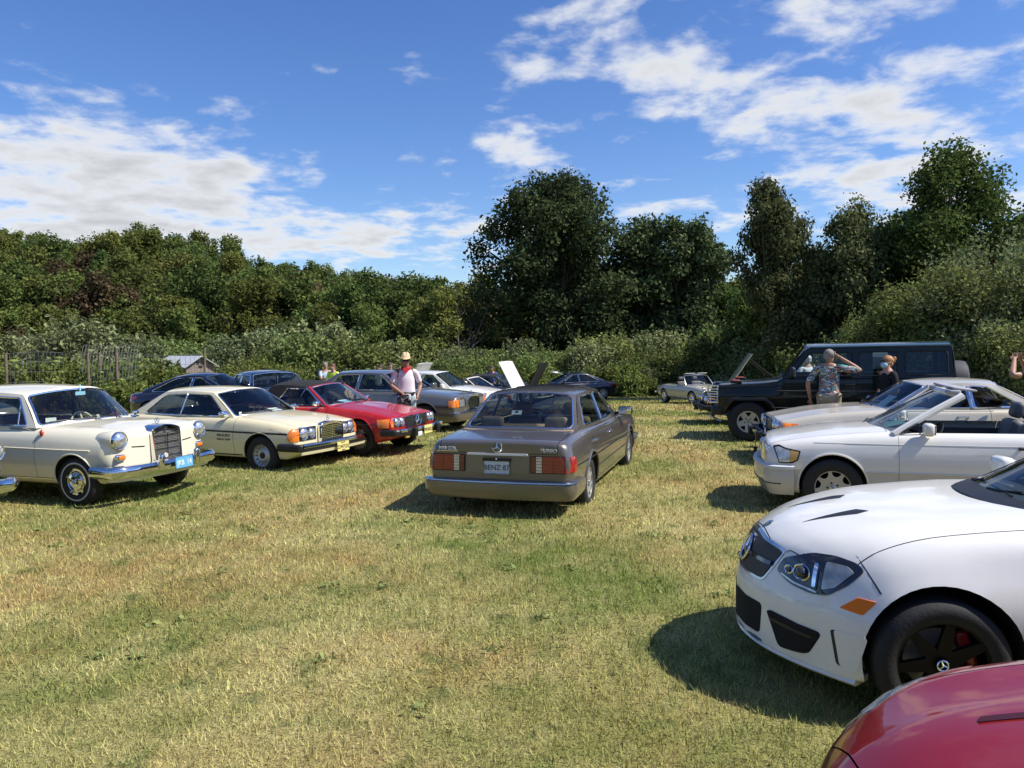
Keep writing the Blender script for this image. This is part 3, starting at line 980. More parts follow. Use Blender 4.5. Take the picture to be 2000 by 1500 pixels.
def emblem(c, o, right, up, r_, parent=None, m_=None, ring=True, name='star_emblem', t=.006):
    M = frame_mat4(o, right, up); mb = MB()
    if ring: mb.tube([M @ Vector((r_ * math.cos(a), r_ * math.sin(a), 0)) for a in [2 * math.pi * j / 28 for j in range(28)]], t, 6, closed=True)
    for a in (90, 210, 330):
        mb.tube([M @ Vector((0, 0, 0)), M @ Vector((r_ * math.cos(R(a)), r_ * math.sin(R(a)), 0))], [t * 1.7, t * .6], 6)
    return mb.build(name, m_ or CHROME, parent or c['root'])

def plate(c, o, right, up, bg, fg, s, w=.305, h=.152, ts=.10, frame=None, sx=1.0, extra=None):
    M = frame_mat4(o, right, up); mb = MB()
    n = M.to_3x3() @ Vector((0, 0, 1))
    mb.add([M @ Vector((x, y, z)) for z in (-.006, 0) for x, y in ((-w / 2, -h / 2), (w / 2, -h / 2), (w / 2, h / 2), (-w / 2, h / 2))],
           [(0, 1, 2, 3), (4, 5, 6, 7), (0, 1, 5, 4), (1, 2, 6, 5), (2, 3, 7, 6), (3, 0, 4, 7)])
    po = mb.build('licence_plate', bg, c['root'], 30)
    text(s, ts, fg, M @ Matrix.Translation((0, -.008, .002)), po, sx=sx)
    for (q, qs, dy, qm) in (extra or ()): text(q, qs, qm, M @ Matrix.Translation((0, dy, .002)), po)
    if frame:
        mb = MB(); mb.tube([M @ Vector(p) for p in ((-w / 2, -h / 2, 0), (w / 2, -h / 2, 0), (w / 2, h / 2, 0), (-w / 2, h / 2, 0))], .006, 6, closed=True); mb.build('plate_frame', frame, po)
    return po

def mirror(c, x, z, y, side, m_, size=(.10, .22, .13), gl=True, stalk=None):
    mb = MB(); rbox(mb, (x, side * (y + size[1] / 2 + .02), z), size, .04)
    mb.tube([(x, side * (y - .03), z - .04), (x, side * (y + .06), z - .03)], .022, 8)
    o = mb.build('door_mirror', m_, c['root'])
    mb = MB(); rbox(mb, (x - size[0] / 2 - .001, side * (y + size[1] / 2 + .02), z), (.008, size[1] - .03, size[2] - .03), .003); mb.build('mirror_glass', CHROME, o)
    return o

def handle(c, x, z, side, m_=CHROME, w=.17):
    hit = c['bvh'].ray_cast(Vector((x, side * 2, z)), Vector((0, -side, 0)))[0]
    if hit is None: return
    par = None
    for k, o in c['panels'].items():
        if k.startswith('door') and k[-1] == ('l' if side > 0 else 'r'):
            i = int(k[5:-1]); d = c['split']['doors'][i]
            if d[0] < x < d[1]: par = o
    mb = MB(); rbox(mb, (x, hit.y + side * .022, z), (w, .016, .026), .008)
    for dx in (-w / 2 + .015, w / 2 - .015): rbox(mb, (x + dx, hit.y + side * .008, z), (.028, .04, .03), .008)
    mb.build('handle', m_, par or c['root'])

def wiper(c, u0, u1, v0=.035, v1=.16, m_=BLACK, n=1):
    W = c['wind']
    a = W(u0, v0); b = W(u1, v1); o = Vector((.012, 0, .014))
    mb = MB(); mb.tube([a + o + Vector((.03, 0, -.02)), a.lerp(b, .5) + o * 2.2], .007, 6)
    mb.tube([W(u0 + (u1 - u0) * .15 - .02, v0 + .005) + o, a.lerp(b, .5) + o * 1.3, W(u1 + (u1 - u0) * .3, v1 - .05) + o], .006, 6)
    mb.build('wiper', m_, c['root'])

def bumper_path(xf, w, back, rad, bow=.05, n=8, sgn=1):
    """plan path of a bumper seen from above, left end round to right end"""
    pts = [(xf - back, w)]
    for j in range(n + 1):
        a = math.pi / 2 * j / n
        pts.append((xf - bow - rad + rad * math.sin(a), w - rad + rad * math.cos(a)))
    m_ = 10
    for j in range(1, m_):
        y = (w - rad) * (1 - 2 * j / m_)
        pts.append((xf - bow * (y / (w - rad)) ** 2, y))
    pts += [(x, -y) for x, y in pts[n + 1::-1]]
    if sgn < 0: pts = [(-x, -y) for x, y in pts]
    return pts

def headlamp(c, x, y, z, r_, ring=CHROME, lens=LAMP, depth=.05, bulge=.02, parent=None):
    mb = MB(); mb.lathe([(r_ + .014, -depth), (r_ + .014, 0), (r_ + .006, .008), (r_ - .004, .002), (r_ - .004, -.02)], axis='X', c=(x, y, z), n=32)
    o = mb.build('headlamp', ring, parent or c['root'])
    mb = MB(); mb.lathe([(r_ - .003, -.004), (r_ * .8, bulge * .55), (r_ * .4, bulge * .9), (0, bulge)], axis='X', c=(x, y, z), n=32)
    mb.build('lens', lens, o, 60)
    return o

def bars(c, name, n, x_fn, y0, y1, z0, z1, th, m_, vertical=False, parent=None, dep=.012):
    """grille bars, each its own piece"""
    for i in range(n):
        mb = MB()
        if not vertical:
            z = z0 + (z1 - z0) * (i + .5) / n
            yy = [y0 + (y1 - y0) * j / 8 for j in range(9)]
            vs = []
            for y in yy:
                x = x_fn(y, z); vs += [(x - dep, y, z - th / 2), (x, y, z - th / 2), (x, y, z + th / 2), (x - dep, y, z + th / 2)]
            fs = [(j * 4 + a, j * 4 + (a + 1) % 4, (j + 1) * 4 + (a + 1) % 4, (j + 1) * 4 + a) for j in range(8) for a in range(4)]
            mb.add(vs, fs)
        else:
            y = y0 + (y1 - y0) * (i + .5) / n; x = x_fn(y, (z0 + z1) / 2)
            mb.box((x - dep / 2, y, (z0 + z1) / 2), (dep, th, z1 - z0))
        mb.build(name, m_, parent or c['root'], 30)

def grille_shell(c, x, ytop, ybot, ztop, zbot, m_=CHROME, depth=.07, arch=.03, th=.028, lean=0.0, v=0.0):
    """upright radiator shell: a plated surround with a dark mesh behind"""
    def X(z, y=0): return x - lean * (z - zbot) - v * abs(y)
    out = [(-ybot, zbot), (ybot, zbot)] + [(ytop * math.cos(a) if False else ytop * (1 - 2 * j / 10), ztop + arch * (1 - (1 - 2 * j / 10) ** 2)) for j, a in ((k, 0) for k in range(11))]
    out = round_poly(out[:2] + out[2:], [.015, .015, .035] + [0] * 9 + [.035], 3)
    cy = 0; cz = (ztop + zbot) / 2
    inn = []
    for (y, z) in out:
        yy = y * (1 - th / max(ytop, .05)); 
        zz = z - th * 1.9 if z > cz + .05 else (z + th if z < cz - .05 else z)
        inn.append((yy, zz))
    mb = MB(); n = len(out)
    o1 = [(X(z, y), y, z) for y, z in out]; i1 = [(X(z, y) - .002, y, z) for y, z in inn]
    o2 = [(X(z, y) - depth, y, z) for y, z in out]; i2 = [(X(z, y) - .03, y, z) for y, z in inn]
    of = [(X(z, y) + .006, y * .985, z - .006 * (1 if z > cz else -1)) for y, z in out]
    fs = []
    for a, b in ((0, 1), (1, 2), (2, 3), (3, 4)):
        for j in range(n): fs.append((a * n + j, a * n + (j + 1) % n, b * n + (j + 1) % n, b * n + j))
    mb.add(o2 + o1 + of + i1 + i2, fs)
    sh = mb.build('grille_shell', m_, c['root'], 30)
    mb = MB(); mb.add(i2, [tuple(range(n))]); mb.build('grille_mesh', c.get('mesh_mat', BLACK), sh, 30)
    return sh, X
# ------------------------------------------------------------------ the ground everything stands on
def gz(x, y):
    t = min(1, max(0, (y - 15) / 30.0))
    z = -1.15 * t * t * (3 - 2 * t)
    if y > 48:                                  # the wooded hill behind, higher towards the left
        k = min(1, max(0, (y - 52) / 75.0)); k = k * k * (3 - 2 * k)
        side = min(1, max(0.0, (-4 - x) / 46.0))
        z += k * 11.5 * side
    return z

def start(name, label, loc, yaw, pnt, cat='car', group=None, **kw):
    root = empty(name, (loc[0], loc[1], gz(*loc) + kw.pop('dz', 0)), R(yaw))
    tag(root, label, cat, group)
    c = dict(root=root, paint=pnt); c.update(kw)
    return c

def finish(c):
    prep_split(c); make_body(c)

DOORPULL = CHROME
# ---------------------------------------------------------------- big eighties saloon
def saloon_126(name, label, loc, yaw, pnt, low, half=1.5375, rear=False, group=None, seat=LEATHER_T, **kw):
    c = start(name, label, loc, yaw, pnt, group=group, **kw)
    h = half; dl = h - 1.4675
    c.update(wb=2 * h, xf=h + .80, xr=-h - 1.06, two=(.455, low),
        curves=dict(zb=[(-2.6, .36), (-2.0, .25), (1.9, .22), (2.4, .30)], wb=[(-2.6, .80), (-1.5, .86), (1.5, .86), (2.4, .80)],
            zm=[(-2.6, .66), (2.4, .60)], wm=[(-2.6, .885), (-1.2, .912), (1.2, .912), (2.4, .875)],
            zt=[(-2.6, .905), (-1.7, .945), (0, .925), (.95, .91), (1.6, .87), (2.4, .80)], wt=[(-2.6, .80), (-1.5, .84), (.8, .84), (2.4, .80)],
            zc=[(-2.6, .925), (-1.7, .975), (.95, .965), (1.7, .915), (2.4, .835)]),
        endf=(.10, .06, .05, .03, .03), endr=(.14, .085, .09, .035, .03), fil=(.05, .2, .085, .2), rake_r=-.06, rake_f=-.04, bow_f=.03, bow_r=.02, edge=(.66, .85),
        arch=((.362, .33), (.355, .33)),
        split=dict(doors=((-.40 - dl * .4, .88), (-1.42 - dl, -.40 - dl * .4)), sill=.30, cab=(-1.58 - dl, .86, .745, .82), hood=(1.0, h + .72, .72), trunk=(-h - 1.055, -1.86 - dl, .70, .785)))
    finish(c)
    d = dl
    c['gh'] = dict(A=(.90, .925), At=(.22, 1.35), Ct=(-1.02 - d, 1.355), C=(-1.66 - d, .955), belt=(.775, .80, .75), roofw=(.595, .625, .585), peak=.022, crown=.055,
        bowf=(.20, .12), bowr=(.14, .10), rise=.035, frame=pnt, gasket=CHROME, gr=.010, glass=GLASS_SMOKE, wglass=GLASS, bglass=GLASS, bmargin=(.075, .05), rcorner=(.11, .17),
        wins=[dict(p=[(.66, .965), (.20, 1.315), (-.30 - d * .4, 1.335), (-.36 - d * .4, .975)], r=.03),
              dict(p=[(-.44 - d * .4, .975), (-.385 - d * .4, 1.335), (-.98 - d, 1.315), (-1.30 - d, .995)], r=[.03, .03, .08, .04])])
    greenhouse(c)
    interior(c, seat, LEATHER_T if seat is LEATHER_T else BLACK, rows=((-.05, 2), (-1.0 - d, 3)))
    xf, xr = c['xf'], c['xr']
    root = c['root']
    # bumpers: body-coloured apron under a plated strip
    for s, x in ((1, xf + .10), (-1, -xr + .10)):
        P = bumper_path(x, .905, .62, .14, .05, sgn=s)
        mb = MB(); mb.sweep(P, [(-.10, .27), (-.035, .27), (.0, .33), (.012, .40), (.006, .455), (-.05, .47), (-.10, .465)]); b = mb.build('bumper', low, root)
        P2 = P[2:-2]
        mb = MB(); mb.sweep(P2, [(-.05, .466), (.004, .460), (.014, .464), (.011, .478), (-.006, .486), (-.05, .485)]); mb.build('bumper_strip', CHROME_D, b)
    for s in (1, -1):
        side_strip(c, 'side_moulding', s, [(xr + .12, .635), (xf - .12, .60)], .018, BLACK)
        side_strip(c, 'side_trim', s, [(-h + .40, .455), (h - .42, .455)], .016, CHROME, .010)
        for x in (.0 - d * .4 - .22, -1.22 - d): handle(c, x, .80, s)
        # arch lips
        for xw in (h, -h):
            mb = MB(); pr = []
            for j in range(25):
                a = R(-8 + 196 * j / 24); px, pz = xw + .372 * math.cos(a), .33 + .372 * math.sin(a)
                hit = c['bvh'].ray_cast(Vector((px, s * 2, pz)), Vector((0, -s, 0)))[0]
                if hit: pr.append((px, hit.y + s * .002, pz))
            mb.tube(pr, .016, 6); mb.build('wheel_arch_lip', low, root)
    mirror(c, .78, .99, .80, -1, BLACK if rear else low); mirror(c, .78, .99, .80, 1, BLACK if rear else low)
    wheels(c, 'slots' if not rear else 'eighthole', .318, .20, .205, 1.545, 1.52, steer=0)
    if rear:
        D = (1, 0, 0)
        for s in (1, -1):
            def py(a, b, z0=.58, z1=.755): return [(s * a, z0), (s * b, z0), (s * b, z1), (s * a, z1)]
            tl = patch(c, 'tail_light', round_poly(py(.385, .79, .568, .765), .012), BLACK, D, .006)
            for (a, b, m_) in ((.398, .455, DRED_LENS), (.46, .525, CLEAR_LENS), (.53, .655, RED_LENS), (.66, .78, RED_LENS)):
                patch(c, 'lens', py(a, b), m_, D, .014, parent=tl)
            # the light wraps round the corner
            patch(c, 'lens', [(xr + .02, .58), (xr + .21, .585), (xr + .205, .75), (xr + .02, .755)], AMBER if False else RED_LENS, (0, -s, 0), .010, parent=tl)
            for k in range(5):
                z = .60 + .034 * k
                patch(c, 'lens_rib', [(s * .40, z), (s * .785, z), (s * .785, z + .006), (s * .40, z + .006)], DRED_LENS, D, .017, .006, parent=tl, spacing=.2)
        patch(c, 'rear_panel', round_poly([(-.372, .56), (.372, .56), (.372, .757), (-.372, .757)], .01), low, D, .005)
        patch(c, 'boot_handle', round_poly([(-.36, .762), (.36, .762), (.36, .785), (-.36, .785)], .008), mat('bright_trim', (.8, .8, .8), .35, .35), D, .020, .025)
        hit = c['bvh'].ray_cast(Vector((-4, 0, .86)), Vector(D))[0]
        emblem(c, hit + Vector((-.012, 0, -.005)), (0, -1, 0), (.08, 0, 1), .058, c['panels'].get('trunk_lid'))
        for sx, t, y in ((1, '300 SDL', .61), (1, 'TURBO', -.60)):
            hh = c['bvh'].ray_cast(Vector((-4, y, .825)), Vector(D))[0]
            text(t, .058 if t[0] == '3' else .052, mat('badge_white', (.85, .85, .85), .4), frame_mat4(hh + Vector((-.006, 0, 0)), (0, -1, 0), (.08, 0, 1)), c['panels'].get('trunk_lid'), sx=1.15, ex=.003)
            if t[0] == '3':
                mb = MB(); mb.box(hh + Vector((-.008, 0, -.030)), (.006, .27, .006)); mb.build('badge_bar', CHROME, c['panels'].get('trunk_lid'))
        hp = c['bvh'].ray_cast(Vector((-4, 0, .64)), Vector(D))[0]
        plate(c, hp + Vector((-.022, 0, -.01)), (0, -1, 0), (0, 0, 1), mat('plate_grey', (.60, .63, .65), .5, var=.08), mat('plate_ink', (.03, .04, .07), .6), 'BENZ 87', ts=.085, frame=CHROME_D, sx=.95)
        mb = MB(); mb.box(hp + Vector((-.018, 0, .075)), (.02, .33, .035)); mb.build('plate_lamp', BLACK, root)
        mb = MB(); mb.ellipsoid(hp + Vector((-.034, 0, .083)), (.008, .012, .012)); mb.build('boot_lock', CHROME, root)
        mb = MB(); mb.tube([(xr - .02, .55, .24), (xr + .3, .55, .26)], .032, 12); mb.tube([(xr - .02, .47, .235), (xr + .3, .47, .26)], .03, 12); mb.build('exhaust', BLACK, root)
        # parcel shelf, stickers in the rear window
        mb = MB(); rbox(mb, (-1.56 - d, 0, .955), (.42, 1.40, .03), .01)
        sh = mb.build('parcel_shelf', LEATHER_T, root)
        for s in (1, -1):
            mb = MB(); rbox(mb, (-1.42 - d, s * .42, 1.02), (.10, .30, .16), .045); mb.build('headrest', LEATHER_T, root)
        p = c['back'](-.02 + .12, .42); q = c['back'](.12, .6)
        M = frame_mat4(p + Vector((.02, 0, 0)), (0, -1, 0), q - p)
        mb = MB(); mb.add([M @ Vector(v) for v in ((-.065, -.04, 0), (.065, -.04, 0), (.065, .045, 0), (-.065, .045, 0), (-.065, -.04, -.003), (.065, -.04, -.003), (.065, .045, -.003), (-.065, .045, -.003))], [(0, 1, 2, 3), (7, 6, 5, 4), (0, 1, 5, 4), (1, 2, 6, 5), (2, 3, 7, 6), (3, 0, 4, 7)])
        so = mb.build('window_sticker', PAPER, root)
        emblem(c, M @ Vector((0, .012, .003)), (0, -1, 0), q - p, .02, so, BLACK, t=.003, name='sticker_mark')
        # steel sunroof
        pr = [c['roofp'](t, s) + Vector((0, 0, .003)) for t, s in [(-.66 + 1.32 * j / 8, .16) for j in range(8)] + [(.66, .16 + .34 * j / 5) for j in range(5)] + [(.66 - 1.32 * j / 8, .50) for j in range(8)] + [(-.66, .50 - .34 * j / 5) for j in range(5)]]
        mb = MB(); mb.tube(pr, .006, 5, closed=True); mb.build('sunroof_seal', BLACK, root)
    else:
        D = (-1, 0, 0)
        for s in (1, -1):
            ho = patch(c, 'headlamp_unit', round_poly([(s * .335, .585), (s * .665, .585), (s * .665, .765), (s * .335, .775)], .015), CHROME_D, D, .006)
            patch(c, 'lens', round_poly([(s * .42, .597), (s * .655, .597), (s * .655, .757), (s * .42, .757)], .02), LAMP, D, .016, parent=ho)
            patch(c, 'lens', round_poly([(s * .345, .60), (s * .41, .60), (s * .41, .757), (s * .345, .757)], .02), BLACK, D, .012, parent=ho)
            tl = patch(c, 'turn_signal', [(s * .672, .59), (s * .80, .59), (s * .80, .755), (s * .672, .765)], AMBER, D, .012)
            patch(c, 'lens', [(xf - .17, .595), (xf - .03, .59), (xf - .03, .755), (xf - .20, .74)], AMBER, (0, -s, 0), .010, parent=tl)
        sh, X = grille_shell(c, xf + .045, .27, .285, .825, .50, depth=.12, arch=.015, th=.022)
        bars(c, 'grille_bar', 8, lambda y, z: X(z, y) - .008, -.255, .255, .53, .79, .008, CHROME_D, parent=sh)
        bars(c, 'grille_bar', 1, lambda y, z: X(z, y) - .002, -.02, .02, .53, .79, .010, CHROME, True, parent=sh)
        emblem(c, (xf - .02, 0, .905), (0, 1, 0), (0, 0, 1), .038, t=.004, name='bonnet_star')
    wiper(c, .10, -.55); wiper(c, .62, 0)
    return c

# ---------------------------------------------------------------- sixties saloon with round lamps and small fins
def saloon_110(name, label, loc, yaw, pnt, group=None, seat=LEATHER_R, detail=True, plate_=True, **kw):
    c = start(name, label, loc, yaw, pnt, group=group, **kw)
    def mod(x, p):
        X, y, z = p
        k = max(0, (x - 1.15) / .9); 
        if k > 0 and z > .55:                      # front wings stand above the bonnet, ending in the lamps
            w = math.exp(-((abs(y) - .66) / .15) ** 2); z += .045 * k * w * (1 if z > .7 else .4)
        k = max(0, (-x - 1.2) / 1.3)
        if k > 0 and z > .8: z += .07 * k * math.exp(-((abs(y) - .74) / .07) ** 2)
        return (X, y, z)
    c.update(wb=2.70, xf=2.00, xr=-2.50, mod=mod,
        curves=dict(zb=[(-2.5, .38), (-1.9, .26), (1.6, .24), (2.0, .40)], wb=[(-2.5, .74), (-1.3, .80), (1.3, .80), (2.0, .74)],
            zm=[(-2.5, .62), (2.0, .60)], wm=[(-2.5, .84), (-1.1, .895), (1.1, .895), (2.0, .86)],
            zt=[(-2.5, .90), (-1.4, .97), (.6, .955), (1.35, .93), (2.0, .875)], wt=[(-2.5, .74), (-1.2, .80), (.7, .80), (1.4, .79), (2.0, .775)],
            zc=[(-2.5, .92), (-1.5, 1.0), (.65, 1.01), (1.4, .995), (2.0, .915)]),
        endf=(.16, .10, .16, .07, .05), endr=(.20, .12, .16, .08, .05), fil=(.10, .28, .15, .28), bow_f=.10, bow_r=.08, edge=(.55, .82),
        arch=((.335, .315), (.325, .315)),
        split=dict(doors=((-.32, .72), (-1.22, -.32)), sill=.32, cab=(-1.36, .60, .73, .84), hood=(.78, 1.95, .56)))
    finish(c)
    g = dict(A=(.66, .955), At=(.27, 1.375), Ct=(-.98, 1.385), C=(-1.38, .97), belt=(.775, .795, .73), roofw=(.625, .655, .60), peak=.03, crown=.075,
        bowf=(.26, .20), bowr=(.24, .18), rise=.03, frame=pnt, gasket=CHROME, gr=.013, glass=GLASS, wmargin=(.05, .07),
        wins=[dict(p=[(.50, .985), (.235, 1.335), (-.27, 1.355), (-.30, .985)], r=.03, k=1.0),
              dict(p=[(-.36, .985), (-.34, 1.355), (-.86, 1.34), (-1.06, .99)], r=.03, k=1.0)])
    c['gh'] = g; greenhouse(c)
    interior(c, seat, seat, rows=((-.15, 2), (-.95, 3)), wheel_mat=IVORY, rest=False)
    root = c['root']; xf = c['xf']
    if not detail: 
        wheels(c, 'hubcap', .312, .175, .175, 1.48, 1.485); return c
    # quarter-light bar, interior pillar
    for s in (1, -1):
        y = c['yside'](.33, 1.15)
        mb = MB(); mb.tube([(.335, s * c['yside'](.335, .985), .985), (.265, s * c['yside'](.265, 1.30), 1.30)], .009, 6); mb.build('quarter_light_bar', CHROME, root)
    # lamps on the wing ends
    for s in (1, -1):
        ho = headlamp(c, xf - .03, s * .695, .82, .10, depth=.045, bulge=.035)
        mb = MB(); mb.lathe([(.118, -.045), (.122, -.10), (.10, -.30), (.02, -.42)], axis='X', c=(xf - .03, s * .695, .82), n=28); mb.build('lamp_nacelle', pnt, root, 60)
        hit = c['bvh'].ray_cast(Vector((4, s * .66, .605)), Vector((-1, 0, 0)))[0]
        mb = MB(); rbox(mb, (hit.x + .004, s * .69, .605), (.055, .15, .085), .028); to = mb.build('turn_signal', CHROME, root)
        mb = MB(); rbox(mb, (hit.x + .028, s * .68, .605), (.03, .105, .055), .014); mb.build('lens', AMBER, to)
        side_strip(c, 'side_crease', s, [(-1.1, .715), (1.62, .70)], .014, pnt, .012)
        mb = MB(); mb.ellipsoid((.80, s * .815, .90), (.03, .022, .045)); ml = mb.build('side_lamp', mat('red_side_lamp', (.45, .05, .02), .2, coat=.8), root)
        side_strip(c, 'sill_strip', s, [(-1.0, .325), (1.0, .325)], .018, CHROME)
        for x in (-.20, -1.10): handle(c, x, .845, s)
        for xw in (1.35, -1.35):
            pr = []
            for j in range(25):
                a = R(-4 + 188 * j / 24); px, pz = xw + .342 * math.cos(a), .315 + .342 * math.sin(a)
                hit = c['bvh'].ray_cast(Vector((px, s * 2, pz)), Vector((0, -s, 0)))[0]
                if hit: pr.append((px, hit.y + s * .001, pz))
            mb = MB(); mb.tube(pr, .013, 6); mb.build('wheel_arch_lip', pnt, root)
        # little slots between lamp and radiator
        patch(c, 'nose_slot', round_poly([(s * .33, .70), (s * .52, .715), (s * .52, .728), (s * .33, .713)], .004), BLACK, (-1, 0, 0), .004)
    c['mesh_mat'] = mat('grille_mesh_grey', (.20, .19, .165), .5, .5, var=.3, vscale=60)
    sh, X = grille_shell(c, xf + .075, .25, .23, .905, .43, depth=.22, arch=.055, th=.03, lean=.10)
    bars(c, 'grille_bar', 5, lambda y, z: X(z, y) - .012, -.215, .215, .43, .86, .007, CHROME_D, parent=sh)
    bars(c, 'grille_bar', 1, lambda y, z: X(z, y) - .006, -.02, .02, .45, .85, .012, CHROME, True, parent=sh, dep=.02)
    bars(c, 'grille_rib', 21, lambda y, z: X(z, y) - .024, -.215, .215, .45, .855, .004, CHROME_D, parent=sh, dep=.006)
    emblem(c, (X(.905) + .008, 0, .905), (0, 1, 0), (0, 0, 1), .022, sh, BLACK, t=.004)
    mb = MB(); mb.lathe([(0, .02), (.03, .018), (.034, 0)], axis='X', c=(X(.56) + .0, -.06, .555), n=20); mb.build('badge', mat('badge_cream', (.6, .58, .5), .4), sh)
    emblem(c, (xf - .12, 0, 1.005), (0, 1, 0), (0, 0, 1), .036, t=.0035, name='bonnet_star')
    # plated blade bumper with overriders
    P = bumper_path(xf + .20, .90, .50, .20, .10)
    prof = [(-.05, .375), (.0, .365), (.04, .40), (.052, .44), (.045, .48), (.015, .51), (-.05, .515), (-.02, .44)]
    mb = MB(); mb.sweep(P, prof); b = mb.build('bumper', CHROME, root)
    mb = MB(); mb.sweep(P[1:-1], [(-.14, .315), (-.07, .315), (-.045, .37), (-.14, .40)]); mb.build('bumper_apron', pnt, b)
    for s in (1, -1):
        mb = MB(); rbox(mb, (xf + .235, s * .31, .50), (.07, .075, .22), .034); mb.tube([(xf + .10, s * .31, .50), (xf + .235, s * .31, .5)], .03, 8); mb.build('overrider', CHROME, b)
    P = bumper_path(2.66, .88, .40, .20, .10, sgn=-1)
    mb = MB(); mb.sweep(P, prof); mb.build('bumper', CHROME, root)
    if plate_:
        plate(c, (xf + .285, .03, .465), (0, 1, 0), (-.06, 0, 1), mat('plate_blue', (.12, .38, .62), .45, var=.06), mat('plate_white', (.8, .82, .8), .5), 'JKB  14', ts=.095, frame=CHROME_D, w=.315, sx=.9)
        mb = MB(); mb.box((xf + .25, .03, .465), (.06, .08, .06)); mb.build('plate_bracket', BLACK, root)
    mirror(c, .66, 1.0, .78, 1, CHROME, (.03, .11, .09))
    wheels(c, 'hubcap', .312, .175, .175, 1.48, 1.485)
    wiper(c, .05, -.62); wiper(c, .55, -.1)
    # badge hanging on the mirror, permit on the dash
    w = c['wind'](.05, .80)
    mb = MB(); mb.box(w + Vector((-.05, 0, 0)), (.006, .16, .05)); mb.box(w + Vector((-.05, 0, .07)), (.006, .02, .10)); mb.build('mirror_hanger', PAPER_B, root)
    w = c['wind'](-.74, .17); mb = MB(); mb.box(w + Vector((-.06, 0, 0)), (.004, .13, .055), Matrix.Rotation(R(-20), 3, 'Z')); mb.build('window_sticker', PAPER, root)
    mb = MB(); mb.box((-.32, .66, 1.17), (.05, .05, .38)); mb.box((-.32, -.66, 1.17), (.05, .05, .38)); mb.build('door_pillar', BLACK, root)
    return c

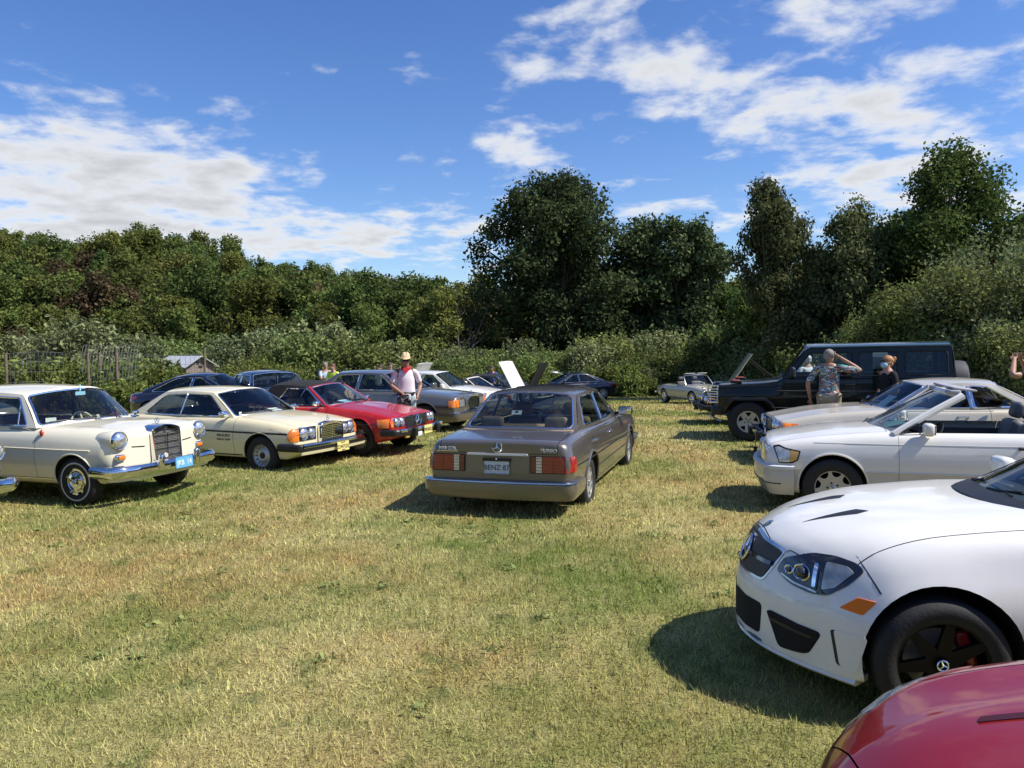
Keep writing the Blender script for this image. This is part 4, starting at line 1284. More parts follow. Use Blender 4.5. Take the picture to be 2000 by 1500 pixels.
# ---------------------------------------------------------------- seventies pillarless coupe
def coupe_123(name, label, loc, yaw, pnt, **kw):
    c = start(name, label, loc, yaw, pnt, **kw)
    c.update(wb=2.71, xf=2.06, xr=-2.26,
        curves=dict(zb=[(-2.26, .36), (-1.8, .26), (1.8, .25), (2.06, .36)], wb=[(-2.26, .76), (-1.3, .82), (1.3, .82), (2.06, .76)],
            zm=[(-2.26, .62), (2.06, .60)], wm=[(-2.26, .86), (-1.0, .89), (1.0, .89), (2.06, .86)],
            zt=[(-2.26, .84), (-1.5, .895), (.7, .885), (1.5, .84), (2.06, .765)], wt=[(-2.26, .78), (-1.2, .815), (.7, .815), (2.06, .79)],
            zc=[(-2.26, .87), (-1.5, .93), (.75, .945), (1.5, .895), (2.06, .80)]),
        endf=(.10, .055, .06, .035, .03), endr=(.12, .07, .06, .035, .03), fil=(.06, .18, .10, .22), bow_f=.045, bow_r=.03, rake_f=-.03, edge=(.6, .85),
        arch=((.35, .32), (.345, .32)),
        split=dict(doors=((-.50, .80),), sill=.30, cab=(-1.60, .70, .725, .80), hood=(.86, 2.01, .70), trunk=(-2.24, -1.75, .66, .70)))
    finish(c)
    c['gh'] = dict(A=(.74, .885), At=(.12, 1.285), Ct=(-1.02, 1.285), C=(-1.70, .905), belt=(.76, .785, .73), roofw=(.585, .61, .57), peak=.025, crown=.06,
        bowf=(.18, .12), bowr=(.14, .10), rise=.03, frame=pnt, gasket=CHROME, gr=.011, glass=GLASS_SMOKE, wglass=GLASS, wmargin=(.05, .06),
        wins=[dict(p=[(.55, .915), (.08, 1.25), (-.42, 1.265), (-.46, .915)], r=[.03, .04, .02, .02]),
              dict(p=[(-.475, .915), (-.435, 1.265), (-.98, 1.245), (-1.34, .95), (-1.30, .92)], r=[.02, .02, .09, .05, .03])])
    greenhouse(c); interior(c, LEATHER_B, rows=((-.1, 2), (-.95, 3)), wheel_mat=BLACK)
    root = c['root']; xf = c['xf']
    D = (-1, 0, 0)
    for s in (1, -1):
        bz = patch(c, 'lamp_bezel', round_poly([(s * .325, .545), (s * .71, .545), (s * .71, .765), (s * .325, .765)], .015), CHROME_D, D, .006)
        patch(c, 'bezel_inner', round_poly([(s * .338, .558), (s * .70, .558), (s * .70, .752), (s * .338, .752)], .012), BLACK, D, .010, parent=bz)
        for y, r_ in ((.605, .088), (.43, .074)):
            hit = c['bvh'].ray_cast(Vector((4, s * y, .655)), Vector(D))[0]
            headlamp(c, hit.x + .018, s * y, .655, r_, bulge=.022, depth=.03)
        tl = patch(c, 'turn_signal', round_poly([(s * .718, .548), (s * .84, .548), (s * .835, .745), (s * .718, .76)], .012), AMBER, D, .012)
        patch(c, 'lens', round_poly([(xf - .155, .60), (xf - .11, .548), (xf - .045, .548), (xf - .045, .76), (xf - .12, .735)], .02), AMBER, (0, -s, 0), .012, parent=tl)
        patch(c, 'lens_rib', [(s * .72, .65), (s * .83, .65), (s * .83, .657), (s * .72, .657)], mat('amber_rib', (.4, .1, .01), .3), D, .016, .006, parent=tl)
        side_strip(c, 'side_moulding', s, [(-2.1, .70), (1.90, .665)], .026, BLACK, .010)
        side_strip(c, 'side_trim', s, [(-2.1, .716), (1.90, .681)], .007, CHROME, .009)
        side_strip(c, 'sill_strip', s, [(-.95, .30), (.95, .30)], .02, BLACK)
        handle(c, -.36, .80, s)
        for xw in (1.355, -1.355):
            pr = []
            for j in range(25):
                a = R(-4 + 188 * j / 24); px, pz = xw + .357 * math.cos(a), .32 + .357 * math.sin(a)
                hit = c['bvh'].ray_cast(Vector((px, s * 2, pz)), Vector((0, -s, 0)))[0]
                if hit: pr.append((px, hit.y + s * .001, pz))
            mb = MB(); mb.tube(pr, .011, 6); mb.build('wheel_arch_lip', pnt, root)
    c['mesh_mat'] = BLACK
    sh, X = grille_shell(c, xf + .075, .275, .285, .785, .475, depth=.16, arch=.025, th=.022)
    bars(c, 'grille_bar', 9, lambda y, z: X(z, y) - .004, -.258, .258, .505, .752, .013, CHROME, parent=sh)
    bars(c, 'grille_bar', 1, lambda y, z: X(z, y) + .0, -.02, .02, .50, .76, .010, CHROME, True, parent=sh)
    bars(c, 'grille_rib', 12, lambda y, z: X(z, y) - .016, -.255, .255, .50, .755, .004, CHROME_D, True, parent=sh)
    emblem(c, (xf - .02, 0, .86), (0, 1, 0), (0, 0, 1), .036, t=.0035, name='bonnet_star')
    # impact bumpers
    for s_, x in ((1, xf + .20), (-1, 2.46)):
        P = bumper_path(x, .885, .52, .10, .05, sgn=s_)
        mb = MB(); mb.sweep(P, [(-.09, .40), (-.01, .395), (.012, .42), (.012, .485), (-.01, .51), (-.09, .51)]); b = mb.build('bumper', BLACK, root)
        mb = MB(); mb.sweep(P[7:-7], [(-.02, .452), (.014, .448), (.03, .462), (.03, .495), (.014, .512), (-.02, .512)]); mb.build('bumper_blade', CHROME, b)
        mb = MB(); mb.sweep(P[6:-6], [(-.08, .345), (-.02, .345), (-.005, .392), (-.08, .394)]); mb.build('bumper_apron', pnt, b)
    plate(c, (xf + .245, .06, .395), (0, 1, 0), (-.05, 0, 1), mat('plate_yellow', (.72, .62, .22), .5, var=.06), mat('plate_ink2', (.02, .02, .02), .6), '22447QQ', ts=.085, sx=.86, extra=[('NEW JERSEY', .022, .06, mat('plate_ink2', (0, 0, 0))), ('HISTORIC', .02, -.062, mat('plate_ink2', (0, 0, 0)))])
    mirror(c, .62, .955, .76, -1, CHROME, (.10, .17, .11)); mirror(c, .62, .955, .76, 1, CHROME, (.10, .17, .11))
    wheels(c, 'bundt', .316, .19, .192, 1.488, 1.446)
    wiper(c, .1, -.62); wiper(c, .55, -.02)
    # lettering on the near door
    dm = mat('decal_black', (.01, .01, .01), .5)
    for t, z, sz, x in (('MB-EURO', .612, .062, .60), ('PIRATE TEAM', .545, .044, .60)):
        hit = c['bvh'].ray_cast(Vector((x, -3, z)), Vector((0, 1, 0)))[0]
        text(t, sz, dm, frame_mat4(hit + Vector((0, -.004, 0)), (1, 0, 0), (0, 0, 1)), c['panels'].get('door#0r'), sx=1.1, ex=.0015)
    w = c['wind'](.3, .12); mb = MB(); mb.box(w + Vector((-.12, 0, -.005)), (.16, .22, .003), Matrix.Rotation(R(12), 3, 'Y')); mb.build('dash_paper', PAPER, root)
    w = c['wind'](-.80, .12); mb = MB(); mb.box(w + Vector((-.03, 0, 0)), (.003, .06, .06)); mb.build('window_sticker', PAPER, root)
    return c

# ---------------------------------------------------------------- seventies roadster and its long coupe sister
def roadster_107(name, label, loc, yaw, pnt, top='soft', wb=2.46, front=True, group=None, seat=LEATHER_B, hood_open=None, style='slots', lip=None, plate_=None, **kw):
    c = start(name, label, loc, yaw, pnt, group=group, **kw)
    h = wb / 2
    def mod(x, p):
        X, y, z = p
        k = max(0, min(1, (x - .5) / .5))
        if k > 0 and z > .6: z += .014 * k * math.exp(-((abs(y) - .36) / .07) ** 2)
        return (X, y, z)
    ov = .735 if wb < 2.6 else .80
    c.update(wb=wb, xf=h + ov, xr=-h - .95, mod=mod,
        curves=dict(zb=[(-h - .95, .34), (-h - .4, .25), (h + .3, .23), (h + ov, .34)], wb=[(-h - .95, .76), (-h, .82), (h, .82), (h + ov, .77)],
            zm=[(-h - .95, .60), (h + ov, .555)], wm=[(-h - .95, .85), (-h, .888), (h, .888), (h + ov, .86)],
            zt=[(-h - .95, .80), (-h + .1, .865), (.4, .855), (h, .80), (h + ov, .685)], wt=[(-h - .95, .76), (-h, .80), (.5, .80), (h + ov, .775)],
            zc=[(-h - .95, .83), (-h + .1, .885), (.55, .905), (h, .85), (h + ov, .715)]),
        endf=(.12, .07, .06, .03, .03), endr=(.14, .08, .06, .03, .03), fil=(.06, .16, .075, .2), bow_f=.07, bow_r=.03, rake_f=-.05, edge=(.62, .8),
        arch=((.352, .325), (.345, .325)),
        split=dict(doors=((-h + .55 if wb > 2.6 else -.62, .58),), sill=.30, cab=(-h + .02 if wb > 2.6 else -.98, .48, .70, .76), hood=(.66, h + ov - .045, .66), trunk=(-h - .93, -h - .30, .66, .62)))
    if hood_open: c['split'].pop('hood')
    finish(c)
    A, At = (.53, .86), (.03, 1.20)
    root = c['root']; xf = c['xf']
    if top == 'soft':
        c['gh'] = dict(A=A, At=At, Ct=(-.78, 1.225), C=(-1.15, .87), belt=(.735, .745, .70), roofw=(.565, .585, .57), peak=.03, crown=.06, bowf=(.20, .13), bowr=(.05, .05), rise=.03,
            frame=pnt, gasket=CHROME, gr=.012, glass=GLASS, roof_mat=SOFT_TOP, side_mat=SOFT_TOP, rear_glass=True, bmargin=(.25, .2),
            wins=[dict(p=[(.40, .89), (.0, 1.175), (-.42, 1.18), (-.62, .89)], r=.03, down=False)])
        greenhouse(c)
        for s in (1, -1):
            mb = MB(); mb.tube([(A[0] + .0, s * .735, A[1]), (At[0], s * .567, At[1])], .028, 8); mb.build('windscreen_pillar', pnt, root)
            mb = MB(); mb.tube([(A[0] - .045, s * .742, A[1]), (At[0] - .045, s * .574, At[1])], .010, 8); mb.build('pillar_trim', CHROME, root)
    elif top == 'open':
        c['gh'] = dict(A=A, At=At, Ct=(-.7, 1.2), C=(-1.1, .87), belt=(.735, .745, .70), roofw=(.565, .585, .57), bowf=(.20, .13), rise=.03, open=True, frame=pnt, gasket=CHROME, gr=.01, wins=[])
        greenhouse(c)
        mb = MB(); rbox(mb, (-1.02, 0, .895), (.36, 1.36, .06), .03); mb.build('hood_cover', SOFT_TOP, root)
    else:
        c['gh'] = dict(A=(.54, .865), At=(-.06, 1.215), Ct=(-1.0, 1.225), C=(-1.62, .875), belt=(.745, .755, .70), roofw=(.575, .60, .56), peak=.035, crown=.06, bowf=(.20, .13), bowr=(.12, .09), rise=.03,
            frame=pnt, gasket=CHROME, gr=.011, glass=GLASS_DK, wglass=GLASS, wmargin=(.05, .05),
            wins=[dict(p=[(.38, .89), (-.09, 1.185), (-.56, 1.205), (-.60, .89)], r=.03),
                  dict(p=[(-.66, .895), (-.63, 1.205), (-.90, 1.195), (-1.30, .955), (-1.26, .905)], r=[.02, .02, .06, .05, .03], gasket=CHROME, k=1.7)])
        greenhouse(c)
        for s in (1, -1):
            mb = MB(); mb.tube([(-.63, s * (c['yside'](-.63, .885) + .004), .885), (-.595, s * (c['yside'](-.595, 1.205) + .004), 1.205)], .018, 8); mb.build('quarter_pillar', CHROME, root)
            mb = MB(); mb.tube([(.54, s * .748, .868), (-.06, s * .578, 1.218)], .02, 8); mb.build('pillar_trim', CHROME_D, root)
    interior(c, seat, rows=((-.28, 2),) + (((-1.0, 3),) if top == 'coupe' else ()), wheel_mat=BLACK)
    for s in (1, -1):
        side_strip(c, 'side_moulding', s, [(c['xr'] + .1, .60), (xf - .34, .565)], .018, BLACK, .008)
        side_strip(c, 'sill_cladding', s, [(-h + .38, .31), (h - .38, .31)], .09, BLACK if lip is None else lip, .008)
        side_strip(c, 'belt_trim', s, [(-.9, .845), (.5, .842)], .010, CHROME, .006)
        handle(c, -.47, .76, s)
        for xw in (h, -h):
            pr = []
            for j in range(25):
                a = R(-4 + 188 * j / 24); px, pz = xw + .362 * math.cos(a), .325 + .362 * math.sin(a)
                hit = c['bvh'].ray_cast(Vector((px, s * 2, pz)), Vector((0, -s, 0)))[0]
                if hit: pr.append((px, hit.y + s * .002, pz))
            mb = MB(); mb.tube(pr, .016, 6); mb.build('wheel_arch_lip', pnt, root)
    mirror(c, .40, .925, .74, -1, CHROME, (.09, .16, .10)); mirror(c, .40, .925, .74, 1, CHROME, (.09, .16, .10))
    wheels(c, style, .318, .20, .205, 1.46, 1.45)
    if front:
        D = (-1, 0, 0)
        for s in (1, -1):
            bz = patch(c, 'lamp_bezel', round_poly([(s * .425, .515), (s * .74, .515), (s * .74, .678), (s * .425, .678)], .015), CHROME_D, D, .006)
            for y in (.658, .508):
                hit = c['bvh'].ray_cast(Vector((4, s * y, .60)), Vector(D))[0]
                headlamp(c, hit.x + .02, s * y, .60, .068, bulge=.022, depth=.03)
            tl = patch(c, 'turn_signal', [(s * .748, .52), (s * .80, .52), (s * .80, .665), (s * .748, .672)], AMBER, D, .010)
            patch(c, 'lens', round_poly([(xf - .29, .515), (xf - .10, .51), (xf - .10, .665), (xf - .33, .655)], .01), AMBER, (0, -s, 0), .008, parent=tl)
            mb = MB(); rbox(mb, (xf + .10, s * .52, .345), (.05, .13, .055), .012); mb.build('fog_lamp', mat('fog_yellow', (.6, .42, .1), .25, coat=.8), root)
        gp = patch(c, 'grille_surround', round_poly([(-.405, .485), (.405, .485), (.415, .695), (-.415, .695)], .02), CHROME, D, .012, .03)
        patch(c, 'grille_mesh', round_poly([(-.39, .50), (.39, .50), (.40, .68), (-.40, .68)], .015), BLACK, D, .016, parent=gp)
        for k in range(6):
            z = .52 + .028 * k
            patch(c, 'grille_bar', [(-.385, z), (.385, z), (.385, z + .006), (-.385, z + .006)], CHROME_D, D, .024, .01, parent=gp, spacing=.1)
        hit = c['bvh'].ray_cast(Vector((4, 0, .59)), Vector(D))[0]
        emblem(c, hit + Vector((.045, 0, 0)), (0, 1, 0), (0, 0, 1), .098, gp, t=.011)
        P = bumper_path(xf + .19, .88, .42, .11, .08)
        mb = MB(); mb.sweep(P, [(-.09, .375), (-.01, .37), (.012, .395), (.012, .455), (-.01, .485), (-.09, .485)]); b = mb.build('bumper', BLACK, root)
        for seg in (P[8:11], P[11:-11], P[-11:-8]) if True else ():
            if len(seg) > 1:
                mb = MB(); mb.sweep(seg, [(-.02, .43), (.014, .425), (.032, .44), (.032, .472), (.014, .49), (-.02, .49)]); mb.build('bumper_blade', CHROME, b)
        for s in (1, -1): mb = MB(); rbox(mb, (xf + .20, s * .42, .42), (.10, .09, .15), .02); mb.build('overrider', BLACK, b)
        patch(c, 'front_apron', [(-.72, .30), (.72, .30), (.74, .37), (-.74, .37)], pnt, D, .03, .05)
        if plate_:
            plate(c, (xf + .25, .0 if plate_ != 'low' else .1, .43), (0, 1, 0), (0, 0, 1), mat('plate_yellow', (.72, .62, .22)), mat('plate_ink2', (0, 0, 0)), plate_, ts=.085, sx=.86)
            mb = MB(); rbox(mb, (xf + .225, -.30, .37), (.03, .17, .08), .01); bo = mb.build('badge_plate', mat('plate_grey', (.42, .45, .47)), root)
        P = bumper_path(-c['xr'] + .18, .87, .40, .11, .05, sgn=-1)
        mb = MB(); mb.sweep(P, [(-.09, .40), (-.01, .395), (.012, .42), (.012, .48), (-.01, .51), (-.09, .51)]); mb.build('bumper', BLACK, root)
    if hood_open:
        # bonnet raised on its hinges
        ang, hinge = hood_open
        xh = h + .67 if hinge == 'front' else .68
        zh = .735 if hinge == 'front' else .90
        L = h - .02; sg = -1 if hinge == 'front' else 1
        ca, sa = math.cos(R(ang)), math.sin(R(ang))
        mb = MB(); vs = []; nu, nv = 10, 8
        for lay in (0, -.03):
            for j in range(nv + 1):
                for i in range(nu + 1):
                    u = -1 + 2 * i / nu; t = j / nv * L
                    bul = .04 * (1 - u * u) + lay
                    vs.append((xh + sg * (t * ca) - sg * bul * sa, u * (.64 if lay == 0 else .62), zh + t * sa + bul * ca))
        n1 = (nu + 1) * (nv + 1)
        fs = [(j * (nu + 1) + i, j * (nu + 1) + i + 1, (j + 1) * (nu + 1) + i + 1, (j + 1) * (nu + 1) + i) for j in range(nv) for i in range(nu)]
        fs += [tuple(q + n1 for q in f) for f in fs]
        per = [i for i in range(nu + 1)] + [j * (nu + 1) + nu for j in range(1, nv + 1)] + [nv * (nu + 1) + i for i in range(nu - 1, -1, -1)] + [j * (nu + 1) for j in range(nv - 1, 0, -1)]
        fs += [(per[i], per[(i + 1) % len(per)], per[(i + 1) % len(per)] + n1, per[i] + n1) for i in range(len(per))]
        mb.add(vs, fs); ho = mb.build('hood', kw.get('hood_mat', pnt), root)
        mb = MB(); mb.tube([(xh + sg * L * .55, .5, zh - .05), (xh + sg * L * .6 * ca, .5, zh + L * .58 * sa)], .01, 6); mb.build('hood_stay', BLACK, ho)
    wiper(c, .05, -.6); wiper(c, .55, -.05)
    return c

# ---------------------------------------------------------------- nineties mid-size saloon / cabriolet
def midsize_124(name, label, loc, yaw, pnt, low, top='open', seat=LEATHER_G, group=None, style='eighthole', front=True, hood_mat=None, **kw):
    c = start(name, label, loc, yaw, pnt, group=group, **kw)
    c.update(wb=2.715, xf=2.12, xr=-2.26, two=(.50, low),
        curves=dict(zb=[(-2.26, .34), (-1.8, .23), (1.8, .22), (2.12, .30)], wb=[(-2.26, .76), (-1.3, .82), (1.3, .82), (2.12, .72)],
            zm=[(-2.26, .66), (2.12, .62)], wm=[(-2.26, .83), (-1.0, .872), (1.0, .872), (2.12, .80)],
            zt=[(-2.26, .885), (-1.4, .93), (.7, .905), (1.4, .855), (2.12, .765)], wt=[(-2.26, .76), (-1.2, .80), (.7, .80), (1.4, .785), (2.12, .72)],
            zc=[(-2.26, .91), (-1.4, .955), (.75, .965), (1.5, .905), (2.12, .79)]),
        endf=(.22, .10, .10, .05, .04), endr=(.2, .10, .10, .05, .04), fil=(.06, .22, .12, .25), bow_f=.09, bow_r=.06, rake_f=-.10, rake_r=-.05, edge=(.62, .82),
        arch=((.352, .325), (.345, .325)))
    two_door = top in ('open', 'soft')
    c['split'] = dict(doors=((-.62, .70),) if two_door else ((-.30, .70), (-1.22, -.30)), sill=.29, cab=(-1.35, .66, .70, .82), hood=(.80, 2.06, .66), trunk=(-2.2, -1.62, .62, .72))
    finish(c)
    A, At = (.74, .90), (.04, 1.315)
    root = c['root']; xf = c['xf']
    if top == 'open':
        c['gh'] = dict(A=A, At=At, Ct=(-.9, 1.33), C=(-1.4, .93), belt=(.745, .75, .70), roofw=(.575, .58, .56), bowf=(.22, .13), rise=.035, crown=.04, open=True, frame=pnt, frame_r=.040, gasket=BLACK, gr=.012, wglass=GLASS, wins=[])
        greenhouse(c)
        mb = MB(); rbox(mb, (-1.42, 0, .955), (.55, 1.32, .09), .04); mb.build('hood_cover', LEATHER_G, root)
        # sun visors standing above the windscreen rail
        for s in (1, -1):
            w = c['wind'](s * .48, 1.0)
            mb = MB(); rbox(mb, w + Vector((-.13, 0, .035)), (.24, .46, .024), .011, rot=Matrix.Rotation(R(-8), 3, 'Y')); mb.build('sun_visor', mat('visor_grey', (.32, .33, .35), .7, var=.1), root)
        mb = MB(); w = c['wind'](0, 1.0); rbox(mb, w + Vector((-.06, 0, .0)), (.12, 1.10, .05), .02); mb.build('header_rail', mat('visor_grey', (.3, .3, .3)), root)
        for s in (1, -1):
            mb = MB(); mb.tube([(A[0] - .05, s * .748, A[1] + .01), (A[0] - .24, s * .735, A[1] + .13), (A[0] - .26, s * .74, A[1] + .005)], .008, 6); mb.build('quarter_light', BLACK, root)
    elif top == 'soft':
        c['gh'] = dict(A=A, At=At, Ct=(-1.0, 1.33), C=(-1.45, .93), belt=(.745, .75, .70), roofw=(.575, .60, .57), peak=.03, crown=.06, bowf=(.2, .13), bowr=(.05, .05), rise=.03, frame=pnt, gasket=CHROME, gr=.009, glass=GLASS,
            roof_mat=SOFT_TOP, side_mat=SOFT_TOP, bmargin=(.2, .2), wins=[dict(p=[(.55, .935), (-.02, 1.28), (-.60, 1.29), (-.68, .935)], r=.03)])
        greenhouse(c)
    else:
        c['gh'] = dict(A=(.78, .90), At=(.12, 1.345), Ct=(-1.0, 1.36), C=(-1.48, .94), belt=(.75, .76, .70), roofw=(.575, .60, .56), peak=.025, crown=.055, bowf=(.2, .13), bowr=(.12, .09), rise=.03, frame=pnt, gasket=BLACK, gr=.010, glass=GLASS_SMOKE, wglass=GLASS,
            wins=[dict(p=[(.56, .935), (.10, 1.305), (-.26, 1.325), (-.30, .945)], r=.03), dict(p=[(-.37, .945), (-.335, 1.325), (-.92, 1.31), (-1.18, .96)], r=.04)])
        greenhouse(c)
    interior(c, seat, mat('cabin_grey', (.045, .047, .05), .7, var=.15) if top == 'open' else None, rows=((-.50 if top == 'open' else -.28, 2), (-1.02, 3)), wheel_mat=BLACK)
    for s in (1, -1):
        side_strip(c, 'side_trim', s, [(-1.0, .50), (1.0, .50)], .014, mat('trim_light', (.62, .62, .6), .4), .010)
        side_strip(c, 'crease', s, [(-1.9, .815), (1.55, .80)], .008, pnt, .004)
        handle(c, -.50 if two_door else -.18, .79, s, BLACK)
        for xw in (1.3575, -1.3575):
            pr = []
            for j in range(25):
                a = R(-6 + 192 * j / 24); px, pz = xw + .362 * math.cos(a), .325 + .362 * math.sin(a)
                hit = c['bvh'].ray_cast(Vector((px, s * 2, pz)), Vector((0, -s, 0)))[0]
                if hit: pr.append((px, hit.y + s * .001, pz))
            mb = MB(); mb.tube(pr, .012, 6); mb.build('wheel_arch_lip', pnt, root)
    mx_ = .42 if top == 'open' else .55
    mirror(c, mx_, .975, .745, -1, pnt, (.11, .17, .14)); mirror(c, mx_, .975, .745, 1, pnt, (.11, .17, .14))
    wheels(c, style, .318, .205, .205, 1.50, 1.49)
    for s_, x in ((1, xf + .06), (-1, 2.34)):
        P = bumper_path(x, .83, .42, .18, .10, sgn=s_)
        mb = MB(); mb.sweep(P, [(-.10, .20), (-.05, .20), (-.02, .26), (.012, .335), (.018, .44), (.008, .495), (-.02, .51), (-.10, .51)]); b = mb.build('bumper', low, root)
        mb = MB(); mb.sweep(P, [(-.04, .500), (.012, .490), (.030, .500), (.026, .53), (-.0, .54), (-.04, .54)]); mb.build('bumper_strip', mat('trim_light', (.6, .6, .6)), b)
        mb = MB(); mb.sweep(P[1:-1], [(-.0, .325), (.019, .33), (.019, .338), (-.0, .342)]); mb.build('bumper_groove', BLACK, b)
    if front:
        D = (-1, 0, 0)
        for s in (1, -1):
            hl = patch(c, 'headlamp', round_poly([(s * .31, .575), (s * .60, .57), (s * .60, .735), (s * .32, .75)], .02), LAMP, D, .012)
            ts = patch(c, 'turn_signal', round_poly([(s * .605, .57), (s * .70, .57), (s * .70, .72), (s * .605, .735)], .01), CLEAR_LENS, D, .010)
            sp = round_poly([(xf - .40, .60), (xf - .34, .565), (xf - .20, .56), (xf - .135, .75), (xf - .20, .765), (xf - .27, .735), (xf - .43, .705)], .012)
            patch(c, 'lens_surround', sp, BLACK, (0, -s, 0), .006, parent=ts)
            patch(c, 'lens', round_poly([(xf - .315, .58), (xf - .205, .575), (xf - .155, .735), (xf - .20, .745), (xf - .27, .718), (xf - .315, .71)], .012), CLEAR_LENS, (0, -s, 0), .012, parent=ts)
            patch(c, 'lens', round_poly([(xf - .385, .608), (xf - .318, .58), (xf - .318, .71), (xf - .41, .695)], .012), mat('amber_clear', (.72, .40, .08), .2, coat=.8), (0, -s, 0), .012, parent=ts)
        sh, X = grille_shell(c, xf + .05, .25, .235, .775, .53, depth=.14, arch=.012, th=.02, lean=.2, v=.05)
        bars(c, 'grille_bar', 7, lambda y, z: X(z, y) - .008, -.22, .22, .55, .75, .007, CHROME_D, parent=sh)
        emblem(c, (xf - .05, 0, .845), (0, 1, 0), (0, 0, 1), .036, t=.0035, name='bonnet_star')
    wiper(c, .0, -.65, .03, .12); 
    return c
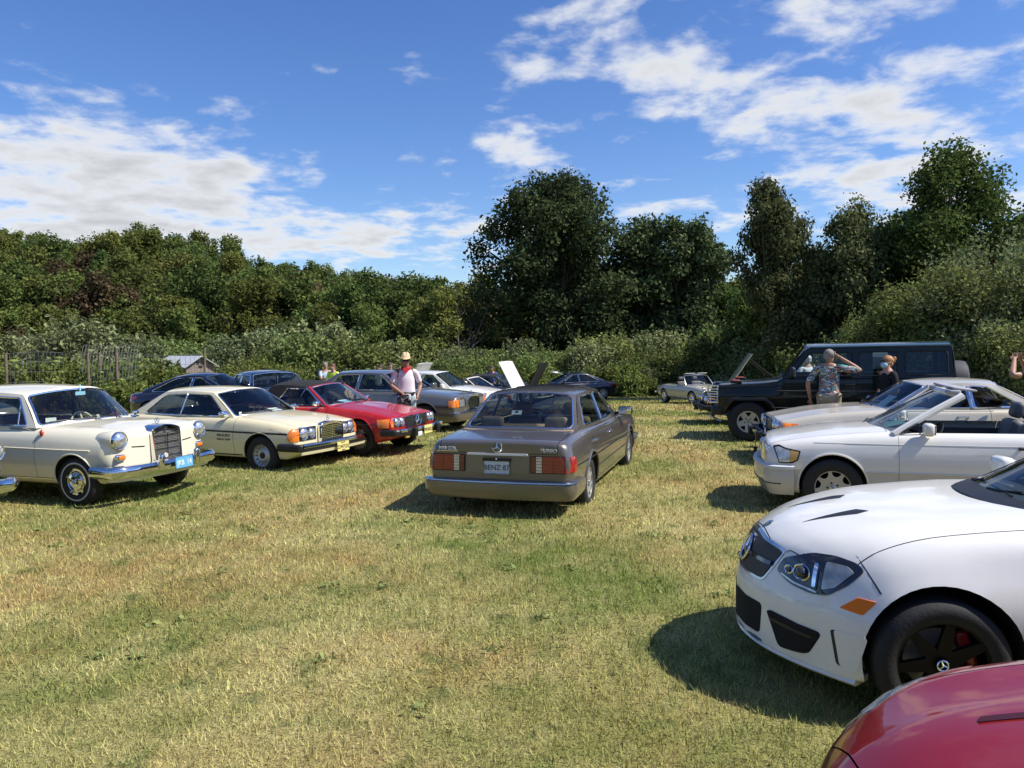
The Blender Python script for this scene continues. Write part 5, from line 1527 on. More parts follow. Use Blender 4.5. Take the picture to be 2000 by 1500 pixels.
# ---------------------------------------------------------------- modern sports saloon, seen from close by
def modern_204(name, label, loc, yaw, pnt, detail=True, group=None, style='black7', **kw):
    c = start(name, label, loc, yaw, pnt, group=group, **kw)
    def mod(x, p):
        X, y, z = p
        k = math.exp(-((x - 1.38) / .42) ** 2) + math.exp(-((x + 1.38) / .46) ** 2)
        if .25 < z < .86: y += math.copysign(.028 * k * math.sin(math.pi * min(1, max(0, (z - .25) / .6))), y) if abs(y) > .6 else 0
        if z > .7 and .5 < x < 2.0:                   # power bulges in the bonnet
            z += .010 * math.exp(-((abs(y) - .30) / .09) ** 2) * min(1, (2.0 - x) / .5)
        return (X, y, z)
    c.update(wb=2.765, xf=2.25, xr=-2.24, mod=mod, zref=.50, rake_pos=True,
        curves=dict(zb=[(-2.24, .32), (-1.8, .21), (1.8, .19), (2.25, .19)], wb=[(-2.24, .74), (-1.4, .84), (1.4, .845), (1.9, .84), (2.25, .80)],
            zm=[(-2.24, .66), (0, .62), (1.6, .60), (2.25, .50)], wm=[(-2.24, .82), (-1.2, .885), (1.2, .885), (1.8, .88), (2.25, .83)],
            zt=[(-2.24, .93), (-1.4, .985), (0, .96), (.8, .945), (1.4, .90), (1.8, .825), (2.05, .755), (2.25, .70)], wt=[(-2.24, .72), (-1.2, .79), (.8, .79), (1.4, .78), (1.8, .765), (2.05, .73), (2.25, .66)],
            zc=[(-2.24, .965), (-1.4, 1.02), (.8, 1.015), (1.2, .99), (1.6, .955), (1.9, .91), (2.1, .86), (2.25, .775)]),
        endf=(.10, .04, .05, .035, .02), endr=(.2, .12, .1, .06, .05), fil=(.05, .12, .10, .30), bow_f=.50, bow_r=.10, rake_f=-.42, edge=(.72, .86),
        arch=((.375, .34), (.37, .34)),
        split=dict(doors=((-.30, .68), (-1.20, -.30)), sill=.27, cab=(-1.42, .48, .70, .86), hood=(.62, 2.09, .70), trunk=(-2.2, -1.72, .62, .75)))
    finish(c)
    c['gh'] = dict(A=(.58, .955), At=(-.20, 1.375), Ct=(-1.0, 1.385), C=(-1.70, 1.0), belt=(.745, .76, .70), roofw=(.555, .58, .55), peak=.035, crown=.06, bowf=(.26, .16), bowr=(.14, .1), rise=.05, frame=pnt, gasket=BLACK, gr=.010, glass=GLASS_DK, wglass=GLASS_SMOKE,
        wins=[dict(p=[(.32, .975), (-.22, 1.325), (-.38, 1.345), (-.42, .985)], r=.03), dict(p=[(-.49, .985), (-.45, 1.345), (-.97, 1.33), (-1.38, 1.03)], r=.04)])
    greenhouse(c); interior(c, LEATHER_B, rows=((-.2, 2), (-.98, 3)))
    root = c['root']; xf = c['xf']
    for s in (1, -1):
        handle(c, -.2, .80, s, pnt); handle(c, -1.1, .82, s, pnt)
    mirror(c, .34, 1.04, .76, -1, pnt, (.11, .19, .14)); mirror(c, .34, 1.04, .76, 1, pnt, (.11, .19, .14))
    wheels(c, style, .325, .235, .232, 1.535, 1.54)
    # cowl under the windscreen
    W = c['wind']
    mb = MB()
    o = [W(-.97 + 1.94 * i / 16, 0) + Vector((.10 * (1 - (abs(-.97 + 1.94 * i / 16)) ** 3) + .015, 0, .012)) for i in range(17)]; q = [W(-.97 + 1.94 * i / 16, .05) + Vector((.012, 0, .012)) for i in range(17)]
    mb.add(o + q, [(i, i + 1, 18 + i, 17 + i) for i in range(16)]); mb.build('cowl_panel', BLACK, root)
    wiper(c, -.15, .72, .05, .13); wiper(c, -.75, .05, .05, .11)
    D = (-1, 0, 0)
    if detail:
        H = c['panels'].get('hood', root)
        LB = mat('lamp_black', (.02, .02, .022), .12, coat=1.0)
        for s in (1, -1):
            # headlamp follows the corner of the nose: outline in plan-free side/front mix, dropped along a diagonal
            Dd = Vector((-.62, -s * .78, -.10)).normalized()
            ux = Vector((-Dd.y * s, Dd.x * s, 0)).normalized() * s            # along the lamp, from nose to rear tip
            ux = Vector((-.78, s * .62, 0)); uz = ux.cross(Dd) * (1 if s < 0 else -1)
            if uz.z < 0: uz = -uz
            def lamp(nm, poly, m_, off, par=None, dep=.02):
                vs2, fs = cdt(densify(poly, .03), (), .035)
                vs = []
                for u, v in vs2:
                    o_ = Vector((2.06, s * .42, .68)) + ux * u * 1.0 + uz * v * .80 - Dd * 1.0
                    hit = c['bvh'].ray_cast(o_, Dd)[0]
                    vs.append((hit if hit else o_ + Dd) - Dd * off)
                n = len(vs); cnt = {}
                for f in fs:
                    for i in range(len(f)):
                        e = tuple(sorted((f[i], f[(i + 1) % len(f)]))); cnt[e] = cnt.get(e, 0) + 1
                mb = MB(); mb.add(vs + [p + Dd * dep for p in vs], list(fs) + [(a, b, b + n, a + n) for (a, b), k in cnt.items() if k == 1])
                return mb.build(nm, m_, par or root, 50)
            outl = round_poly([(-.045, -.045), (.05, -.105), (.20, -.135), (.30, -.12), (.40, -.03), (.47, .075), (.42, .115), (.30, .135), (.17, .125), (.06, .075), (.0, .05)], .03, 3)
            lo = lamp('headlamp', outl, LB, .006)
            lamp('lens', round_poly([(-.015, -.04), (.06, -.09), (.19, -.115), (.235, -.11), (.235, .06), (.17, .075), (.07, .045), (.015, .02)], .025, 3), mat('lamp_chamber', (.05, .05, .052), .12, .4, coat=.6, var=.5, vscale=16), .012, lo)
            lamp('reflector', round_poly([(.265, -.09), (.34, -.055), (.42, .055), (.38, .085), (.265, .09)], .012, 3), mat('lamp_reflector', (.42, .41, .36), .2, .5, coat=.6, var=.4, vscale=14), .012, lo)
            lamp('reflector', round_poly([(.205, -.085), (.228, -.085), (.228, .07), (.205, .07)], .008, 2), CHROME, .016, lo)
            lamp('light_strip', [(.0, -.062), (.10, -.098), (.24, -.118), (.24, -.108), (.10, -.086), (.0, -.05)], CLEAR_LENS, .017, lo)
            for (cu, cv2, rr) in ((.135, -.012, .052), (.05, -.015, .026)):
                pr = []
                for j in range(20):
                    a = 2 * math.pi * j / 20; o_ = Vector((2.06, s * .42, .68)) + ux * (cu + rr * math.cos(a)) + uz * (cv2 + rr * .95 * math.sin(a)) * .80 - Dd
                    hit = c['bvh'].ray_cast(o_, Dd)[0]
                    if hit: pr.append(hit - Dd * .016)
                mb = MB(); mb.tube(pr, .006, 6, closed=True); mb.build('lamp_ring', CHROME, lo)
                cc_ = sum(pr, Vector()) / len(pr); mb = MB(); mb.ellipsoid(cc_ - Dd * .002, (rr * .62, rr * .62, rr * .62), 14, 10); mb.build('projector', mat('projector_glass', (.04, .045, .05), .05, .3, coat=1.0), lo, 80)
            # side marker, bumper shut line, side vents
            mk = patch(c, 'side_marker', round_poly([(1.69, .615), (1.765, .62), (1.845, .555), (1.755, .543)], .008), mat('side_amber', (.85, .19, .004), .35, coat=.1, spec=.2), (0, -s, 0), .006)
            patch(c, 'bumper_gap', [(1.735, .80), (1.742, .805), (1.672, .655), (1.662, .655)], BLACK, (0, -s, 0), .0015, .004)
            # bonnet louvres
            lv = patch(c, 'bonnet_vent', round_poly([(1.55, s * .235), (1.60, s * .165), (1.91, s * .205), (1.62, s * .262)], .006), BLACK, (0, 0, -1), .002, .02, parent=H)
            # lower intakes
            ik = patch(c, 'side_intake', round_poly([(s * .40, .42), (s * .69, .395), (s * .63, .255), (s * .48, .235)], .03), VOID, D, .012, .03, spacing=.03, dens=.025)
            patch(c, 'intake_slat', [(s * .43, .385), (s * .655, .365), (s * .655, .35), (s * .43, .365)], BLACK, D, .017, parent=ik)
            fl = patch(c, 'canard_vent', round_poly([(1.745, .43), (1.885, .435), (1.86, .255), (1.80, .25)], .02), mat('shadow_gap', (.02, .02, .02), .6), (0, -s, 0), .0015, .004)
            patch(c, 'canard_panel', round_poly([(1.735, .435), (1.872, .437), (1.847, .252), (1.78, .245)], .02), pnt, (0, -s, 0), .006, .01, parent=fl)
        gp = patch(c, 'grille_surround', round_poly([(-.33, .555), (.33, .555), (.40, .755), (0, .79), (-.40, .755)], .035), CHROME_D, D, .006, .03)
        patch(c, 'grille_mesh', round_poly([(-.315, .568), (.315, .568), (.383, .742), (0, .777), (-.383, .742)], .03), BLACK, D, .010, parent=gp)
        for zz in (.655,):
            patch(c, 'grille_bar', [(-.35, zz), (.35, zz), (.35, zz + .022), (-.35, zz + .022)], mat('gloss_black', (.015, .015, .018), .08, coat=1.0), D, .022, parent=gp, spacing=.08)
        hit = c['bvh'].ray_cast(Vector((4, 0, .67)), Vector(D))[0]
        emblem(c, hit + Vector((.012, 0, 0)), (0, 1, 0), (-.42, 0, 1), .078, gp, t=.009)
        patch(c, 'lower_intake', round_poly([(-.33, .25), (.33, .25), (.35, .43), (-.35, .43)], .03), VOID, D, .004)
        # splitter and washer flap
        P = [(xf - .035 - .50 * (y / .85) ** 2, y) for y in [.80 - 1.6 * i / 28 for i in range(29)]]
        mb = MB(); mb.sweep(P, [(-.12, .165), (.012, .17), (.028, .185), (.01, .205), (-.12, .20)]); mb.build('front_splitter', pnt, root)
        mb = MB(); mb.sweep(P[8:-8], [(-.05, .19), (.020, .195), (.034, .215), (.012, .245), (-.05, .24)]); mb.build('splitter_insert', mat('dark_blue_plastic', (.02, .035, .075), .4), root)
        hit = c['bvh'].ray_cast(Vector((2.06, 0, 2)), Vector((0, 0, -1)))[0]
        nrm = c['bvh'].ray_cast(Vector((2.06, 0, 2)), Vector((0, 0, -1)))[1]
        up = Vector((-1, 0, 0)) - nrm * Vector((-1, 0, 0)).dot(nrm)
        mb = MB(); M = frame_mat4(hit + nrm * .003, (0, 1, 0), up)
        mb.add([M @ Vector((.032 * math.cos(a), .032 * math.sin(a), 0)) for a in [2 * math.pi * j / 20 for j in range(20)]], [tuple(range(20))]); bo = mb.build('bonnet_badge', mat('badge_blue', (.03, .06, .16), .3, coat=.5), H)
        emblem(c, hit + nrm * .004, (0, 1, 0), up, .024, bo, t=.003)
    return c

# red sports car in the near corner
def red_sports(name, label, loc, yaw, pnt, **kw):
    c = start(name, label, loc, yaw, pnt, **kw)
    def mod(x, p):
        X, y, z = p
        if z > .6 and x > .6: z += .016 * math.exp(-((abs(y) - .27) / .05) ** 2) * min(1, max(0, (2.1 - x) / .6)) + .022 * math.exp(-((abs(y) - .66) / .12) ** 2)
        return (X, y, z)
    c.update(wb=2.43, xf=2.00, xr=-2.05, mod=mod,
        curves=dict(zb=[(-2.05, .30), (1.6, .19), (2.0, .24)], wb=[(-2.05, .74), (0, .83), (1.5, .82), (2.0, .66)],
            zm=[(-2.05, .62), (2.0, .48)], wm=[(-2.05, .82), (0, .885), (1.4, .88), (2.0, .70)],
            zt=[(-2.05, .90), (0, .90), (.7, .88), (1.3, .82), (1.7, .74), (2.0, .60)], wt=[(-2.05, .74), (0, .79), (1.2, .77), (1.6, .72), (2.0, .54)],
            zc=[(-2.05, .93), (0, .95), (.7, .94), (1.3, .88), (1.7, .80), (2.0, .655)]),
        endf=(.18, .10, .12, .08, .04), endr=(.2, .12, .1, .06, .05), fil=(.06, .25, .16, .3), bow_f=.32, bow_r=.10, rake_f=-.10, edge=(.6, .8),
        arch=((.36, .33), (.36, .33)),
        split=dict(doors=((-.75, .45),), sill=.27, cab=(-.95, .40, .70, .80), hood=(.52, 1.86, .62), trunk=(-2.0, -1.35, .62, .75)))
    finish(c)
    c['gh'] = dict(A=(.48, .89), At=(-.10, 1.26), Ct=(-.75, 1.28), C=(-1.25, .93), belt=(.735, .745, .70), roofw=(.55, .57, .55), peak=.02, crown=.05, bowf=(.24, .15), bowr=(.1, .08), rise=.04, frame=pnt, gasket=BLACK, glass=GLASS_DK,
        wins=[dict(p=[(.28, .92), (-.14, 1.21), (-.62, 1.23), (-.72, .93)], r=.03)])
    greenhouse(c); interior(c, LEATHER_B, rows=((-.3, 2),))
    mirror(c, .40, .95, .74, 1, pnt, (.1, .17, .12)); mirror(c, .40, .95, .74, -1, pnt, (.1, .17, .12))
    wheels(c, 'plain', .315, .225, .225, 1.51)
    D = (-1, 0, 0); root = c['root']
    for s in (1, -1):
        hl = patch(c, 'headlamp', round_poly([(1.30, s * .69), (1.55, s * .725), (1.79, s * .60), (1.72, s * .52), (1.50, s * .63)], .03), mat('clear_cover', (.35, .36, .36), .05, .5, coat=1.0, var=.3, vscale=12), (0, 0, -1), .006, .03, dens=.03, spacing=.04)
        patch(c, 'bonnet_vent', round_poly([(1.02, s * .255), (1.06, s * .215), (1.50, s * .235), (1.48, s * .262)], .01), mat('vent_dark_red', (.05, .004, .005), .4), (0, 0, -1), .004, parent=c['panels'].get('hood'))
        patch(c, 'side_intake', round_poly([(s * .36, .26), (s * .60, .26), (s * .58, .36), (s * .38, .36)], .03), VOID, D, .003)
    patch(c, 'grille', round_poly([(-.30, .38), (.30, .38), (.34, .54), (-.34, .54)], .04), BLACK, D, .004)
    hit = c['bvh'].ray_cast(Vector((4, 0, .46)), Vector(D))[0]
    emblem(c, hit + Vector((.02, 0, 0)), (0, 1, 0), (0, 0, 1), .08, t=.009)
    return c

# ---------------------------------------------------------------- square off-roader
def offroader(name, label, loc, yaw, pnt, roofp, **kw):
    c = start(name, label, loc, yaw, pnt, cat='off-roader', **kw)
    c.update(wb=2.85, xf=2.00, xr=-2.12,
        curves=dict(zb=[(-2.12, .56), (2.0, .56)], wb=[(-2.12, .78), (2.0, .78)], zm=[(-2.12, .86), (2.0, .86)], wm=[(-2.12, .815), (2.0, .815)],
            zt=[(-2.12, 1.225), (.80, 1.225), (.86, 1.165), (2.0, 1.075)], wt=[(-2.12, .79), (.82, .79), (.92, .76), (2.0, .755)], zc=[(-2.12, 1.25), (.80, 1.25), (.86, 1.20), (2.0, 1.11)]),
        endf=(.04, .03, .03, .02, .02), endr=(.05, .04, .03, .02, .02), fil=(.03, .05, .035, .08), edge=(.7, .9), arch=((.45, .42), (.45, .42)),
        split=dict(doors=((-.50, .66), (-1.22, -.50)), sill=.62, cab=(-2.02, .74, .72, 1.1), hood=(.90, 1.96, .70)))
    finish(c)
    root = c['root']; xf = c['xf']
    c['gh'] = dict(A=(.80, 1.225), At=(.34, 1.79), Ct=(-2.06, 1.81), C=(-2.10, 1.225), belt=(.785, .79, .785), roofw=(.695, .70, .695), peak=.0, crown=.085, bowf=(.04, .04), bowr=(.01, .01), rise=.01, frame=pnt, roof_mat=roofp, gasket=RUBBER, gr=.016, glass=GLASS, bglass=GLASS_SMOKE,
        wmargin=(.05, .06), wins=[dict(p=[(.64, 1.27), (.30, 1.70), (-.42, 1.705), (-.44, 1.27)], r=.04, k=1.0), dict(p=[(-.55, 1.27), (-.54, 1.705), (-1.17, 1.71), (-1.18, 1.27)], r=.04, glass=GLASS_SMOKE), dict(p=[(-1.32, 1.28), (-1.32, 1.71), (-2.0, 1.71), (-2.0, 1.28)], r=.07, glass=GLASS_SMOKE)])
    greenhouse(c)
    interior(c, LEATHER_B, rows=((-.18, 2), (-1.05, 3)), wheel_mat=BLACK)
    for s in (1, -1):
        # roof gutter, rub strips, flares, ledge on the wing
        mb = MB(); mb.tube([(.31, s * .715, 1.795), (-2.07, s * .715, 1.815)], .016, 8); mb.build('roof_gutter', roofp, root)
        side_strip(c, 'side_moulding', s, [(-1.9, .985), (.9, .985)], .035, BLACK, .016)
        side_strip(c, 'side_trim', s, [(-1.9, .985), (.9, .985)], .006, CHROME_D, .020)
        side_strip(c, 'swage_line', s, [(-2.05, 1.165), (1.95, 1.04)], .025, pnt, .016)
        side_strip(c, 'sill_strip', s, [(-.98, .66), (.98, .66)], .016, CHROME_D, .012)
        for xw in (1.425, -1.425):
            mb = MB(); prof = [(xw - .52, .50), (xw - .50, .66), (xw - .36, .845), (xw + .36, .845), (xw + .50, .66), (xw + .53, .50)]
            pr = round_poly([(p[0], p[1]) for p in prof], [0, .06, .10, .10, .06, 0], 4)
            vs = []
            for (x, z) in pr: vs += [(x, s * .80, z), (x, s * .895, z - .005), (x, s * .90, z - .05), (x, s * .80, z - .055)]
            n = len(pr)
            mb.add(vs, [(i * 4 + a, i * 4 + (a + 1) % 4, (i + 1) * 4 + (a + 1) % 4, (i + 1) * 4 + a) for i in range(n - 1) for a in range(4)] + [(0, 1, 2, 3), tuple(4 * (n - 1) + a for a in range(4))])
            mb.build('wheel_flare', BLACK, root)
        mb = MB(); rbox(mb, (xf - .34, s * .66, 1.145), (.22, .11, .06), .02); to = mb.build('turn_signal', BLACK, root)
        mb = MB(); rbox(mb, (xf - .33, s * .66, 1.155), (.16, .09, .06), .02); mb.build('lens', mat('orange_red_lens', (.62, .10, .03), .2, coat=.8), to)
        handle(c, -.38, 1.10, s, BLACK); handle(c, -1.10, 1.10, s, BLACK)
        headlamp(c, xf + .01, s * .52, .90, .095)
        # stone guard over each lamp
        mb = MB(); GP = lambda yy, zz, o=0: (xf + .10 + o - .75 * yy * s, s * .62 + yy * .66, .90 + zz)
        M = [GP(yy, zz) for yy, zz in round_poly([(-.15, -.165), (.15, -.165), (.15, .165), (-.15, .165)], .05, 4)]
        mb.tube(M, .017, 8, closed=True); lg = mb.build('lamp_guard', CHROME, root)
        for k in range(5):
            mb = MB(); z = .80 + .05 * k; mb.tube([GP(-.145, z - .90), GP(0, z - .90, .015), GP(.145, z - .90)], .012, 6); mb.build('guard_bar', CHROME, lg)
        # guard sides wrap back to the wing
        mb = MB(); mb.tube([GP(.0, .15), (xf - .05, s * .66, 1.03)], .011, 6); mb.tube([GP(.0, -.15), (xf - .05, s * .66, .77)], .011, 6); mb.build('guard_bracket', CHROME, lg)
        mb = MB(); mb.tube([(xf + .14, s * .30, .42), (xf + .16, s * .30, .95), (xf + .10, s * .30, 1.08)], .028, 8); mb.build('bull_bar', BLACK, root)
    gp = patch(c, 'grille', round_poly([(-.36, .72), (.36, .72), (.36, 1.03), (-.36, 1.03)], .02), BLACK, (-1, 0, 0), .01)
    for k in range(5):
        z = .76 + .055 * k; patch(c, 'grille_bar', [(-.34, z), (.34, z), (.34, z + .02), (-.34, z + .02)], BLACK, (-1, 0, 0), .03, parent=gp, spacing=.2)
    emblem(c, (xf + .04, 0, .88), (0, 1, 0), (0, 0, 1), .09, gp, t=.009)
    mb = MB(); mb.sweep(bumper_path(xf + .12, .80, .22, .05, .0), [(-.10, .50), (.0, .50), (.01, .52), (.01, .64), (0, .66), (-.10, .66)]); mb.build('bumper', BLACK, root)
    mb = MB(); mb.tube([(xf + .16, -.62, .46), (xf + .16, .62, .46)], .026, 8); mb.tube([(xf + .16, .62, .46), (xf - .05, .66, .36)], .024, 8); mb.tube([(xf + .16, -.62, .46), (xf - .05, -.66, .36)], .024, 8); mb.build('skid_bar', CHROME_D, root)
    mb = MB(); mb.sweep(bumper_path(2.24, .80, .2, .05, .0, sgn=-1), [(-.10, .50), (.0, .50), (.01, .52), (.01, .64), (0, .66), (-.10, .66)]); mb.build('bumper', BLACK, root)
    # spare wheel in its cover on the back door
    mb = MB(); mb.lathe([(0, -.13), (.33, -.13), (.385, -.10), (.40, -.02), (.40, .10), (.36, .13), (0, .13)], axis='X', c=(-2.30, .0, 1.12), n=40); mb.build('spare_wheel_cover', mat('grey_vinyl', (.055, .055, .06), .6, var=.15), root)
    mirror(c, .62, 1.34, .80, 1, BLACK, (.09, .16, .20)); mirror(c, .62, 1.34, .80, -1, BLACK, (.09, .16, .20))
    wheels(c, 'fivespoke', .39, .265, .222, 1.50)
    # notice taped inside the rear side window, on the near side
    y = c['yside'](-.93, 1.55) - .02
    mb = MB(); mb.box((-.90, y, 1.545), (.25, .003, .30)); no = mb.build('window_notice', mat('notice_paper', (.30, .40, .38), .8, var=.06), root)
    for k in range(9):
        mb = MB(); mb.box((-.90, y + .003, 1.66 - .026 * k), (.20, .001, .007)); mb.build('notice_line', mat('notice_ink', (.14, .19, .18), .8), no)
    wiper(c, .5, -.1)
    return c

# ---------------------------------------------------------------- rounded modern car far off in the field
def modern_far(name, label, loc, yaw, pnt, L=4.9, H=1.47, coupe=False, group=None, glass_=GLASS_DK, chrome=CHROME, **kw):
    c = start(name, label, loc, yaw, pnt, group=group, **kw)
    wb = L * .60; f = L * .5 - .02 + .06; r_ = -L * .5 + .06; b = H * .655; h = wb / 2
    c.update(wb=wb, xf=f, xr=r_,
        curves=dict(zb=[(r_, .34), (-h, .22), (h, .20), (f, .25)], wb=[(r_, .72), (-h, .86), (h, .86), (f, .70)], zm=[(r_, .66), (f, .56)], wm=[(r_, .80), (-h, .92), (h, .92), (f, .78)],
            zt=[(r_, b - .06), (-h, b), (.6, b - .05), (h, b - .13), (f, b - .30)], wt=[(r_, .70), (-h, .80), (.6, .80), (h, .78), (f, .62)], zc=[(r_, b - .02), (-h, b + .04), (.8, b + .02), (h, b - .06), (f, b - .24)]),
        endf=(.3, .18, .12, .08, .05), endr=(.3, .16, .12, .07, .05), fil=(.06, .25, .14, .3), bow_f=.22, bow_r=.14, edge=(.6, .8), arch=((.37, .34), (.37, .34)),
        split=dict(doors=((-.72, .72),) if coupe else ((-.28, .80), (-1.25, -.28)), sill=.28, cab=(-1.40, .62, .70, b - .12), hood=(.95, f - .22, .64)))
    finish(c)
    c['gh'] = dict(A=(.98, b - .04), At=(.05, H - .07), Ct=(-.78, H - .085), C=(-1.78, b + .01), belt=(.76, .79, .70), roofw=(.55, .59, .53), peak=.045, crown=.06, bowf=(.28, .16), bowr=(.16, .1), rise=.04, frame=pnt, gasket=chrome, gr=.012, glass=glass_, wglass=GLASS_SMOKE,
        wins=[dict(p=[(.66, b), (.02, H - .105), (-.16, H - .095), (-.22, b + .01)], r=.03), dict(p=[(-.28, b + .01), (-.22, H - .095), (-.76, H - .115), (-1.42, b + .05), (-1.40, b + .02)], r=[.02, .02, .12, .05, .03])])
    greenhouse(c); interior(c, LEATHER_B, rows=((-.1, 2), (-1.0, 3)))
    for s in (1, -1):
        hl = patch(c, 'headlamp', round_poly([(s * .40, b - .42), (s * .66, b - .40), (s * .64, b - .28), (s * .42, b - .31)], .02), LAMP, (-1, 0, 0), .01)
        patch(c, 'lens', round_poly([(f - .52, b - .30), (f - .22, b - .42), (f - .20, b - .30), (f - .45, b - .23)], .03), LAMP, (0, -s, 0), .01, parent=hl)
        tl = patch(c, 'tail_light', round_poly([(s * .40, b - .28), (s * .68, b - .28), (s * .66, b - .12), (s * .44, b - .14)], .02), RED_LENS, (1, 0, 0), .01)
        patch(c, 'lens', round_poly([(r_ + .16, b - .27), (r_ + .42, b - .18), (r_ + .40, b - .10), (r_ + .16, b - .12)], .02), RED_LENS, (0, -s, 0), .01, parent=tl)
        handle(c, -.12, b - .13, s, chrome)
        if not coupe: handle(c, -1.14, b - .10, s, chrome)
    patch(c, 'grille', round_poly([(-.34, b - .50), (.34, b - .50), (.38, b - .31), (-.38, b - .31)], .03), BLACK, (-1, 0, 0), .01)
    mirror(c, .66, b + .07, .77, 1, pnt, (.1, .18, .13)); mirror(c, .66, b + .07, .77, -1, pnt, (.1, .18, .13))
    wheels(c, 'plain', .335, .24, .235, 1.58)
    return c

# ---------------------------------------------------------------- sixties open roadster
def roadster_113(name, label, loc, yaw, pnt, **kw):
    c = start(name, label, loc, yaw, pnt, **kw)
    c.update(wb=2.40, xf=1.98, xr=-2.18,
        curves=dict(zb=[(-2.18, .40), (-1.6, .27), (1.5, .26), (1.98, .42)], wb=[(-2.18, .68), (-1.2, .80), (1.2, .80), (1.98, .70)], zm=[(-2.18, .60), (1.98, .58)], wm=[(-2.18, .78), (-1, .88), (1, .88), (1.98, .80)],
            zt=[(-2.18, .70), (-1.2, .84), (.4, .85), (1.2, .83), (1.98, .74)], wt=[(-2.18, .66), (-1, .78), (.6, .78), (1.98, .70)], zc=[(-2.18, .74), (-1.2, .87), (.55, .90), (1.2, .87), (1.98, .76)]),
        endf=(.2, .10, .14, .07, .06), endr=(.25, .14, .16, .09, .06), fil=(.08, .24, .12, .25), bow_f=.10, bow_r=.10, edge=(.55, .8), arch=((.35, .32), (.345, .32)),
        split=dict(doors=((-.55, .48),), sill=.32, cab=(-.95, .42, .68, .76), hood=(.60, 1.9, .56), trunk=(-2.0, -1.1, .55, .72)))
    finish(c)
    c['gh'] = dict(A=(.48, .86), At=(.12, 1.25), Ct=(-.7, 1.2), C=(-1.1, .87), belt=(.70, .71, .70), roofw=(.60, .60, .60), bowf=(.18, .14), rise=.03, open=True, frame=CHROME_D, gasket=CHROME, gr=.010, wins=[])
    greenhouse(c); interior(c, LEATHER_B, LEATHER_T, rows=((-.30, 2),), wheel_mat=IVORY)
    root = c['root']
    for s in (1, -1):
        w = c['wind'](s * .5, 1.0)
        mb = MB(); rbox(mb, w + Vector((-.10, 0, .05)), (.20, .50, .03), .012, rot=Matrix.Rotation(R(-14), 3, 'Y')); mb.build('sun_visor', mat('visor_pale', (.5, .5, .48), .7), root)
        for z in (.62, .74): headlamp(c, 1.93, s * .66, z, .07)
        side_strip(c, 'side_trim', s, [(-1.0, .36), (1.0, .36)], .02, CHROME); handle(c, -.45, .74, s)
    sh = patch(c, 'grille', round_poly([(-.42, .50), (.42, .50), (.46, .70), (-.46, .70)], .05), BLACK, (-1, 0, 0), .01)
    emblem(c, (2.02, 0, .60), (0, 1, 0), (0, 0, 1), .1, sh, t=.011)
    mb = MB(); mb.sweep(bumper_path(2.12, .82, .4, .2, .1), [(-.04, .42), (.03, .42), (.045, .46), (.03, .50), (-.04, .50)]); mb.build('bumper', CHROME, root)
    mb = MB(); mb.sweep(bumper_path(2.32, .80, .4, .2, .1, sgn=-1), [(-.04, .42), (.03, .42), (.045, .46), (.03, .50), (-.04, .50)]); mb.build('bumper', CHROME, root)
    wheels(c, 'hubcap', .318, .185, .185, 1.48)
    return c

# ================================================================== the cars in the field
random.seed(4)
P_TAUPE = paint('taupe_paint', (.150, .128, .108), .5, .30)
P_TAUPE_L = paint('taupe_lower', (.170, .148, .118), .45, .34)
P_SMOKE = paint('smoke_silver_paint', (.20, .185, .16), .55, .30)
P_SMOKE_L = paint('smoke_silver_lower', (.13, .115, .095), .4, .34)
P_CREAM = paint('cream_paint', (.80, .745, .57))
P_YELLOW = paint('pale_yellow_paint', (.80, .71, .46))
P_RED = paint('red_paint', (.40, .012, .012))
P_RED2 = paint('deep_red_paint', (.24, .006, .008), .1)
P_WHITE = paint('white_paint', (.77, .75, .695))
P_WHITE2 = paint('polar_white_paint', (.81, .79, .735))
P_WLOW = paint('grey_white_lower', (.54, .525, .48))
P_CHAMP = paint('champagne_paint', (.60, .55, .45), .2, .3)
P_BLACK = paint('black_paint', (.009, .012, .010))
P_GROOF = paint('dark_green_paint', (.022, .042, .032), .0)
P_NAVY = paint('navy_paint', (.012, .014, .028), .3)
P_SILVER = paint('silver_paint', (.50, .51, .52), .6)
P_BEIGE = paint('beige_paint', (.50, .46, .35), .2)
P_GREEN = paint('racing_green_paint', (.012, .045, .022))

CARS = {}
CARS['C1'] = saloon_126('sedan_car', 'taupe brown sedan alone in the grass lane, plate BENZ 87', (.59, 11.2), 72.7, P_TAUPE, P_TAUPE_L, rear=True, dz=-.07)
CARS['L1'] = saloon_110('sedan_car', 'cream vintage sedan with tall chrome grille and light blue number plate', (-6.51, 10.88), -19.3, P_CREAM, seat=LEATHER_R)
CARS['L2'] = coupe_123('coupe_car', 'pale yellow coupe with dark lettering on its door and yellow number plate', (-4.93, 13.7), -25, P_YELLOW, dz=-.09)
CARS['L3'] = roadster_107('convertible_car', 'red convertible with black soft top closed, beside the man in the straw hat', (-3.6, 14.9), -21.5, P_RED, 'soft', lip=P_RED, plate_='99550QQ', seat=LEATHER_T)
CARS['L4'] = saloon_126('sedan_car', 'smoky silver sedan with amber corner lights behind the man in the straw hat', (-3.05, 19.0), -22, P_SMOKE, P_SMOKE_L, half=1.4675, seat=LEATHER_G)
CARS['G'] = offroader('off_roader', 'black square off-roader with dark green roof and spare wheel on the back', (6.2, 15.25), 160, P_BLACK, P_GROOF)
CARS['A124'] = midsize_124('convertible_car', 'white convertible with its top down, grey seats and grey sun visors raised', (5.08, 8.85), 162, P_WHITE, P_WLOW, 'open')
CARS['C107'] = roadster_107('coupe_car', 'champagne coupe with chrome trimmed rear side window and blue paper behind its windscreen', (6.4, 12.4), 171, P_CHAMP, 'coupe', wb=2.82, seat=LEATHER_T)
CARS['C63'] = modern_204('sports_sedan', 'white modern sedan with black wheels, bonnet vents and orange side marker', (3.60, 4.40), 172, P_WHITE2, dz=.015)
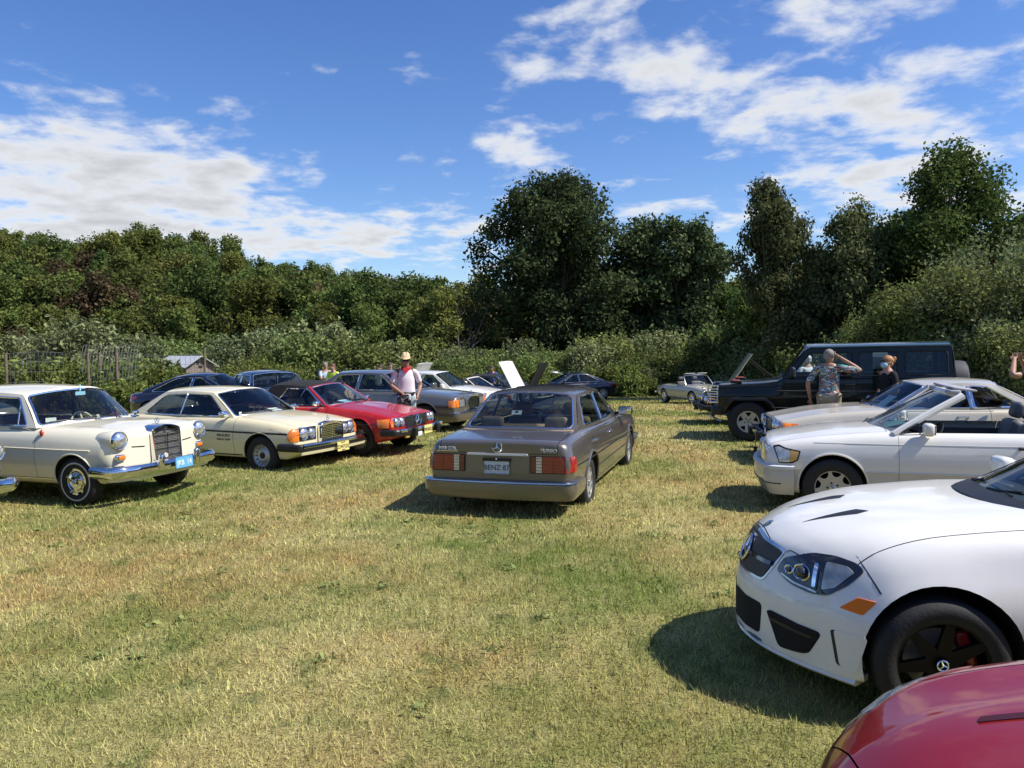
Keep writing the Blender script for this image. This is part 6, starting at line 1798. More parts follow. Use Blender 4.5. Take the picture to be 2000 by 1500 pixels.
CARS['R0'] = red_sports('sports_car', 'glossy deep red car, only its bonnet and one headlamp showing', (2.86, 1.88), 173, P_RED2, dz=-.068)
CARS['L0'] = saloon_110('sedan_car', 'dark green vintage car, only its round headlamp and chrome bumper end showing', (-7.93, 8.7), -20, P_GREEN, plate_=False)
# further back, left row
CARS['L5'] = midsize_124('sedan_car', 'white sedan with white door mirror between the silver sedan and the raised white bonnet', (-2.36, 24.8), -21, P_WHITE, P_WLOW, 'sedan')
CARS['L6'] = roadster_107('convertible_car', 'white open roadster with its white bonnet raised upright', (-1.45, 28.3), -22, P_WHITE, 'open', hood_open=(62, 'front'))
CARS['L7'] = midsize_124('convertible_car', 'black convertible with closed black soft top behind the white roadster', (-.55, 31.5), -20, P_BLACK, P_BLACK, 'soft', style='slots')
CARS['L8'] = roadster_107('convertible_car', 'black car with its dark bonnet propped open at the edge of the bushes', (.25, 35.0), -20, P_BLACK, 'open', hood_open=(60, 'rear'), hood_mat=SOFT_TOP)
CARS['S221'] = modern_far('sedan_car', 'shiny navy blue modern sedan parked against the bushes', (3.2, 42.3), 196, P_NAVY, 5.2, 1.475)
CARS['SIL'] = modern_far('sedan_car', 'silver modern sedan tucked behind the navy blue sedan', (1.9, 46.5), 190, P_SILVER, 4.8, 1.46)
# second row behind the cream and yellow cars
CARS['CLK'] = modern_far('coupe_car', 'dark navy coupe with red tail light behind the pale yellow coupe', (-8.3, 21.5), -12, P_NAVY, 4.65, 1.40, coupe=True)
CARS['PON'] = saloon_110('sedan_car', 'dark blue vintage sedan with chrome framed windscreen behind the pale yellow coupe', (-6.75, 21.6), -52, P_NAVY, detail=False, seat=LEATHER_T)
CARS['SIL2'] = modern_far('sedan_car', 'silver sedan behind the dark blue vintage sedan', (-9.2, 31.0), -20, P_SILVER, 4.6, 1.43)
# right row, beyond the off-roader
CARS['R5'] = roadster_107('coupe_car', 'black coupe nose with orange turn signal just beyond the off-roader', (6.9, 18.6), 168, P_BLACK, 'coupe', wb=2.82)
CARS['R6'] = roadster_107('convertible_car', 'beige open roadster with its beige bonnet raised beyond the off-roader', (8.05, 22.0), 168, P_BEIGE, 'open', hood_open=(56, 'front'))
CARS['R7'] = roadster_107('convertible_car', 'black open car with black bonnet propped up beyond the off-roader', (9.5, 25.6), 170, P_BLACK, 'open', hood_open=(40, 'rear'), hood_mat=SOFT_TOP)
CARS['PAG'] = roadster_113('convertible_car', 'silver beige open roadster on the grass by the bushes', (8.14, 34.6), -72, P_BEIGE)
# paper on dashboards
c = CARS['C107']; w = c['wind'](.45, .22)
mb = MB(); mb.box(w + Vector((-.12, 0, 0)), (.006, .34, .24), Matrix.Rotation(R(-50), 3, 'Y')); mb.build('dash_paper', PAPER_B, c['root'])
c = CARS['A124']; w = c['wind'](.35, .14)
mb = MB(); mb.box(w + Vector((-.12, 0, -.02)), (.30, .42, .004), Matrix.Rotation(R(14), 3, 'Y')); mb.build('dash_paper', PAPER_G, c['root'])
w = c['wind'](.0, .72)
mb = MB(); rbox(mb, w + Vector((-.10, 0, 0)), (.03, .20, .06), .015); mb.build('rear_view_mirror', BLACK, c['root'])
c = CARS['L3']; w = c['wind'](-.2, .10); mb = MB(); mb.box(w + Vector((-.15, 0, 0)), (.16, .26, .004), Matrix.Rotation(R(12), 3, 'Y')); mb.build('dash_paper', PAPER_B, c['root'])

CARS['L9'] = roadster_107('convertible_car', 'white car with its white bonnet raised behind the man in the straw hat', (-4.75, 31.5), -20, P_WHITE, 'open', hood_open=(55, 'rear'), front=False)
# ================================================================== field, woods, bushes
def noise_color(nt, cols, scale, detail=4, lo=.35, hi=.65, coord=None):
    N, L = nt.nodes, nt.links
    n = N.new('ShaderNodeTexNoise'); n.inputs['Scale'].default_value = scale; n.inputs['Detail'].default_value = detail; n.inputs['Roughness'].default_value = .6
    L.new(coord, n.inputs['Vector'])
    r_ = N.new('ShaderNodeMapRange'); r_.inputs['From Min'].default_value = lo; r_.inputs['From Max'].default_value = hi
    L.new(n.outputs['Fac'], r_.inputs['Value'])
    m_ = N.new('ShaderNodeMix'); m_.data_type = 'RGBA'
    for k, v in (('A', cols[0]), ('B', cols[1])):
        if isinstance(v, tuple): m_.inputs[k].default_value = (*v, 1)
        else: L.new(v, m_.inputs[k])
    L.new(r_.outputs[0], m_.inputs['Factor'])
    return m_.outputs['Result']

def turf_color(nt, coord):
    """mown late-summer turf: straw with greener patches, the same pattern for soil sheet and blades"""
    a = noise_color(nt, ((.54, .465, .20), (.47, .345, .14)), .40, 6, .42, .57, coord)
    b = noise_color(nt, (a, (.225, .265, .068)), .23, 6, .43, .58, coord)
    c_ = noise_color(nt, (b, (.52, .46, .19)), 1.7, 5, .45, .75, coord)
    d = noise_color(nt, (c_, (.17, .205, .06)), 2.9, 6, .54, .72, coord)
    return d

def ground_mat():
    m_ = bpy.data.materials.new('turf_soil'); m_.use_nodes = True
    nt = m_.node_tree; N, L = nt.nodes, nt.links
    b = N['Principled BSDF']; b.inputs['Roughness'].default_value = .95; b.inputs['Specular IOR Level'].default_value = .1
    tc = N.new('ShaderNodeTexCoord')
    base = turf_color(nt, tc.outputs['Object'])
    fine = noise_color(nt, ((.38, .38, .36), (.95, .95, .95)), 42, 6, .3, .7, tc.outputs['Object'])
    mx = N.new('ShaderNodeMix'); mx.data_type = 'RGBA'; mx.blend_type = 'MULTIPLY'; mx.inputs['Factor'].default_value = 1
    L.new(base, mx.inputs['A']); L.new(fine, mx.inputs['B'])
    # ground turns dark green-brown under the woods
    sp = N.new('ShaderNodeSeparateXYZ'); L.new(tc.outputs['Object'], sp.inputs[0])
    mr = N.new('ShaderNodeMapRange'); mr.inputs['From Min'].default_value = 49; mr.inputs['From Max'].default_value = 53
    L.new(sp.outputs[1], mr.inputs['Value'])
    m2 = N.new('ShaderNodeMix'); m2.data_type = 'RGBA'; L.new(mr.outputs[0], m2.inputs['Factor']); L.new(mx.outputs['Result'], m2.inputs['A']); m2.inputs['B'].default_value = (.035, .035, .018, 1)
    L.new(m2.outputs['Result'], b.inputs['Base Color'])
    n = N.new('ShaderNodeTexNoise'); n.inputs['Scale'].default_value = 60; n.inputs['Detail'].default_value = 6
    L.new(tc.outputs['Object'], n.inputs['Vector'])
    bp = N.new('ShaderNodeBump'); bp.inputs['Strength'].default_value = .8; bp.inputs['Distance'].default_value = .03
    L.new(n.outputs['Fac'], bp.inputs['Height']); L.new(bp.outputs[0], b.inputs['Normal'])
    return m_

def build_ground():
    xs = np.concatenate([np.linspace(-320, -60, 22), np.linspace(-56, 56, 57), np.linspace(60, 320, 22)])
    ys = np.concatenate([np.linspace(-60, 12, 25), np.linspace(14, 60, 36), np.linspace(63, 180, 38), np.linspace(200, 900, 12)])
    nx, ny = len(xs), len(ys)
    V = np.array([(x, y, gz(x, y) + (0.02 * math.sin(x * .9 + y * .37) * math.sin(y * .6) if y < 48 else 0) * (0 if abs(x) < 10 and y < 28 else 1)) for y in ys for x in xs])
    F = np.array([(j * nx + i, j * nx + i + 1, (j + 1) * nx + i + 1, (j + 1) * nx + i) for j in range(ny - 1) for i in range(nx - 1)])
    me = np_mesh('ground', V, 4, F); smooth(me, 180)
    o = link('ground', me, None, ground_mat()); tag(o, kind='structure')
build_ground()

def blade_mat(name, dark=1.0):
    m_ = bpy.data.materials.new(name); m_.use_nodes = True
    nt = m_.node_tree; N, L = nt.nodes, nt.links
    N.remove(N['Principled BSDF']); out = N['Material Output']
    tc = N.new('ShaderNodeTexCoord'); g = N.new('ShaderNodeNewGeometry')
    base = turf_color(nt, tc.outputs['Object'])
    hs = N.new('ShaderNodeHueSaturation')
    mr = N.new('ShaderNodeMapRange'); mr.inputs['To Min'].default_value = .45 * dark; mr.inputs['To Max'].default_value = 1.65 * dark
    L.new(g.outputs['Random Per Island'], mr.inputs['Value']); L.new(mr.outputs[0], hs.inputs['Value'])
    m2 = N.new('ShaderNodeMath'); m2.operation = 'MULTIPLY_ADD'; m2.inputs[1].default_value = 37.7; m2.inputs[2].default_value = 0
    L.new(g.outputs['Random Per Island'], m2.inputs[0])
    fr = N.new('ShaderNodeMath'); fr.operation = 'FRACT'; L.new(m2.outputs[0], fr.inputs[0])
    mr2 = N.new('ShaderNodeMapRange'); mr2.inputs['To Min'].default_value = .475; mr2.inputs['To Max'].default_value = .535
    L.new(fr.outputs[0], mr2.inputs['Value']); L.new(mr2.outputs[0], hs.inputs['Hue'])
    L.new(base, hs.inputs['Color'])
    df = N.new('ShaderNodeBsdfDiffuse'); tl = N.new('ShaderNodeBsdfTranslucent'); mx = N.new('ShaderNodeMixShader'); mx.inputs[0].default_value = .3
    L.new(hs.outputs[0], df.inputs[0]); L.new(hs.outputs[0], tl.inputs[0])
    L.new(df.outputs[0], mx.inputs[1]); L.new(tl.outputs[0], mx.inputs[2]); L.new(mx.outputs[0], out.inputs['Surface'])
    return m_

def build_grass():
    rng = np.random.default_rng(11)
    VS = []
    for (d0, d1, dens, hmin, hmax, w) in ((1.9, 4.2, 5200, .018, .058, .0029), (4.2, 7.5, 2600, .022, .062, .0042), (7.5, 13, 1000, .022, .058, .0075), (13, 24, 300, .028, .070, .014), (24, 46, 75, .04, .09, .028)):
        A = 0.72 * (d1 ** 2 - d0 ** 2) * 1.0
        n = int(A * dens)
        d = np.sqrt(rng.uniform(d0 ** 2, d1 ** 2, n))
        x = rng.uniform(-.73, .73, n) * d
        # clumps
        cx = np.round(x / (d1 * .02) + rng.normal(0, .6, n)) * (d1 * .02)
        k = rng.random(n) < .45
        x = np.where(k, cx + rng.normal(0, d1 * .004, n), x)
        y = d
        t = np.clip((y - 15) / 30, 0, 1); z = -1.15 * t * t * (3 - 2 * t)
        h = rng.uniform(hmin, hmax, n) * (1 + .5 * (rng.random(n) < .06))
        az = rng.uniform(0, 2 * np.pi, n)
        lean = np.abs(rng.normal(.85, .45, n))
        tip = np.stack([x + np.cos(az) * h * np.sin(np.minimum(lean, 1.45)), y + np.sin(az) * h * np.sin(np.minimum(lean, 1.45)), z + h * np.cos(np.minimum(lean, 1.45)) + .003], 1)
        pz = az + np.pi / 2 + rng.normal(0, .6, n)
        bx, by = np.cos(pz) * w, np.sin(pz) * w
        a = np.stack([x - bx, y - by, z - .004], 1); b = np.stack([x + bx, y + by, z - .004], 1)
        VS.append(np.stack([a, b, tip], 1).reshape(-1, 3))
    me = np_mesh('grass', np.concatenate(VS), 3)
    o = link('grass', me, None, blade_mat('grass_blades'))
    tag(o, 'short dry grass with straw and green patches covering the field', 'grass', kind='stuff')
build_grass()

# ------------------------------------------------------------------ foliage
def leaf_mat(name, col, var=.35, hue=.03, trans=.3, autumn=None, gloss=.0):
    m_ = bpy.data.materials.new(name); m_.use_nodes = True
    nt = m_.node_tree; N, L = nt.nodes, nt.links
    N.remove(N['Principled BSDF']); out = N['Material Output']
    g = N.new('ShaderNodeNewGeometry'); oi = N.new('ShaderNodeObjectInfo')
    hs = N.new('ShaderNodeHueSaturation'); hs.inputs['Color'].default_value = (*col, 1)
    def rm(src, a, b):
        r_ = N.new('ShaderNodeMapRange'); r_.inputs['To Min'].default_value = a; r_.inputs['To Max'].default_value = b
        L.new(src, r_.inputs['Value']); return r_.outputs[0]
    def mul(a, b):
        m2 = N.new('ShaderNodeMath'); m2.operation = 'MULTIPLY'; L.new(a, m2.inputs[0])
        if isinstance(b, float): m2.inputs[1].default_value = b
        else: L.new(b, m2.inputs[1])
        return m2.outputs[0]
    def fract(a):
        m2 = N.new('ShaderNodeMath'); m2.operation = 'FRACT'; L.new(a, m2.inputs[0]); return m2.outputs[0]
    isl = g.outputs['Random Per Island']
    L.new(mul(rm(isl, 1 - var, 1 + var), rm(oi.outputs['Random'], .72, 1.28)), hs.inputs['Value'])
    ad = N.new('ShaderNodeMath'); ad.operation = 'ADD'
    L.new(rm(fract(mul(oi.outputs['Random'], 7.31)), .5 - hue, .5 + hue * .25), ad.inputs[0]); L.new(rm(fract(mul(isl, 31.7)), -.018, .018), ad.inputs[1])
    L.new(ad.outputs[0], hs.inputs['Hue'])
    df = N.new('ShaderNodeBsdfDiffuse'); tl = N.new('ShaderNodeBsdfTranslucent'); mx = N.new('ShaderNodeMixShader'); mx.inputs[0].default_value = trans
    L.new(hs.outputs[0], df.inputs[0]); L.new(hs.outputs[0], tl.inputs[0])
    L.new(df.outputs[0], mx.inputs[1]); L.new(tl.outputs[0], mx.inputs[2])
    last = mx.outputs[0]
    if gloss:
        gl = N.new('ShaderNodeBsdfGlossy'); gl.inputs['Roughness'].default_value = .38; gl.inputs['Color'].default_value = (.9, .95, 1, 1)
        m3 = N.new('ShaderNodeMixShader'); m3.inputs[0].default_value = gloss
        L.new(last, m3.inputs[1]); L.new(gl.outputs[0], m3.inputs[2]); last = m3.outputs[0]
    L.new(last, out.inputs['Surface'])
    return m_

def leaves(rng, centers, outward, per, spread, size, droop=0.0, elong=1.5):
    """leaf-sized rhombi scattered round clump centres"""
    n = len(centers) * per
    c_ = np.repeat(centers, per, 0); o_ = np.repeat(outward, per, 0)
    p = c_ + np.clip(rng.normal(0, 1, (n, 3)), -1.7, 1.7) * spread
    nrm = o_ * .7 + rng.normal(0, .75, (n, 3)) + np.array([0, 0, .35])
    nrm /= np.linalg.norm(nrm, axis=1, keepdims=True) + 1e-9
    t = rng.normal(0, 1, (n, 3)) + np.array([0, 0, -droop])
    t -= nrm * (t * nrm).sum(1, keepdims=True); t /= np.linalg.norm(t, axis=1, keepdims=True) + 1e-9
    b = np.cross(nrm, t)
    s = size * rng.uniform(.55, 1.25, (n, 1))
    return np.stack([p - t * s * elong * .5, p + b * s * .42 + t * s * .05, p + t * s * elong * .5, p - b * s * .42 + t * s * .05], 1).reshape(-1, 3)

def blob_clumps(rng, blobs, n):
    """clump centres through the shells of overlapping lobes"""
    vol = np.array([b[1][0] * b[1][1] * b[1][2] for b in blobs]) ** .67
    pick = rng.choice(len(blobs), n, p=vol / vol.sum())
    d = rng.normal(0, 1, (n, 3)); d /= np.linalg.norm(d, axis=1, keepdims=True)
    r_ = rng.uniform(.25, 1, (n, 1)) ** .45
    C = np.array([b[0] for b in blobs])[pick]; Q = np.array([b[1] for b in blobs])[pick]
    return C + d * Q * r_, d

def crown_mesh(name, blobs, n_clumps, per, spread, size, seed, droop=0, elong=1.5):
    rng = np.random.default_rng(seed)
    c_, o_ = blob_clumps(rng, blobs, n_clumps)
    return np_mesh(name, leaves(rng, c_, o_, per, spread, size, droop, elong), 4)

def build_weeds():
    rng = np.random.default_rng(5); n = 60
    d = np.sqrt(rng.uniform(2.2 ** 2, 9 ** 2, n)); x = rng.uniform(-.7, .7, n) * d
    c0 = np.stack([x, d, np.full(n, .022)], 1)
    me = np_mesh('broadleaf_weeds', leaves(rng, c0, np.tile([0, 0, 1.4], (n, 1)), 12, np.array([.04, .04, .008]), .036, 0, 1.5), 4); me.materials.append(leaf_mat('clover_leaf', (.20, .24, .085), .4, .02, .3))
    tag(link('broadleaf_weeds', me), 'small green broadleaf weeds scattered through the dry grass', 'weeds', kind='stuff')
build_weeds()

BARK = mat('bark', (.075, .062, .048), .95, var=.35, vscale=6, bump=.6, bscale=20)
BARK_L = mat('pale_bark', (.30, .28, .24), .9, var=.35, vscale=5)
def trunk_mesh(h, r_, crown_blobs, seed, n_limbs=8, lean=.0, stems=1):
    rnd = random.Random(seed); mb = MB()
    for s in range(stems):
        bx, by = (rnd.uniform(-.3, .3), rnd.uniform(-.3, .3)) if stems > 1 else (0, 0)
        top = Vector((bx * 3 + lean, by * 3, h * .82))
        pts = [Vector((bx, by, -.3)), Vector((bx * 1.3 + rnd.uniform(-.1, .1), by, h * .22)), Vector((bx * 2 + lean * .4, by * 2, h * .5)), top]
        mb.tube(pts, [r_ * 1.25, r_ * .9, r_ * .62, r_ * .15], 9)
    for i in range(n_limbs):
        b = crown_blobs[rnd.randrange(len(crown_blobs))]
        e = Vector(b[0]) + Vector((rnd.uniform(-.6, .6) * b[1][0], rnd.uniform(-.6, .6) * b[1][1], rnd.uniform(-.1, .6) * b[1][2]))
        z0 = min(h * rnd.uniform(.22, .55), e.z - .3)
        s0 = Vector((lean * z0 / h, 0, z0))
        mid = s0.lerp(e, .5) + Vector((0, 0, -.06 * h * rnd.random()))
        mb.tube([s0, mid, e], [r_ * .45, r_ * .26, r_ * .06], 6)
        for q in range(2):
            e2 = e + Vector((rnd.uniform(-1, 1), rnd.uniform(-1, 1), rnd.uniform(-.2, 1))) * b[1][0] * .5
            mb.tube([mid.lerp(e, .5), e2], [r_ * .16, r_ * .04], 5)
    o = mb.build('trunk', None, None, 60); me = o.data; bpy.data.objects.remove(o)
    return me

def plant(name, label, cat, loc, parts, rz=0, sc=1.0, group=None, scz=None):
    e = empty(name, loc, rz); s = sc
    e.scale = (s, s, scz if scz else s)
    tag(e, label, cat, group)
    for nm, me in parts:
        o = bpy.data.objects.new(nm, me); COL.objects.link(o); o.parent = e
    return e

def px(u, v, d, roll=True):
    """a point at depth d seen at photo position u, v (for siting things in the place)"""
    return ((u - 1000) / 1510.0 * d, d)

M_LEAF_A = leaf_mat('oak_leaf', (.100, .140, .042), .4, .035)
M_LEAF_B = leaf_mat('mixed_wood_leaf', (.130, .160, .044), .4, .04)
M_LEAF_C = leaf_mat('big_tree_leaf', (.080, .108, .046), .45, .01, .22)
M_LEAF_D = leaf_mat('birch_leaf', (.145, .170, .075), .4, .01, .35)
M_LEAF_E = leaf_mat('broad_leaf', (.082, .118, .034), .45, .015, .35)
M_SHRUB = leaf_mat('shrub_leaf', (.175, .225, .075), .5, .03, .3)
M_SHRUB2 = leaf_mat('silvery_shrub_leaf', (.205, .24, .112), .55, .02, .3)
M_WEED = leaf_mat('weed_leaf', (.16, .20, .055), .5, .02, .35)
M_YELLOW = leaf_mat('goldenrod_flower', (.30, .24, .035), .4, .01, .3)
M_RUST = leaf_mat('dry_leaf', (.11, .085, .045), .45, .02, .25)
M_AUT = leaf_mat('turning_leaf', (.22, .10, .03), .4, .02, .3)

def wood_variant(i, mat_, seed):
    rnd = random.Random(seed)
    h = rnd.uniform(9.0, 11.0); r_ = rnd.uniform(3.3, 4.3)
    blobs = []
    for k in range(20):
        a = rnd.uniform(0, 6.28); q = rnd.uniform(0, 1) ** .5; z = rnd.uniform(.22, .90)
        w = r_ * math.sqrt(max(.08, 1 - (abs(z - .5) / .52) ** 2.2))
        blobs.append(((math.cos(a) * w * q * .7, math.sin(a) * w * q * .7, h * z), (w * rnd.uniform(.30, .46), w * rnd.uniform(.30, .46), h * rnd.uniform(.08, .13))))
    blobs.append(((0, 0, h * .5), (r_ * .5, r_ * .5, h * .3)))
    cm = crown_mesh('crown', blobs, 760, 14, .28, .27, seed + 5); cm.materials.append(mat_)
    tm = trunk_mesh(h, .20, blobs, seed, 7); tm.materials.append(BARK)
    return [('trunk', tm), ('crown', cm)]
WOODS = [wood_variant(i, [M_LEAF_A, M_LEAF_B][i % 2], 100 + i) for i in range(7)]
WOODS.append(wood_variant(8, M_RUST, 131))
WOODS.append(wood_variant(9, M_AUT, 141))

def place_woods():
    rnd = random.Random(21)
    for (d, u0, u1, step, sc) in ((57, -40, 1010, 62, .62), (64, -60, 1000, 64, .86), (74, -60, 2080, 60, .92), (86, -60, 1000, 56, .96), (100, -60, 1000, 52, .98), (118, -60, 1000, 48, 1.0)):
        u = u0
        while u < u1:
            dd = d + rnd.uniform(-4, 4); x, y = px(u + rnd.uniform(-14, 14), 0, dd)
            v = rnd.randrange(7)
            s = sc * rnd.uniform(.88, 1.10)
            if rnd.random() < .05: v = 7
            row = 'at the foot of' if d < 66 else 'midway up' if d < 95 else 'on the crest of'; side = 'behind the garden fence and shed' if u < 420 else 'above the thicket of bushes' if u < 760 else 'beside the huge maple'
            nm = 'leafy green tree %s the wooded hillside, %s' % (row, side)
            if v == 7: nm = 'thin brownish tree with dry leaves on the wooded hillside'
            plant('hill_tree', nm, 'tree', (x, y, gz(x, y) - .2), WOODS[v], rnd.uniform(0, 6.28), s, 'dry trees on the hillside' if v == 7 else 'trees %s the hillside %s' % (row, side))
            u += step * rnd.uniform(.75, 1.25) * (74 / d) ** .3
    for u, d, s in ((205, 60, .42), (216, 66, .5)):
        x, y = px(u, 0, d); plant('hill_tree', 'small tree with turning orange leaves at the foot of the hillside', 'tree', (x, y, gz(x, y) + 1.5), WOODS[8], 1.0, s, 'small turning trees')
place_woods()
def reflected_trees():  # unseen trees, added so the car bodies reflect foliage and less low sky
    rnd = random.Random(77)
    for k in range(30):
        a = R(168 + 204 * k / 29); d = rnd.uniform(38, 50); x, y = d * math.cos(a), d * math.sin(a)
        if y > 30: continue
        plant('reflected_tree', 'unseen leafy tree added behind the photographer for reflections', 'tree', (x, y, gz(x, y) - .2), WOODS[k % 7], rnd.uniform(0, 6.28), rnd.uniform(.8, 1.05), 'unseen trees added behind the photographer')
reflected_trees()

# the grey dead-looking tree in front of the wood
def bare_tree(u, d, h):
    rnd = random.Random(7); mb = MB()
    for k in range(7):
        a = rnd.uniform(-.35, .35); b = rnd.uniform(-.3, .3)
        p0 = Vector((rnd.uniform(-.5, .5), rnd.uniform(-.3, .3), -.2)); p2 = p0 + Vector((a * h, b * h, h * rnd.uniform(.75, 1)))
        mid = p0.lerp(p2, .5) + Vector((rnd.uniform(-.2, .2), 0, 0))
        mb.tube([p0, mid, p2], [.10, .07, .015], 6)
        for q in range(9):
            t = rnd.uniform(.35, .95); s0 = p0.lerp(mid, t * 2) if t < .5 else mid.lerp(p2, t * 2 - 1)
            mb.tube([s0, s0 + Vector((rnd.uniform(-1, 1) + a, rnd.uniform(-1, 1), rnd.uniform(.5, 1.5)))], [.03, .006], 5)
    x, y = px(u, 0, d)
    e = empty('bare_tree', (x, y, gz(x, y))); tag(e, 'bare grey tree with many upright stems before the dark wood', 'tree')
    mb.build('trunk', mat('grey_bark', (.17, .155, .13), .95, var=.3), e, 60)
    rng = np.random.default_rng(3); c_ = rng.normal(0, 1, (120, 3)) * np.array([1.4, 1.0, 1.2]) + np.array([0, 0, h * .85])
    me = np_mesh('crown', leaves(rng, c_, rng.normal(0, 1, (120, 3)), 12, .3, .14), 4); me.materials.append(M_RUST)
    link('crown', me, e)
bare_tree(898, 54, 5.6)

# the great maple and its two companions
def big_tree(u, d, h, blobs, clumps, per, size, m_, seed, label, r_=.42, limbs=16, stems=1, droop=.3, elong=1.4, spread=.32):
    x, y = px(u, 0, d)
    cm = crown_mesh('crown', blobs, clumps, per, spread, size, seed, droop, elong); cm.materials.append(m_)
    tm = trunk_mesh(h, r_, blobs, seed, limbs, stems=stems); tm.materials.append(BARK)
    return plant('broadleaf_tree', label, 'tree', (x, y, gz(x, y) - .1), [('trunk', tm), ('crown', cm)])
def lobes(seed, h, prof, n, rel=(.30, .42), zr=(.05, .08)):
    """lobes filling an outline: prof = (height fraction, x offset, radius)"""
    rnd = random.Random(seed); out = []
    for i in range(n):
        t = rnd.random() * (len(prof) - 1); k = int(t); f = t - k
        z = prof[k][0] + (prof[k + 1][0] - prof[k][0]) * f; xo = prof[k][1] + (prof[k + 1][1] - prof[k][1]) * f; r_ = prof[k][2] + (prof[k + 1][2] - prof[k][2]) * f
        a = rnd.uniform(0, 6.28); q = rnd.random() ** .5 * .78
        s = r_ * rnd.uniform(*rel)
        out.append(((xo + math.cos(a) * r_ * q, math.sin(a) * r_ * q, z * h), (s, s, h * rnd.uniform(*zr))))
    return out
H1 = 15.6
B1 = lobes(1, H1, ((.14, .4, 4.6), (.30, .2, 6.0), (.46, .1, 6.5), (.60, .1, 6.3), (.74, .2, 5.7), (.86, .2, 4.3), (.95, .1, 2.4)), 100, (.24, .36), (.05, .08))
B1 += [((-5.9, 0, H1 * .68), (.7, .8, .6)), ((-5.5, 0, H1 * .62), (.9, .9, .8)), ((-5.6, 0, H1 * .46), (.9, 1, .6)), ((.2, 0, H1 * .955), (1.3, 1.2, .7))]
big_tree(1088, 58, H1, B1, 3700, 15, .23, M_LEAF_C, 31, 'huge dark maple with a wide crown rising above the bushes', .45, 22, stems=3)
H2 = 12.6
B2 = lobes(2, H2, ((.12, 0, 3.4), (.36, 0, 4.2), (.60, 0, 4.0), (.8, 0, 3.1), (.94, 0, 1.5)), 46)
big_tree(1250, 59, H2, B2, 1900, 15, .24, M_LEAF_C, 32, 'dark round-topped tree beside the huge maple', .34, 14)
H3 = 12.0
B3 = lobes(3, H3, ((.12, 0, 2.4), (.40, 0, 3.1), (.62, 0, 3.2), (.8, 0, 2.6), (.95, -.2, 1.3)), 40)
big_tree(1345, 57, H3, B3, 1700, 15, .24, M_LEAF_C, 33, 'dark domed tree with smooth right edge next to the round-topped tree', .32, 12)
H4 = 8.2
B4 = lobes(4, H4, ((.15, 0, 1.8), (.45, 0, 2.2), (.75, 0, 1.7), (.93, 0, .8)), 16)
big_tree(1428, 60, H4, B4, 650, 14, .24, M_LEAF_B, 34, 'small tree in the gap right of the dark domed tree', .2, 8)
# right-hand group, nearer
H5 = 11.0
B5 = lobes(5, H5, ((.10, .5, 2.1), (.36, .7, 2.2), (.56, .4, 1.9), (.72, .2, 1.8), (.86, -.1, 1.4), (.97, -.5, .6)), 48, (.26, .38))
B5 += [((-1.6, 0, H5 * .66), (.35, .4, .5)), ((1.5, 0, H5 * .80), (.35, .4, .5)), ((-1.3, 0, H5 * .58), (.4, .4, .6)), ((-.4, 0, H5 * .985), (.3, .3, .45))]
big_tree(1508, 40, H5, B5, 1900, 15, .13, M_LEAF_D, 35, 'feathery birch with drooping leaf sprays standing above the bushes', .2, 18, droop=2.2, elong=2.0, spread=.22)
H6 = 9.6
B6 = lobes(6, H6, ((.12, 0, 2.6), (.40, 0, 3.0), (.62, 0, 2.7), (.82, .1, 1.8), (.97, .1, .8)), 48, (.26, .38))
B6 += [((.3, 0, H6 * 1.0), (.25, .25, .5)), ((-.9, 0, H6 * .9), (.3, .3, .5)), ((1.2, 0, H6 * .9), (.4, .4, .5))]
big_tree(1660, 39, H6, B6, 2000, 15, .14, M_LEAF_D, 36, 'loose topped tree with thin upper twigs beside the feathery birch', .2, 14, droop=1.2, elong=1.7, spread=.25)
H7 = 12.2
B7 = lobes(7, H7, ((.08, .4, 4.6), (.30, .4, 5.2), (.48, .4, 4.9), (.62, .2, 4.2), (.76, 0, 3.2), (.88, -.3, 2.1), (.975, -.4, 1.0)), 120, (.22, .33), (.045, .07))
big_tree(1866, 38, H7, B7, 4600, 15, .17, M_LEAF_E, 37, 'tall pyramid-shaped broadleaf tree at the right above the thicket', .3, 20, droop=.4, elong=1.2, spread=.26)
H8 = 8.4
B8 = lobes(8, H8, ((.1, 0, 2.0), (.4, 0, 2.4), (.7, 0, 1.9), (.92, 0, .9)), 18)
big_tree(1590, 42, H8, B8, 1100, 14, .17, M_LEAF_B, 38, 'dark lower tree under the feathery birch', .2, 8)
big_tree(1735, 41, 10.0, [((b[0][0], b[0][1], b[0][2] * 1.2), b[1]) for b in B8], 900, 14, .17, M_LEAF_B, 39, 'dark lower tree between the birches and the pyramid-shaped tree', .22, 8)

for k, (u, d, s) in enumerate(((1492, 44, .74), (1560, 43, .80), (1625, 44, .86), (1690, 43, .90), (1755, 43, .95), (1990, 40, .95), (1450, 56, .72))):
    x, y = px(u, 0, d); plant('broadleaf_tree', 'dark bushy tree filling the mass beneath the birches and the pyramid-shaped tree', 'tree', (x, y, gz(x, y) - .2), WOODS[k % 7], k * 1.3, s, 'dark trees beneath the birches')
for k, (u, d, s) in enumerate(((1172, 61, 1.0), (1298, 60, 1.0), (1390, 61, .85))):
    x, y = px(u, 0, d); plant('broadleaf_tree', 'bushy tree joining the huge maple to the domed trees', 'tree', (x, y, gz(x, y) - .2), WOODS[k * 2], k * 2.1, s, 'trees between the maple and the domed trees')

